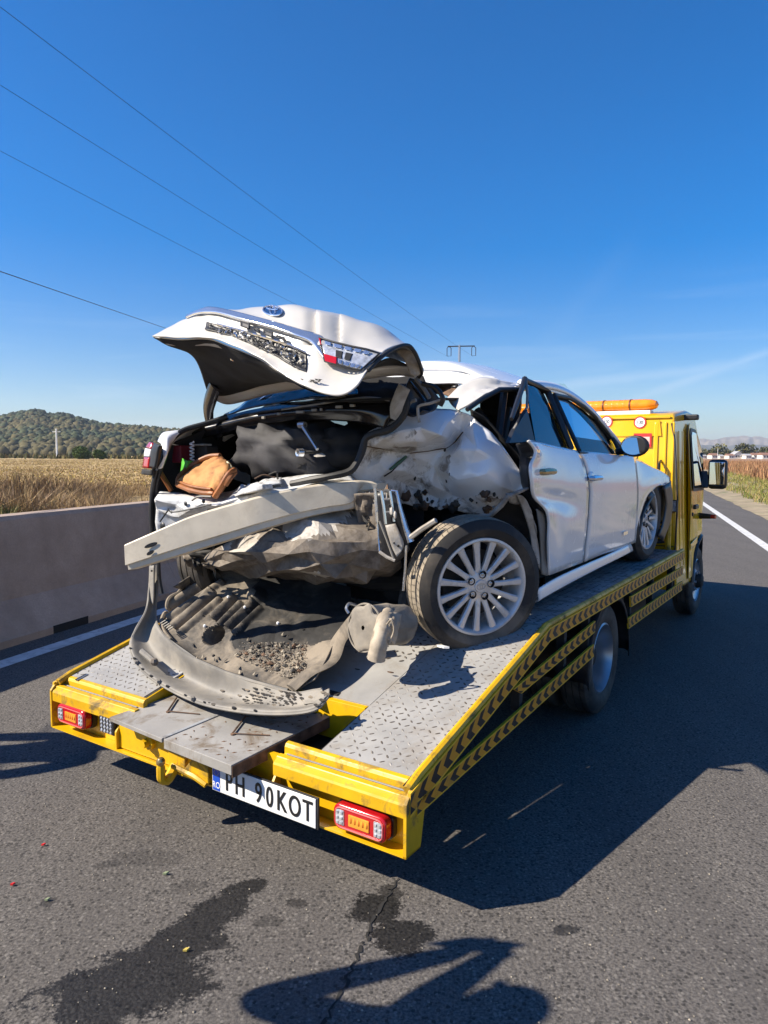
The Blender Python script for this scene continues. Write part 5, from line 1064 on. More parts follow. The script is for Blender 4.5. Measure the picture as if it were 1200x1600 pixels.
lm, LG = patch(lr+[top1, top2], 130, 80, crum=.014, sc=6, seed=21, edge=False)
# a hard buckle across the right half of the lid
for r_ in LG:
    for p in r_:
        px, py = proj_(p)
        if py < 540 and 470 < px < 560:
            p.y += .034*math.exp(-((px-487)/7)**2)-.018*math.exp(-((px-503)/9)**2)+.035*math.exp(-((px-524)/5)**2)
lm = MB().grid(LG)
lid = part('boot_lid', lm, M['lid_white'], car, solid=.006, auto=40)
def strip(rows, nu, nv, m, name, off=-.008, solid=.006, par=None, **k):
    return part(name, MB().grid([[p+V(0, off, 0) for p in r_] for r_ in patch(rows, nu, nv, **k)[1]]), m, par or lid, solid=solid)
# chrome garnish
strip([PY([(296,498,.385),(315,491,.365),(342,490,.345),(376,499,.33),(402,506,.325),(435,515,.325),(462,524,.325),(488,534,.335),(500,548,.33),(514,566,.32)]),
       PY([(297,496,.39),(317,487.5,.375),(343,486.5,.36),(376,494.5,.35),(405,502,.345),(438,510,.345),(468,520,.35),(500,531,.36),(511,545,.36),(517,564,.335)]),
       PY([(299,494,.395),(320,485,.385),(336,482,.38),(368,488,.37),(408,498,.36),(440,507,.36),(474,517,.37),(506,527,.385),(514,542,.37),(518,564,.34)])], 60, 7, M['chrome'], 'chrome_garnish', off=-.02, solid=.012)
# number-plate recess: torn dark bed, slots, silver bits
def rec(f, n=9):                     # a curve between the recess top and bottom edges
    A = PY([(326,504,.33),(365,514,.32),(402,524,.31),(431,534,.31),(462,545,.31),(482,553,.315)]); B = PY([(323,515,.30),(364,525,.29),(402,541,.28),(431,554,.275),(458,571,.27),(482,583,.28)])
    return cr([a.lerp(b, f) for a, b in zip(A, B)], n)
strip([rec(0), rec(.5), rec(1)], 60, 16, M['black'], 'plate_recess', off=-.010, crum=.012, sc=28, seed=2, hard=True)
rz = random.Random(9); mb = MB(); mb2 = MB()
for k in range(150):
    f = rz.uniform(.05, .95); c = rec(f, 60); p = c[rz.randrange(3, 59)]+V(0, -.020, 0); s_ = rz.uniform(.004, .014)
    e1 = V(rz.gauss(0, 1), rz.gauss(0, .4), rz.gauss(0, 1)).normalized()*s_; e2 = V(rz.gauss(0, 1), rz.gauss(0, .4), rz.gauss(0, 1)).normalized()*s_*.5
    (mb if k % 2 else mb2).add([p-e1, p+e2, p+e1, p-e2, p+V(0, -.006, 0)], [(0, 1, 4), (1, 2, 4), (2, 3, 4), (3, 0, 4)])
o = part('torn_foil', mb, M['chrome_dirty'], lid, smooth=False); o['kind'] = 'stuff'; o = part('broken_plastic', mb2, M['grey_plastic'], lid, smooth=False); o['kind'] = 'stuff'
part('recess_trim', MB().tube([p+V(0, -.022, 0) for p in PY([(345,508,.33),(380,517,.32),(420,529,.31),(460,541,.31),(484,552,.315)])], .005, 6), M['chrome'], lid)
for a, b, c, d in ((377,497,391,515), (397,505,406,521), (413,511,427,528), (433,519,447,533)):
    part('lamp_slot', MB().prism([Y(a, b+4, .305), Y(c, b+8, .305), Y(c, d, .285), Y(a, d-5, .285)], (0, -.006, 0)), M['ink'], lid, smooth=False)
    part('lamp_slot_edge', MB().prism([Y(a+3, b+8, .292), Y(c-2, b+11, .292), Y(c-2, d-2, .276), Y(a+3, d-6, .276)], (0, -.004, 0)), M['grey_plastic'], lid, smooth=False)
# lamp insert in the lid
LA = [(506,529,.375),(530,536,.385),(555,542,.40),(580,547,.42),(600,553,.44)]; LB = [(515,566,.325),(530,570,.33),(545,574,.34),(558,578,.35),(570,580,.36)]
A_, B_ = PY(LA), PY(LB)
lamp_i = strip([A_, [a.lerp(b, .5)+V(0, -.012, 0) for a, b in zip(A_, B_)], B_], 30, 10, M['lens'], 'boot_lamp', off=-.014, solid=.01)
def la(f, g): return cr(A_, 40)[int(f*39)].lerp(cr(B_, 40)[int(f*39)], g)+V(0, -.030, 0)
def quad(f0, f1, g0, g1, m, nm, t=.006): return part(nm, MB().prism([la(f0, g0), la(f1, g0), la(f1, g1), la(f0, g1)], (0, -t, 0)), m, lid, smooth=False, bevel=.002)
quad(.04, .32, .66, .98, M['red'], 'red_lens'); quad(.0, .05, .02, .3, M['red'], 'red_lens')
for f in (.30, .48): quad(f, f+.13, .34, .66, M['ink'], 'lamp_cell')
for f in (.12, .28, .44, .60, .76): quad(f, f+.11, .06, .22, M['chrome'], 'reflector', .008)
for f in (.36, .52, .68, .82): quad(f, f+.10, .74, .92, M['chrome_dirty'], 'reflector', .008)
part('lamp_frame', MB().tube([la(x, 0) for x in (0, .25, .5, .75, 1)]+[la(1, 1)]+[la(x, 1) for x in (.75, .5, .25, 0)]+[la(0, 0)], .004, 5), M['black'], lid)
# emblem: three rings on a dark blue oval
ec = Y(428, 490, .415); ex = (Y(443, 491.5, .415)-Y(413, 488.5, .415))/2; ez = (Y(428, 482.5, .44)-Y(428, 497.5, .39))/2; en = ex.cross(ez).normalized(); en = -en if en.y > 0 else en
ring = lambda rx, ry, oz=0, k=28: [ec+en*.016+ex*(rx*math.cos(2*math.pi*i/k))+ez*(oz+ry*math.sin(2*math.pi*i/k)) for i in range(k+1)]
em = part('emblem', MB().prism([p-en*.012 for p in ring(.98, .98)[:-1]], en*.010), M['emblem'], lid, smooth=False)
for a in ((1, 1), (.27, .92), (.62, .36, .52)): part('emblem_ring', MB().tube(ring(*a), .0035, 6), M['chrome'], lid)
# spelled-out letters of the badge, scuffed away, left of the lid's corner
for k in range(4): part('badge_letter', MB().box((-.006, -.004, -.005), (.006, 0, .005), Matrix.Translation(Y(276+5.0*k, 516.5, .335))), M['chrome_dirty'], lid, smooth=False)
for k in range(26):
    p = Y(rz.uniform(470, 500), rz.uniform(590, 606), .235); part('scuff', MB().prism([p, p+V(rz.uniform(.006, .02), 0, -.003), p+V(rz.uniform(.004, .014), 0, -.008)], (0, -.004, 0)), M['debris_dark'], lid, smooth=False) if k < 18 else None
# underside: black liner, pale inner flange
U0 = [Y(a, b, c+.03) for a, b, c in ((240,527,.30),(282,532,.28),(325,531,.26),(359,543,.25),(405,562,.24),(438,584,.23),(480,608,.22),(526,617,.24),(556,602,.29),(573,580,.36))]
U1 = PY([(262,539,.36),(290,545,.38),(330,548,.38),(365,560,.36),(410,575,.34),(445,590,.33),(485,604,.33),(528,608,.36),(560,592,.42),(585,570,.48)])
U2 = PY([(303,558,.55),(325,570,.58),(360,582,.58),(400,590,.56),(440,595,.55),(470,598,.55),(505,596,.55),(545,588,.58),(580,575,.62),(610,560,.66)])
U3 = PY([(324,611,.80),(345,618,.84),(375,612,.86),(410,602,.88),(455,594,.88),(490,588,.88),(530,582,.88),(570,575,.88),(610,570,.88),(640,572,.90)])
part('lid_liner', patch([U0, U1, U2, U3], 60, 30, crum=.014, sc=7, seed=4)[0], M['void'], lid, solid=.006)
part('lid_lip', patch([[p+V(0, -.004, .006) for p in U0], [Y(a, b, c) for a, b, c in ((262,539,.345),(288,541,.35),(325,540,.33),(362,549,.31),(407,566,.29),(440,586,.275),(482,606,.26),(526,612,.29),(556,598,.33),(576,577,.40))]], 50, 4)[0], M['lid_white'], lid, solid=.003)
part('lid_flange', patch([[p for p in U3], [p+V(0, .05, -.045) for p in U3]], 50, 4)[0], M['lid_white'], lid, solid=.004)
part('latch', MB().ball(Y(365, 559, .40), .018, 8), M['chrome'], lid); part('latch', MB().ball(Y(372, 561, .40), .014, 8), M['chrome'], lid)
part('lid_end', patch([[Y(618, 549, .70), Y(632, 545, .72), Y(646, 552, .76)], [Y(632, 563, .74), Y(642, 562, .77), Y(655, 568, .82)], [Y(641, 585, .80), Y(648, 588, .84), Y(656, 585, .90)]], 8, 10, crum=.006)[0], M['grime_white'], lid, solid=.006)
part('lid_seal', MB().tube(cr(PY([(575,579,.35),(598,556,.44),(622,542,.56),(640,541,.66),(653,561,.76),(659,582,.90),(651,593,.92)]), 30), .009, 6), M['rubber_seal'], lid)
part('inner_panel', patch([PY([(540,598,1.05),(580,590,1.05),(620,588,1.06),(662,588,1.10)]), PY([(540,614,1.0),(580,608,1.0),(620,606,1.0),(668,604,1.06)]), PY([(545,630,.98),(590,628,.98),(630,630,.99),(672,628,1.02)])], 24, 12, crum=.03, sc=7, seed=12, hard=True)[0], M['void'], car, solid=.01)
# hinge arms
part('hinge_arm', MB().tube(cr(PY([(335,603,.74),(331,617,.76),(326,635,.80),(327,655,.84),(334,672,.86),(343,684,.88)]), 20), .016, 8, flat=(0, 1, 0)), M['black_gloss'], car)
part('hinge_arm', MB().tube(cr(PY([(632,604,.86),(625,620,.86),(619,638,.86),(619,655,.88)]), 14), .011, 8, flat=(0, 1, 0)), M['grime_white'], car)
part('hinge_bracket', patch([PY([(640,590,.95),(668,600,1.0),(688,625,1.06)]), PY([(630,615,.93),(655,625,.97),(680,640,1.02)]), PY([(628,645,.90),(645,650,.90),(660,640,.93)])], 14, 12, crum=.035, sc=8, seed=7, hard=True)[0], M['black'], car, solid=.008)
for pts, r, m in (([(650,592),(662,607),(671,622)], .010, 'grey_plastic'), ([(640,597),(652,612),(664,628)], .008, 'black_gloss'), ([(655,660),(653,643),(655,634),(672,630),(689,625)], .007, 'grime_white'), ([(660,600),(680,605),(692,622),(688,634)], .012, 'black'), ([(632,650),(640,630),(650,625)], .009, 'grey_plastic')):
    part('torn_bracket', MB().tube(cr([Y(a, b, .90) for a, b in pts], 12), r, 6), M[m], car)
def dr(px):                          # the rear end is pushed forward on the right
    K = ((245, -.12), (330, -.08), (400, -.02), (470, .10), (560, .33), (640, .40))
    for (a, b), (c, d) in zip(K, K[1:]):
        if px <= c: return b+(d-b)*max(0, px-a)/(c-a)
    return .40
def PD(r_): return [Y(a, b, c+dr(a)) for a, b, c in r_]
def YD(a, b, c): return Y(a, b, c+dr(a))
# --- boot: box, shelf, rear glass
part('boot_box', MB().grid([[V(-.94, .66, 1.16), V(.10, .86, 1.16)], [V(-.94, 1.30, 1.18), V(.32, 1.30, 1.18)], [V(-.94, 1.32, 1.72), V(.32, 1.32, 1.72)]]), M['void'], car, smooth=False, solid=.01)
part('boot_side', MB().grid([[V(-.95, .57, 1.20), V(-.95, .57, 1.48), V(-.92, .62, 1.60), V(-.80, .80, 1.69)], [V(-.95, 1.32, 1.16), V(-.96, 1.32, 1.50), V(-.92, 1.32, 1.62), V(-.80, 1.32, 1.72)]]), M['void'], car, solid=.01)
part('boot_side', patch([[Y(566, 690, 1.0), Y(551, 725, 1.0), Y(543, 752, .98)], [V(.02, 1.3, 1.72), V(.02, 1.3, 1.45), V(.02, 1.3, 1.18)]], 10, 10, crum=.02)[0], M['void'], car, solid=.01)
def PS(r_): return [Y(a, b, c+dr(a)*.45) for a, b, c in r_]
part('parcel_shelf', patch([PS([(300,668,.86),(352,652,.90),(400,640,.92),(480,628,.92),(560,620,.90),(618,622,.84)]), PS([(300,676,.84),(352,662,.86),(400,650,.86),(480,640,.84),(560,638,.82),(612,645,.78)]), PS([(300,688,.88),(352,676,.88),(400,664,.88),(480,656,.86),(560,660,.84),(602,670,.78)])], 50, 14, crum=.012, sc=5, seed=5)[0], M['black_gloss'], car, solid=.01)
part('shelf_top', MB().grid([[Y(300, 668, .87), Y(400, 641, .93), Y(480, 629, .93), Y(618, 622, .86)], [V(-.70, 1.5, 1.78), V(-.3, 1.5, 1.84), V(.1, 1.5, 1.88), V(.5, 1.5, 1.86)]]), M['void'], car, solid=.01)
for a, b, w in ((413,653,.02), (437,647,.022), (470,644,.05), (492,641,.03), (503,640,.012), (531,636,.04), (552,634,.03)):
    p = PS([(a, b, .815)])[0]; part('shelf_clip', MB().box((-w/2, -.012, -.006), (w/2, 0, .007), Matrix.Translation(p)), M['grey_plastic'], car, smooth=False, bevel=.002)
part('shelf_trim', MB().tube(cr(PS([(440,640,.84),(500,631,.83),(560,622,.82),(590,622,.80),(608,626,.77)]), 24), .005, 6), M['grey_plastic'], car)
part('rear_glass', patch([PY([(356,648,.92),(400,637,.95),(470,626,.95),(560,617,.92)]), PY([(362,644,1.05),(398,624,1.10),(445,611,1.10),(560,604,1.05)]), PY([(372,640,1.25),(404,613,1.35),(440,601,1.45),(560,592,1.35)])], 40, 16, crum=.02, sc=5, seed=9, hard=True)[0], M['glass_dark'], car, solid=.006)
part('glass_frame', MB().tube(cr(PY([(352,650,.92),(372,640,1.22),(390,625,1.28),(404,613,1.33),(440,600,1.44),(475,594,1.42)]), 24), .013, 6), M['black'], car)
for k in range(9):
    a = rz.uniform(385, 450); p = Y(a, 645-(a-352)*.32+rz.uniform(-6, 4), 1.0); q = p+V(rz.uniform(.05, .18), .04, rz.uniform(.01, .05))
    part('glass_shard', MB().prism([p, q, q+V(-.02, .02, .012)], (0, .004, 0)), M['chrome_dirty'] if k % 3 else M['glass'], car, smooth=False)
# opening seals
part('boot_seal', MB().tube(cr(PY([(241,770,.52),(246,745,.52),(254,722,.53),(262,698,.56),(272,683,.60),(290,671,.68),(325,661,.78),(355,651,.86)]), 40), .015, 8), M['rubber_seal'], car)
part('boot_seal', MB().tube(cr(PD([(634,610,.50),(636,625,.49),(630,650,.48),(610,670,.47),(584,678,.46),(571,686,.46),(566,704,.46),(558,722,.45),(545,737,.45),(512,745,.48),(480,751,.54),(455,756,.58)]), 60), [.017+.004*noise.noise(V(i*.2, 1, 1)) for i in range(60)], 8), M['rubber_seal'], car)
part('loose_seal', MB().tube(cr(PY([(244,735,.46),(238,765,.45),(236,800,.45),(238,835,.46),(242,865,.47)]), 24), .011, 8), M['rubber_seal'], car); part('loose_seal', MB().tube(cr(PY([(249,738,.48),(243,765,.47),(241,800,.47),(243,835,.47),(247,870,.47),(249,905,.48),(253,928,.48)]), 24), .010, 8), M['rubber_seal'], car)
part('wiper_strip', MB().tube(cr(PD([(278,799,.56),(320,793,.56),(370,782,.56),(410,772,.56),(440,764,.56)]), 24), .0065, 8, flat=(0, 1, 0)), M['grey_plastic'], car)
# left rear corner and its lamp
part('rear_corner', patch([PY([(247,690,.54),(255,677,.56),(275,674,.62),(288,673,.68)]), PY([(253,696,.50),(260,688,.52),(270,682,.58),(282,677,.64)]), PY([(255,715,.48),(262,705,.50),(265,698,.54),(270,690,.60)]), PY([(246,733,.47),(253,731,.48),(256,722,.52),(259,715,.56)])], 16, 20, crum=.008)[0], M['white'], car, solid=.008)
part('rear_corner', patch([PY([(247,690,.54),(255,677,.56),(275,674,.62)]), [V(-.93, .85, 1.60), V(-.90, .85, 1.68), V(-.80, .95, 1.74)], [V(-.92, 1.4, 1.62), V(-.88, 1.4, 1.70), V(-.78, 1.4, 1.76)]], 10, 10)[0], M['white'], car, solid=.008)
tl = part('rear_lamp', patch([PY([(237,692,.50),(246,694,.44),(251,697,.42)]), PY([(231,700,.52),(240,702,.44),(249,706,.42)]), PY([(228,714,.52),(238,716,.44),(247,720,.42)]), PY([(226,728,.52),(236,730,.44),(244,732,.42)])], 10, 16)[0], M['black'], car, solid=.02)
part('red_lens', patch([PY([(236,692,.50),(241,693,.455)]), PY([(230.5,700,.50),(238,702,.44)])], 6, 6)[0], M['red'], tl, solid=.022)
part('white_lens', patch([PY([(230,701,.50),(238,702.5,.44)]), PY([(228,713,.50),(236,714,.44)])], 6, 6)[0], M['print_white'], tl, solid=.022)
part('red_lens', patch([PY([(228,714,.50),(236,715,.44)]), PY([(225.5,731,.50),(234.5,732,.44)])], 6, 6)[0], M['red'], tl, solid=.022)
part('lamp_base', patch([PY([(225,733,.50),(238,734,.43)]), PY([(224,741,.50),(239,743,.43)])], 5, 4)[0], M['chassis'], tl, solid=.022)
part('lamp_bolt', MB().tube(PY([(238,742,.46),(246,733,.46)]), .006, 5), M['steel'], tl)
# rear panel under the opening
RP = [PD([(250,769,.66),(300,774,.68),(350,770,.70),(400,757,.72),(450,747,.72),(510,741,.70),(545,739,.62)]), PD([(244,776,.52),(285,786,.52),(335,783,.53),(385,773,.53),(440,765,.52),(500,753,.52),(552,748,.50)]),
      PD([(243,795,.52),(282,803,.55),(332,800,.57),(388,786,.57),(445,776,.56),(505,762,.55),(560,757,.52)]), PD([(244,825,.54),(288,826,.60),(338,818,.62),(395,802,.62),(450,792,.62),(510,782,.60),(570,775,.55)]), PD([(250,862,.58),(292,858,.64),(342,846,.68),(400,838,.70),(460,830,.70),(520,822,.66),(580,800,.60)])]
part('rear_panel', crumple(RP, 80, .020, 13, cuts=3, smooth=1, wr=.003), M['inner_white'], car, solid=.004, auto=20)
for pts, r, m in (([(262,795),(268,800),(290,797),(330,788)], .004, 'ink'), ([(250,815),(262,798)], .004, 'ink'), ([(398,748),(412,742),(430,746)], .004, 'rust'), ([(420,742),(432,738),(434,749)], .005, 'debris_dark'), ([(300,782),(310,776),(330,776)], .005, 'grey_plastic')):
    part('loose_wire', MB().tube(cr([YD(a, b, .50) for a, b in pts], 12), r, 5), M[m], car)
for px, py, r in ((254,822,.020), (290,787,.012), (268,800,.008), (318,783,.012)): part('hole', MB().ball(YD(px, py, .515), r, 10, (1, .3, 1)), M['ink'], car)
part('inner_sheet', patch([PD([(368,776,.50),(400,766,.52),(440,755,.54)]), PD([(362,770,.62),(395,758,.66),(440,746,.68)])], 20, 10, crum=.03, sc=14, seed=3, hard=True)[0], M['inner_white'], car, solid=.004)
part('lock_plate', MB().box((-.06, -.01, -.012), (.06, .06, .012), Matrix.Translation(YD(398, 764, .50)) @ Matrix.Rotation(R(-12), 4, 'Y')), M['inner_white'], car, smooth=False, bevel=.005)
# bumper beam, swung out on the left
bt = [(195,851,3.33),(250,827,3.32),(300,806,3.32),(360,788,3.32),(404,776,3.32),(440,768,3.33),(480,760,3.34),(530,754,3.36),(556,752,3.37),(575,753,3.39),(590,756,3.40)]
bb = [(197,891,3.33),(250,875,3.32),(300,860,3.32),(352,844,3.32),(393,831,3.32),(430,820,3.33),(462,811,3.34),(506,801,3.35),(548,793,3.37),(556,772,3.39),(588,765,3.40)]
Tp = cr([toT(WD(*p)) for p in bt], 60); Bp = cr([toT(WD(*p)) for p in bb], 60); mb = MB(); K = []
for a, b in zip(Tp, Bp):
    bk = V(.012, .055, 0); dn = (b-a).normalized(); dn.normalize(); K.append([a, a.lerp(b, .05)+V(0, -.004, 0), a.lerp(b, .80)+V(0, -.004, 0), a.lerp(b, .81)+V(0, .010, 0), b+V(0, .012, 0), b+bk, a+bk*1.1, a+V(.002, .012, .004)])
mb.grid([r_+[r_[0]] for r_ in K]); n_ = len(K[0])+1; mb.f += [tuple(range(n_-1))[::-1], tuple((len(K)-1)*n_+j for j in range(n_-1))]
bm_ = part('bumper_beam', mb, M['alu'], car, auto=12)
def onbeam(px, py): 
    best = min(range(len(Tp)), key=lambda i: abs(proj_(Tp[i].lerp(Bp[i], .5))[0]-px)); a, b = Tp[best], Bp[best]; pa, pb = proj_(a)[1], proj_(b)[1]; return a.lerp(b, (py-pa)/(pb-pa))+V(0, -.0045, 0)
for (a, b), (c, d) in (((227,854.5),(245,849)), ((230,865.5),(240,862))): part('slot', MB().prism([toT(WD((a+c)/2+math.cos(t_)*(c-a)/2*1.12-math.sin(t_)*.8, (b+d)/2+math.cos(t_)*(d-b)/2*1.12+math.sin(t_)*3.6, 3.3135)) for t_ in [k_*math.pi/10 for k_ in range(20)]], (0, -.0012, 0)), M['ink'], bm_, smooth=False)
# torn metal under the beam
TM = [PD([(318,868,.74),(345,850,.72),(385,838,.68),(430,820,.62),(480,804,.58),(530,796,.56),(570,800,.50),(600,812,.48)]), PD([(322,880,.66),(360,866,.61),(402,856,.55),(450,842,.48),(500,832,.44),(550,826,.43),(590,832,.44),(612,848,.46)]),
      PD([(335,888,.70),(378,882,.62),(420,878,.54),(470,872,.44),(520,866,.38),(565,860,.38),(600,862,.42),(625,872,.48)]), PD([(352,890,.80),(390,892,.73),(430,897,.63),(480,902,.51),(530,906,.44),(565,905,.44),(598,894,.50),(628,884,.58)]), PD([(360,893,.95),(395,897,.92),(432,903,.85),(480,907,.75),(530,910,.70),(565,909,.70),(598,898,.74),(628,888,.8)])]
tm = crumple(TM, 85, .030, 17, cuts=4, smooth=0, wr=.005)
to = part('crushed_floor_pan', tm, [M['mud_metal'], M['grime_white']], car, solid=.004, auto=20)
for f, fv in zip(to.data.polygons, tm.f):
    c = tm.v[fv[0]]; f.material_index = 1 if noise.noise(c*5+V(3, 1, 2))+(c.z-1.12)*3.5 > .12 and c.x < .2 else 0
part('torn_flap', patch([PD([(440,848,.52),(480,822,.54),(535,806,.56)]), PD([(445,856,.48),(488,838,.47),(540,812,.50)]), PD([(450,862,.52),(495,845,.50),(545,822,.54)])], 26, 8, crum=.025, sc=9, seed=5, hard=True)[0], M['grime_white'], car, solid=.004)
for k, (a, b, c, d) in enumerate(((285,868,300,885), (300,872,312,895), (315,880,330,888), (290,862,330,870))):
    part('bracket', patch([PY([(a,b,.60),(c,b-3,.62)]), PY([(a+4,(b+d)/2,.57),(c+3,(b+d)/2,.62)]), PY([(a+8,d,.60),(c+6,d+6,.64)])], 6, 8, crum=.03, sc=9, seed=k, hard=True)[0], M['chassis'] if k % 2 else M['mud_metal'], car, solid=.006)
part('bolt', MB().ball(Y(274, 869, .56), .014, 8), M['steel'], car); part('underbody', MB().box((-.80, 1.35, .84), (.50, 1.9, .98)), M['chassis'], car, smooth=False, bevel=.02)
part('exhaust_pipe', MB().tube(cr([V(.40, .95, .70), V(.30, 1.15, .84), V(.10, 1.5, .86)], 12), .03, 8), M['mud_metal'], car); part('coil_spring', MB().tube([V(.42+.05*math.cos(i*.7), 1.18+.05*math.sin(i*.7), .86+.0045*i) for i in range(60)], .008, 5), M['chassis'], car)
part('suspension_arm', MB().tube([V(-.6, 1.25, .92), V(.1, 1.2, .88), V(.65, 1.12, .95)], .05, 8), M['chassis'], car); part('rear_subframe', patch([PY([(540,905,1.30),(600,890,1.30),(645,870,1.3)]), PY([(540,945,1.30),(600,945,1.30),(650,945,1.3)])], 12, 8, crum=.06, sc=7, hard=True)[0], M['chassis'], car, solid=.01)
# smashed right-hand lamp carrier
lc = part('lamp_carrier', MB().tube([YD(a, b, .36) for a, b in ((611,766),(620,767.5),(626,795),(634,825),(642,847))], [.005, .007, .009, .013, .016], 7), M['chrome_dirty'], car)
for pts, r, m in (([(586,763),(588,790),(589.5,815)], .0075, 'chrome_dirty'), ([(589.5,815),(593,864),(615,876)], .004, 'chrome_dirty'), ([(593,814),(604,842),(616,876)], .005, 'grey_plastic'), ([(596,767),(600,792),(603,819)], .008, 'chrome'), ([(609.5,767),(613,790),(616,815)], .0065, 'chrome'), ([(586,764),(596,767),(609,766)], .006, 'chrome_dirty'), ([(599,780),(611,780)], .006, 'chrome_dirty'), ([(601,800),(614,800)], .005, 'chrome_dirty'), ([(604,770),(604,780)], .003, 'chrome'), ([(593,862),(604,870),(617,876)], .008, 'grime_white'), ([(635,852),(633,891),(630,923)], .0055, 'chrome_dirty'), ([(641,840),(660,826),(681,813)], .012, 'grime_white')):
    part('lamp_strut', MB().tube([YD(a, b, .355) for a, b in pts], r, 6), M[m], lc)
part('lamp_plate', patch([PD([(602,821,.35),(618,818,.35)]), PD([(607,838,.34),(625,834,.34)]), PD([(613,856,.35),(631,850,.35)]), PD([(620,870,.355),(627,862,.355)])], 6, 14, crum=.008)[0], M['grime_white'], lc, solid=.005)
part('lamp_body', patch([PD([(588,770,.40),(612,768,.40),(628,790,.40)]), PD([(590,820,.40),(610,825,.39),(634,830,.40)]), PD([(598,868,.41),(618,880,.41),(640,860,.41)])], 10, 14, crum=.02, hard=True)[0], M['black'], lc, solid=.01)
for a, b in ((611,835), (616,848), (622,853), (608,790), (612,806)): part('clip_hole', MB().ball(YD(a, b, .347), .007, 6), M['ink'], lc)
part('reflector_bits', MB().ball(YD(612, 798, .35), .016, 7, (.7, .5, 1.5)), M['grime_white'], lc); part('reflector_bits', MB().ball(YD(617, 805, .35), .014, 7, (.7, .5, 1.5)), M['grime_white'], lc)
for k in range(22):
    p = YD(rz.uniform(560, 600), rz.uniform(772, 860), rz.uniform(.42, .5)); part('crumpled_scrap', MB().prism([p, p+V(rz.uniform(-.05, .05), .01, rz.uniform(.02, .07)), p+V(rz.uniform(.01, .05), -.02, rz.uniform(-.03, .03))], (0, .006, 0)), M[rz.choice(['mud_metal', 'chassis', 'grey_plastic', 'rust'])], car, smooth=False)
part('scrap_plate', patch([PD([(553,772,.44),(588,770,.42)]), PD([(556,800,.46),(590,800,.44)]), PD([(565,850,.48),(596,850,.46)])], 10, 14, crum=.05, sc=9, seed=31, hard=True)[0], M['mud_metal'], car, solid=.006)
# ------------------------------------------------------------------ loose things on the deck and in the boot
bc = thing('bumper_cover', 'torn dusty grey rear bumper cover hanging from the car onto the ramp above the flap', 'bumper cover', (-.3, .3, .5))
CC = [((236,882,.50),(240,880,.51),(244,884,.52)),((233,925,.45),(239,925,.47),(245,925,.48)),((228,955,.40),(236,958,.44),(243,962,.45)),((207,995,.32),(228,985,.40),(250,985,.40)),((205,1018,.26),(235,1010,.37),(268,1005,.36)),((220,1045,.22),(255,1035,.34),(290,1022,.33)),
      ((255,1072,.17),(295,1062,.31),(328,1042,.30)),((310,1098,.14),(345,1085,.28),(370,1058,.29)),((375,1112,.12),(400,1098,.25),(415,1071,.29)),((440,1116,.12),(450,1104,.22),(458,1084,.28)),((490,1110,.14),(492,1100,.2),(490,1080,.27)),((512,1090,.20),(508,1088,.22),(503,1078,.25))]
rows = [[Y(*c[k]) for c in CC] for k in range(3)]
rows = [rows[0], [a.lerp(b, .12)+V(0, 0, .012) for a, b in zip(rows[0], rows[1])], rows[1], [a.lerp(b, .9)+V(0, 0, .004) for a, b in zip(rows[1], rows[2])], rows[2]]
cm, CG = patch(rows, 110, 26, crum=.008, sc=6, seed=3)
part('skin', cm, M['grey_plastic'], bc, solid=.005, auto=50)
part('rim', MB().tube(CG[0], .007, 6), M['grey_plastic'], bc); part('rim', MB().tube([p+V(0, 0, .003) for p in CG[-1]], .006, 6), M['grey_plastic'], bc)
rz = random.Random(3)
for f in (.36, .42, .47, .51, .56, .61, .66, .72, .77): p = CG[2][int(f*109)]+V(0, -.004, .008); part('clip_hole', MB().ball(p, rz.uniform(.006, .011), 6, (1.5, .6, .8)), M['ink'], bc)
for f in (.44, .54, .63): p = CG[1][int(f*109)]+V(0, -.006, .010); part('clip', MB().box((-.016, -.008, -.006), (.016, .008, .008), Matrix.Translation(p) @ Matrix.Rotation(R(-30), 4, 'Z')), M['grey_plastic'], bc, smooth=False, bevel=.002)
part('reflector', MB().tube([Y(222, 1018, .27), Y(243, 1036, .235)], .016, 8), M['grey_plastic'], bc); part('reflector_clip', MB().ball(Y(241, 1034, .225), .020, 8), M['mud_metal'], bc)
part('side_tab', patch([[Y(234,885,.47), Y(241,883,.46)], [Y(233,915,.46), Y(241,918,.455)], [Y(234,940,.44), Y(240,946,.44)]], 5, 14)[0], M['grey_plastic'], bc, solid=.006)
for a, b in ((237,892), (235,938)): part('bolt_hole', MB().ball(Y(a, b, .445), .006, 6), M['ink'], bc)
for k in range(5): part('vent_slot', MB().tube([Y(251+3*k, 974+2.6*k, .385), Y(259+3*k, 969+2.6*k, .40)], .004, 5), M['ink'], bc)
part('torn_end', patch([[Y(470,1088,.26), Y(500,1080,.25), Y(515,1076,.27)], [Y(475,1100,.20), Y(502,1096,.2), Y(513,1088,.22)]], 14, 8, crum=.02, sc=14, hard=True)[0], M['grey_plastic'], bc, solid=.005)
def onC(px, py, up): best = min((q for r_ in CG for q in r_), key=lambda q: (proj_(q)[0]-px)**2+(proj_(q)[1]-py)**2); return best+V(0, -up*.5, up)
for k in range(150):                # dried mud and grit stuck to the cover
    px = rz.choice((rz.gauss(405, 14), rz.gauss(452, 11), rz.gauss(425, 40))); p = onC(px, 1075+rz.uniform(0, 28)+abs(px-430)*.02, .001); part('mud_spot', MB().ball(p, rz.uniform(.004, .013), 7, (1.6, 1.2, .22)), M['debris_dark'] if k % 4 else M['tray'], bc, smooth=True) if k < 150 else None
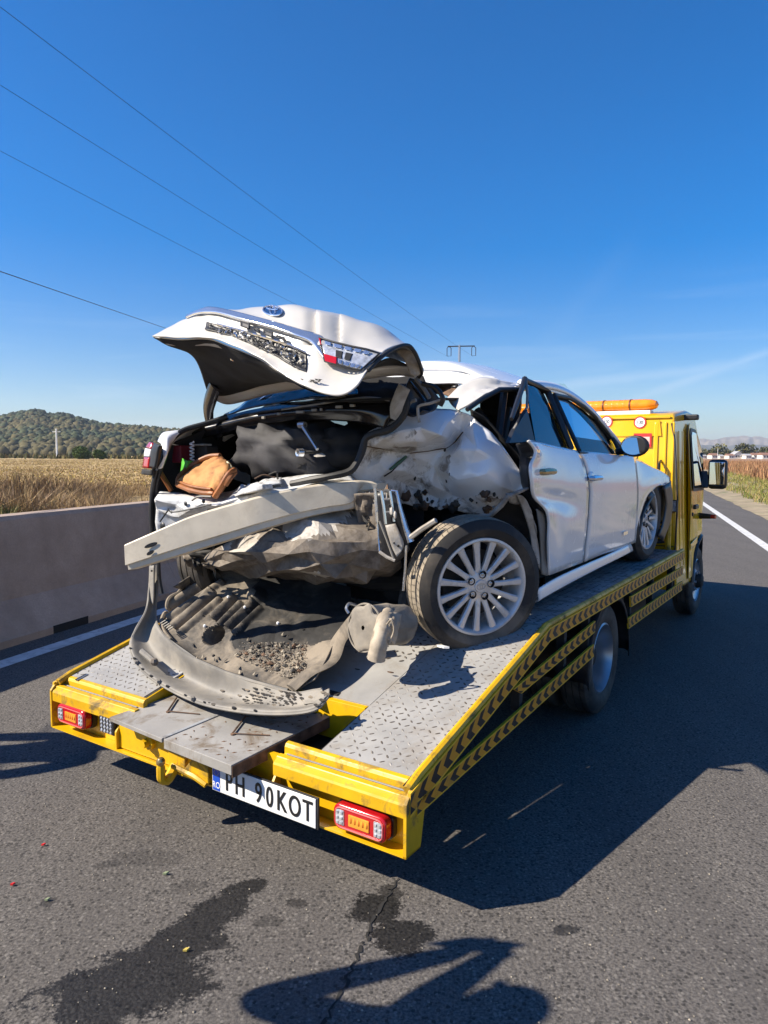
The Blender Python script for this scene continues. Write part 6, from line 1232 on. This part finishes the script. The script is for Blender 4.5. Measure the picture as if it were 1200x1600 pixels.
# undertray
ut = thing('undertray', 'ribbed dusty plastic undertray slumped under the car, holding gravel and glass', 'undertray', (-.2, .5, .6))
UTR = [PY([(322,890,.82),(350,890,.86),(400,898,.93),(450,903,1.0),(500,906,1.06),(548,918,1.08)]), PY([(283,925,.64),(330,930,.68),(385,935,.75),(440,940,.82),(495,945,.88),(548,952,.92)]), PY([(256,965,.51),(310,970,.51),(365,976,.55),(425,982,.61),(480,987,.66),(532,985,.70)]), PY([(256,985,.43),(305,1012,.41),(355,1022,.41),(410,1032,.43),(465,1037,.46),(512,1025,.50)]), PY([(268,1003,.38),(310,1033,.34),(355,1052,.32),(405,1068,.31),(452,1080,.30),(492,1062,.36)])]
um, UG = patch(UTR, 190, 120, crum=.016, sc=5, seed=2, hard=True)
for r_ in UG:                        # a pressed-in pocket, shallow channels, a bulge
    for p in r_:
        a_, b_ = proj_(p); e_ = ((a_-334)/17)**2+((b_-993)/15)**2+((a_-334)*(b_-993))/420
        if e_ < 1: p += V(.0, .20, -.10)*min(1, 3*(1-e_))
        e2 = ((a_-402)/16)**2+((b_-930)/13)**2
        if e2 < 1: p += V(0, -.035, .02)*(1-e2)
        for (x0, y0), (x1, y1) in (((344,903),(261,958)), ((339,931),(277,984)), ((372,937),(339,971)), ((404,945),(362,985))):
            u_ = ((a_-x0)*(x1-x0)+(b_-y0)*(y1-y0))/((x1-x0)**2+(y1-y0)**2)
            if -.02 < u_ < 1.02:
                dd = abs((a_-x0)*(y1-y0)-(b_-y0)*(x1-x0))/math.hypot(x1-x0, y1-y0)
                if dd < 3.2: p += V(0, .060, -.036)*(1-dd/3.2)**.5
                elif dd < 13: p += V(0, -.022, .016)*math.sin((dd-3.2)/9.8*math.pi)
um = MB().grid(UG)
tsk = part('tray_skin', um, [M['tray'], M['tray_shade']], ut, solid=.006, auto=30)
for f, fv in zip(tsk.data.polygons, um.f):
    c = um.v[fv[0]]; a_, b_ = proj_(c); f.material_index = 1 if b_ < 1012+noise.noise(c*14)*14-(a_-400)*.10 and a_ > 405+noise.noise(c*9)*22-(b_-900)*.35 else 0  # upper right part gets the colour with painted-in shade
def onU(px, py, up=.0):
    best = min((q for r_ in UG for q in r_), key=lambda q: (proj_(q)[0]-px)**2+(proj_(q)[1]-py)**2); return best+V(0, -up*.7, up*.7)
part('tray_edge', MB().tube([p+V(0, -.004, .01) for p in [r_[0] for r_ in UG][8:]], .012, 7), M['tray'], ut)
part('tray_edge', MB().tube([onU(*p, .01) for p in ((268,1003),(310,1033),(355,1052),(405,1068),(452,1080))], .009, 6), M['black'], ut)
part('tray_lip', patch([[onU(330, 890, .02), onU(288, 925, .02)], [onU(336, 884, .06), onU(276, 920, .06)]], 12, 5, crum=.012, sc=12)[0], M['tray'], ut, solid=.005)
part('strap', MB().tube(cr([onU(458, 1078, .02), onU(485, 1056, .02), Y(515, 1034, .50), Y(527, 1005, .60), Y(540, 985, .66), Y(552, 970, .68)], 24), .013, 8, flat=(0, 0, 1)), M['tray'], ut)
#part('tab', MB().box((-.03, -.02, -.004), (.03, .02, .004), Matrix.Translation(Y(489, 1062, .31)) @ Matrix.Rotation(R(-30), 4, 'Z')), M['tray'], ut, smooth=False)
for px, py in ((343,917), (325,905), (318,962), (300,965), (430,948), (475,985), (372,1010), (335,1025)): part('fixing_hole', MB().ball(onU(px, py, .003), rz.uniform(.005, .009), 6), M['ink'], ut)
for px, py in ((358,934), (383,950), (322,980), (436,975)): part('pale_clip', MB().ball(onU(px, py, .010), .009, 7), M['print_white'], ut)
mbs = {k: MB() for k in ('debris', 'debris_dark', 'rust', 'tray')}
for k in range(1500):
    px, py = rz.uniform(375, 480), rz.uniform(1005, 1074)
    if py > 1030+(px-375)*.42 and px < 470: continue
    p = onU(px, py, rz.uniform(.002, .014)); r_ = rz.uniform(.0015, .0055) if k % 14 else rz.uniform(.007, .017)
    mbs[rz.choice(['debris', 'debris', 'debris_dark', 'rust', 'tray'])].ball(p, r_, 5, (rz.uniform(.6, 1.3), rz.uniform(.6, 1.2), rz.uniform(.5, 1)))
for k, v in mbs.items():
    o = part('gravel', v, M[k], ut, smooth=False); o['kind'] = 'stuff'
for k in range(26): p = onU(rz.uniform(300, 480), rz.uniform(985, 1062), .01); part('broken_chip', MB().prism([p, p+V(rz.uniform(-.02, .02), .012, .012), p+V(.016, -.006, .004)], (0, 0, .004)), M[rz.choice(['tray', 'debris', 'chassis'])], ut, smooth=False)
# muffler
mu = thing('muffler', 'crushed dusty exhaust muffler with a bent tailpipe lying beside the broken wheel', 'muffler', (.45, .6, .62))
a, b = Y(567, 981, .47), Y(632, 976, .78); ax = (b-a).normalized(); sd_ = ax.cross(V(0, 0, 1)).normalized(); upv = sd_.cross(ax); rows = []
for f, s_ in ((0, .10), (0, .80), (.004, .93), (.02, 1), (.06, 1.0), (.10, .97), (.5, 1.0), (.8, 1.02), (.97, 1), (1, .9), (1, .1)):
    c = a.lerp(b, f); rows.append([c+(sd_*math.cos(2*math.pi*j/36)*.085+upv*math.sin(2*math.pi*j/36)*.098)*s_*(1-.12*f)*(1+.26*noise.noise(V(f*3+2, math.cos(2*math.pi*j/36)*2, math.sin(2*math.pi*j/36)*2))) for j in range(37)])
part('can', MB().grid(rows), M['can'], mu)
part('seam', MB().tube([a+ax*.012+(sd_*math.cos(2*math.pi*j/36)*.088+upv*math.sin(2*math.pi*j/36)*.101) for j in range(37)], .0045, 6), M['can'], mu)
tp = cr([Y(606, 958, .56), Y(601, 972, .47), Y(596, 992, .42), Y(591, 1012, .41), Y(588, 1030, .41)], 20)
part('tailpipe', MB().tube(tp, [.026]*3+[.034,.038,.036,.030,.034,.036,.031,.028,.030,.034,.036,.037,.035,.036,.038,.036,.038], 12, flat=None), M['pipe'], mu)
part('crushed_shield', patch([[Y(583, 985, .43), Y(590, 965, .44), Y(612, 955, .50), Y(628, 960, .55)], [Y(578, 1005, .42), Y(595, 985, .40), Y(612, 975, .44), Y(624, 985, .52)], [Y(585, 1010, .42), Y(598, 1003, .40), Y(610, 1000, .44), Y(616, 1008, .50)]], 26, 20, crum=.035, sc=14, seed=8, hard=True)[0], M['pipe'], mu, solid=.004)
part('hanger', MB().tube(cr([Y(545, 958, .52), Y(541, 950, .52), Y(546, 943, .55), Y(556, 946, .6)], 10), .007, 6), M['steel'], mu); part('hanger', MB().tube(cr([Y(605, 975, .43), Y(612, 968, .42), Y(616, 985, .43), Y(608, 1005, .43)], 10), .005, 6), M['pipe'], mu)
# bits on the deck
for k, (px, py, r_, m, lb) in enumerate(((692, 1013, .018, 'print_white', 'white chip of paint beside the foot of the broken wheel'), (610, 1052, .010, 'rust', 'small rusty scrap on the ramp below the muffler'), (558, 1047, .008, 'debris_dark', 'thin dark splinter on the ramp behind the muffler'))):
    p = Z(px, py, dz(.6)); p = Z(px, py, dz(p.y)); o = thing('metal_scrap', lb, 'debris', p, 'bits fallen on the ramp')
    part('flake', MB().prism([p+V(-r_*1.6, 0, .002), p+V(r_*.4, -r_*.4, .002), p+V(r_*1.6, r_*.3, .002), p+V(0, r_*.5, .002)], V(0, 0, r_*.5)), M[m], o, smooth=False)
# --- things in the boot
def blob(name, c, rad, m, lab, cat, seed, amp, sc, n=48, base=None, pn='body', fl=0):
    o = thing(name, lab, cat, base or (c[0], c[1], c[2]-rad[2])); c = V(*c); mb = MB().ball((0, 0, 0), 1, n); vs = []
    for p in mb.v:
        s_ = 1/max(1e-6, (abs(p.x)**3+abs(p.y)**3+abs(p.z)**3)**(1/3)); q = V(p.x*s_*rad[0], p.y*s_*rad[1], p.z*s_*rad[2])
        d = (.5-abs(noise.noise(q*sc+V(seed, 0, 0))))*amp*1.6+(.35-abs(noise.noise(V(q.x*9+q.z*14, q.y*6, q.z*5+seed))))*amp*.8+(.5-abs(noise.noise(V(q.x*sc*.6, q.y*sc, q.z*sc*2.6)+V(seed, 5, 1))))*amp+noise.noise(q*sc*.5)*amp
        vs.append(c+q*(1+d/max(rad)))
    mb.v = vs; part(pn, mb, m, o, auto=60); return o
p = Y(420, 702, .90); blob('duffel_bag', (p.x, p.y+.14, p.z-.01), (.27, .17, .135), M['cloth'], 'large black cloth duffel bag stuffed in the open boot', 'bag', 3, .10, 6.5)
p = Y(525, 703, 1.02); o = blob('bag', (p.x-.03, p.y+.12, p.z), (.20, .18, .11), M['void'], 'dark cloth bag in the shade at the right of the boot', 'bag', 8, .06, 7)
q0, q1 = Y(472, 664, .80), Y(496, 702, .74); lw = thing('lug_wrench', 'steel wheel wrench leaning on the bags in the boot', 'wrench', q1)
part('shaft', MB().tube([q0, q1], [.011, .008], 8), M['steel'], lw); part('socket', MB().lathe([(.010, -.02), (.016, -.02), (.017, .02), (.009, .02)], 10, Matrix.Translation(q0)), M['steel'], lw)
q2 = Y(469, 707, .72); q3 = Y(503, 705, .78); w2 = thing('socket_bar', 'short bar with a ring socket end in front of the black bags', 'wrench', q2)
part('ring_socket', MB().lathe([(.010, -.014), (.019, -.016), (.021, .012), (.010, .014)], 14, Matrix.Translation(q2) @ Matrix.Rotation(R(75), 4, 'Z'), closed=True), M['chrome_dirty'], w2); part('shaft', MB().tube([q2+V(.015, .015, 0), q3], .009, 8), M['chassis'], w2)
p = Y(497, 713, .76); pg = thing('pale_rag', 'small pale scrap lying under the wrench in the boot', 'rag', p); part('cloth', MB().prism([p+V(-.03, 0, 0), p+V(0, .02, .015), p+V(.045, 0, 0), p+V(0, -.01, -.004)], (0, 0, .006)), M['grime_white'], pg, smooth=False)
# tan leather bag
tb = thing('leather_bag', 'open tan leather bag with suede lining sitting on the boot sill', 'bag', Y(322, 770, .58))
def TP(px, py, y): return Y(px, py, y)
body = [[TP(278,742,.60), TP(300,726,.66), TP(325,714,.70), TP(345,712,.70), TP(358,722,.66), TP(366,736,.60)], [TP(277,752,.53), TP(292,746,.50), TP(315,738,.50), TP(340,734,.50), TP(354,735,.50), TP(362,742,.53)], [TP(278,760,.52), TP(298,764,.47), TP(318,768,.46), TP(332,770,.46), TP(345,760,.47), TP(358,750,.52)], [TP(281,764,.56), TP(300,770,.53), TP(320,774,.52), TP(334,776,.52), TP(344,772,.53), TP(352,764,.56)]]
tm_, TBG = patch(body, 40, 30, crum=.016, sc=11, seed=4, hard=True, edge=False); part('body', tm_, M['tan'], tb, solid=.012)
for pts, r_, in (([TP(278,758,.53), TP(281,744,.56), TP(300,727,.64), TP(325,714,.68), TP(344,712,.68)], .014), ([TP(278,758,.51), TP(296,765,.465), TP(318,770,.455), TP(333,771,.455), TP(339,776,.50)], .013), ([TP(279,752,.51), TP(297,759,.46), TP(318,763,.45), TP(330,764,.45)], .007), ([TP(336,776,.46), TP(345,762,.455), TP(357,742,.47), TP(366,735,.52)], .016), ([TP(352,758,.46), TP(360,746,.47), TP(367,738,.52)], .013)):
    part('leather_rim', MB().tube(cr(pts, 20), r_, 8), M['leather'], tb)
part('zip_edge', MB().tube(cr([TP(355,722,.62), TP(361,730,.60), TP(360,738,.56)], 10), .006, 6), simple('pale_binding', (.6, .55, .35), .6), tb)
part('dark_lining', patch([[TP(330,722,.64), TP(345,715,.66), TP(356,726,.62)], [TP(332,732,.60), TP(345,730,.58), TP(355,734,.56)]], 10, 8, crum=.01)[0], M['leather'], tb, solid=.006)
gb = thing('green_bag', 'bright green plastic bag behind the tan leather bag in the boot', 'bag', Y(292, 740, .66))
part('film', patch([[Y(285,716,.66), Y(292,719,.62), Y(302,720,.66)], [Y(283,728,.64), Y(290,730,.59), Y(300,730,.64)], [Y(281,742,.66), Y(290,742,.62), Y(298,742,.66)]], 14, 14, crum=.02, sc=16, seed=2, hard=True)[0], M['green'], gb, solid=.003)
rb = thing('red_box', 'dark red box at the left wall of the boot', 'box', Y(283, 718, .70)); part('carton', MB().box((-.036, -.03, -.06), (.036, .05, .035), Matrix.Translation(Y(282, 706, .72))), M['red_bag'], rb, smooth=False, bevel=.005)
p = Y(300, 706, .70); cb = thing('coiled_cord', 'white coiled cord hanging at the left of the boot', 'cord', p-V(0, 0, .06)); part('cord', MB().tube([p+V(.012*math.cos(i*.9), .01*math.sin(i*.9), .055-.0028*i) for i in range(42)], .004, 5), M['print_white'], cb)
p = Y(317, 697, .80); bx = thing('toolbox', 'black box with a pale lid edge behind the green bag', 'box', p-V(0, 0, .09)); part('case', MB().box((-.045, -.03, -.09), (.06, .06, .0), Matrix.Translation(p)), M['black'], bx, smooth=False, bevel=.006); part('lid_edge', MB().box((-.04, -.034, .001), (.04, .03, .012), Matrix.Translation(p)), M['grime_white'], bx, smooth=False, bevel=.003)
p = Y(258, 752, .60); jk = thing('wooden_handle', 'dark brown handle leaning in the left corner of the boot', 'handle', Y(266, 765, .58)); part('shaft', MB().tube([Y(250, 737, .58), Y(268, 767, .62)], .014, 7), M['leather'], jk)
M['leafy'] = simple('pale_leaf', (.22, .26, .15), .7)
# red and green bits on the road
for px, py, r_, m, lb in ((68,1322,.008,'print_red','small red shard of lens on the asphalt, the farther of two'), (20,1384,.008,'print_red','small red shard of lens on the asphalt near the left edge'), (259,1367,.011,'leafy','pale green leaf-like scrap lying on the dry asphalt'), (291,1487,.010,'eu_yellow','yellow leaf lying by the edge of the wet stain'), (74,1408,.009,'leafy','dark green crumpled leaf on the asphalt near the left edge')):
    q = WZ(px, py, .0); o = thing('shard', lb, 'debris', q, 'scraps on the asphalt', frame='W')
    part('piece', MB().prism([q+V(-r_, -r_*.3, .003), q+V(r_*.3, -r_*.5, .004), q+V(r_, r_*.4, .006), q+V(-r_*.2, r_*.6, .004)], (0, 0, .006)), M[m] if m != 'eu_yellow' else simple('dry_leaf', (.5, .38, .08), .7), o, smooth=False)
# ------------------------------------------------------------------ two people standing just outside the picture, whose shadows fall into it
def person(label, loc, rz, arms, jacket):
    o = thing('person', label, 'person', loc, frame='W'); o.rotation_euler = (0, 0, rz)
    J = {'pelvis': (0, 0, .95, .135), 'waist': (0, .0, 1.10, .125), 'chest': (0, .0, 1.30, .15), 'neckb': (0, .0, 1.46, .075), 'neck': (0, .015, 1.53, .055), 'head': (0, .03, 1.62, .10), 'crown': (0, .02, 1.72, .085)}
    E_ = [('pelvis', 'waist'), ('waist', 'chest'), ('chest', 'neckb'), ('neckb', 'neck'), ('neck', 'head'), ('head', 'crown')]
    for s, n in ((-1, 'l'), (1, 'r')):
        J['hip'+n] = (s*.09, 0, .90, .10); J['knee'+n] = (s*.11, .015, .50, .065); J['ank'+n] = (s*.12, -.01, .09, .045); J['toe'+n] = (s*.14, .16, .03, .035)
        a = arms[n]; J['sh'+n] = (s*.19, 0, 1.42, .065); J['el'+n] = (*a[0], .062); J['wr'+n] = (*a[1], .046); J['palm'+n] = (*a[2], .034)
        E_ += [('pelvis', 'hip'+n), ('hip'+n, 'knee'+n), ('knee'+n, 'ank'+n), ('ank'+n, 'toe'+n), ('chest', 'sh'+n), ('sh'+n, 'el'+n), ('el'+n, 'wr'+n), ('wr'+n, 'palm'+n)]
        w, p = V(*a[1]), V(*a[2]); d = (p-w).normalized(); side = d.cross(V(0, 1, .01)).normalized() if abs(d.y) < .9 else V(1, 0, 0)
        for k in range(4):
            b = p+d*.03+side*(-.024+.016*k); L = (.062, .072, .068, .054)[k]; J[f'f{n}{k}'] = (*b, .010); J[f'g{n}{k}'] = (*(b+d*L*.55+V(0, .012, 0)), .009); J[f'h{n}{k}'] = (*(b+d*L*.9+V(0, .03, 0)), .008); E_ += [('palm'+n, f'f{n}{k}'), (f'f{n}{k}', f'g{n}{k}'), (f'g{n}{k}', f'h{n}{k}')]
        b = p-side*.035+V(0, .01, 0); J['t'+n] = (*b, .011); J['u'+n] = (*(b+d*.035-side*.012), .009); E_ += [('palm'+n, 't'+n), ('t'+n, 'u'+n)]
    ks = list(J); me = bpy.data.meshes.new('body'); me.from_pydata([J[k][:3] for k in ks], [(ks.index(a), ks.index(b)) for a, b in E_], []); me.update()
    t = bpy.data.objects.new('t', me); COL.objects.link(t); sm = t.modifiers.new('s', 'SKIN'); t.modifiers.new('u', 'SUBSURF').levels = 2
    for k, sv in zip(ks, me.skin_vertices[0].data): sv.radius = (J[k][3], J[k][3]*(.75 if k in ('chest', 'waist', 'pelvis') else 1)); sv.use_root = (k == 'pelvis')
    dg = bpy.context.evaluated_depsgraph_get(); m2 = bpy.data.meshes.new_from_object(t.evaluated_get(dg)); bpy.data.objects.remove(t)
    m2.materials.clear(); mats = [jacket, simple('denim', (.03, .045, .09), .8), simple('skin_tone', (.45, .27, .19), .5), M['void']] if 'denim' not in bpy.data.materials else [jacket, bpy.data.materials['denim'], bpy.data.materials['skin_tone'], M['void']]
    for q in mats: m2.materials.append(q)
    hands = [V(*arms[n][1]) for n in 'lr']+[V(*arms[n][2]) for n in 'lr']
    for f in m2.polygons:
        c = f.center; f.material_index = 3 if c.z < .10 or c.z > 1.68 or (c.z > 1.60 and c.y < .0) else 2 if c.z > 1.50 and abs(c.x) < .13 and c.y > -.2 and c.y < .16 else 1 if c.z < .93 and abs(c.x) < .22 and abs(c.y) < .2 else 0
        if min((c-h).length for h in hands[2:]) < .10 or any((c-h).length < .03 for h in hands[:2]): f.material_index = 2
    m2.shade_smooth(); b = bpy.data.objects.new('body', m2); COL.objects.link(b); b.parent = o; BASE[b] = BASE[o]
    z = BASE[o]
    part('nose', MB().ball(z+V(0, .125, 1.615), .016, 8, (.8, 1, 1.3)), mats[2], o)
    for s in (-1, 1): part('eye', MB().ball(z+V(s*.032, .108, 1.640), .010, 8, (1.2, .6, .8)), M['print_white'], o); part('ear', MB().ball(z+V(s*.088, .02, 1.62), .026, 8, (.35, .7, 1.2)), mats[2], o)
    part('mouth', MB().ball(z+V(0, .108, 1.572), .018, 8, (1.3, .4, .35)), M['leather'], o)
    return o
pa = person('person in a navy jacket holding up a phone at the roadside', (-1.66, 1.44, 0), R(-12), {'l': ((-.14, .16, 1.13), (-.06, .25, 1.43), (-.03, .28, 1.51)), 'r': ((.26, .16, 1.14), (.13, .25, 1.42), (.09, .28, 1.50))}, simple('navy_jacket', (.02, .022, .035), .8))
ph = thing('phone', 'dark phone held up by the person at the roadside', 'phone', V(-1.66, 1.44, 0), frame='W'); ph.rotation_euler = (0, 0, R(-12)); part('case', MB().box((-.06, .325, 1.46), (.12, .337, 1.58), Matrix.Translation(BASE[ph])), M['ink'], ph, smooth=False, bevel=.004)
person('person in a grey jacket standing by the barrier left of the truck', (-3.36, 3.30, 0), R(-60), {'l': ((-.27, -.03, 1.14), (-.25, .08, .92), (-.25, .11, .84)), 'r': ((.27, -.03, 1.14), (.25, .08, .92), (.25, .11, .84))}, simple('grey_jacket', (.12, .12, .13), .8))
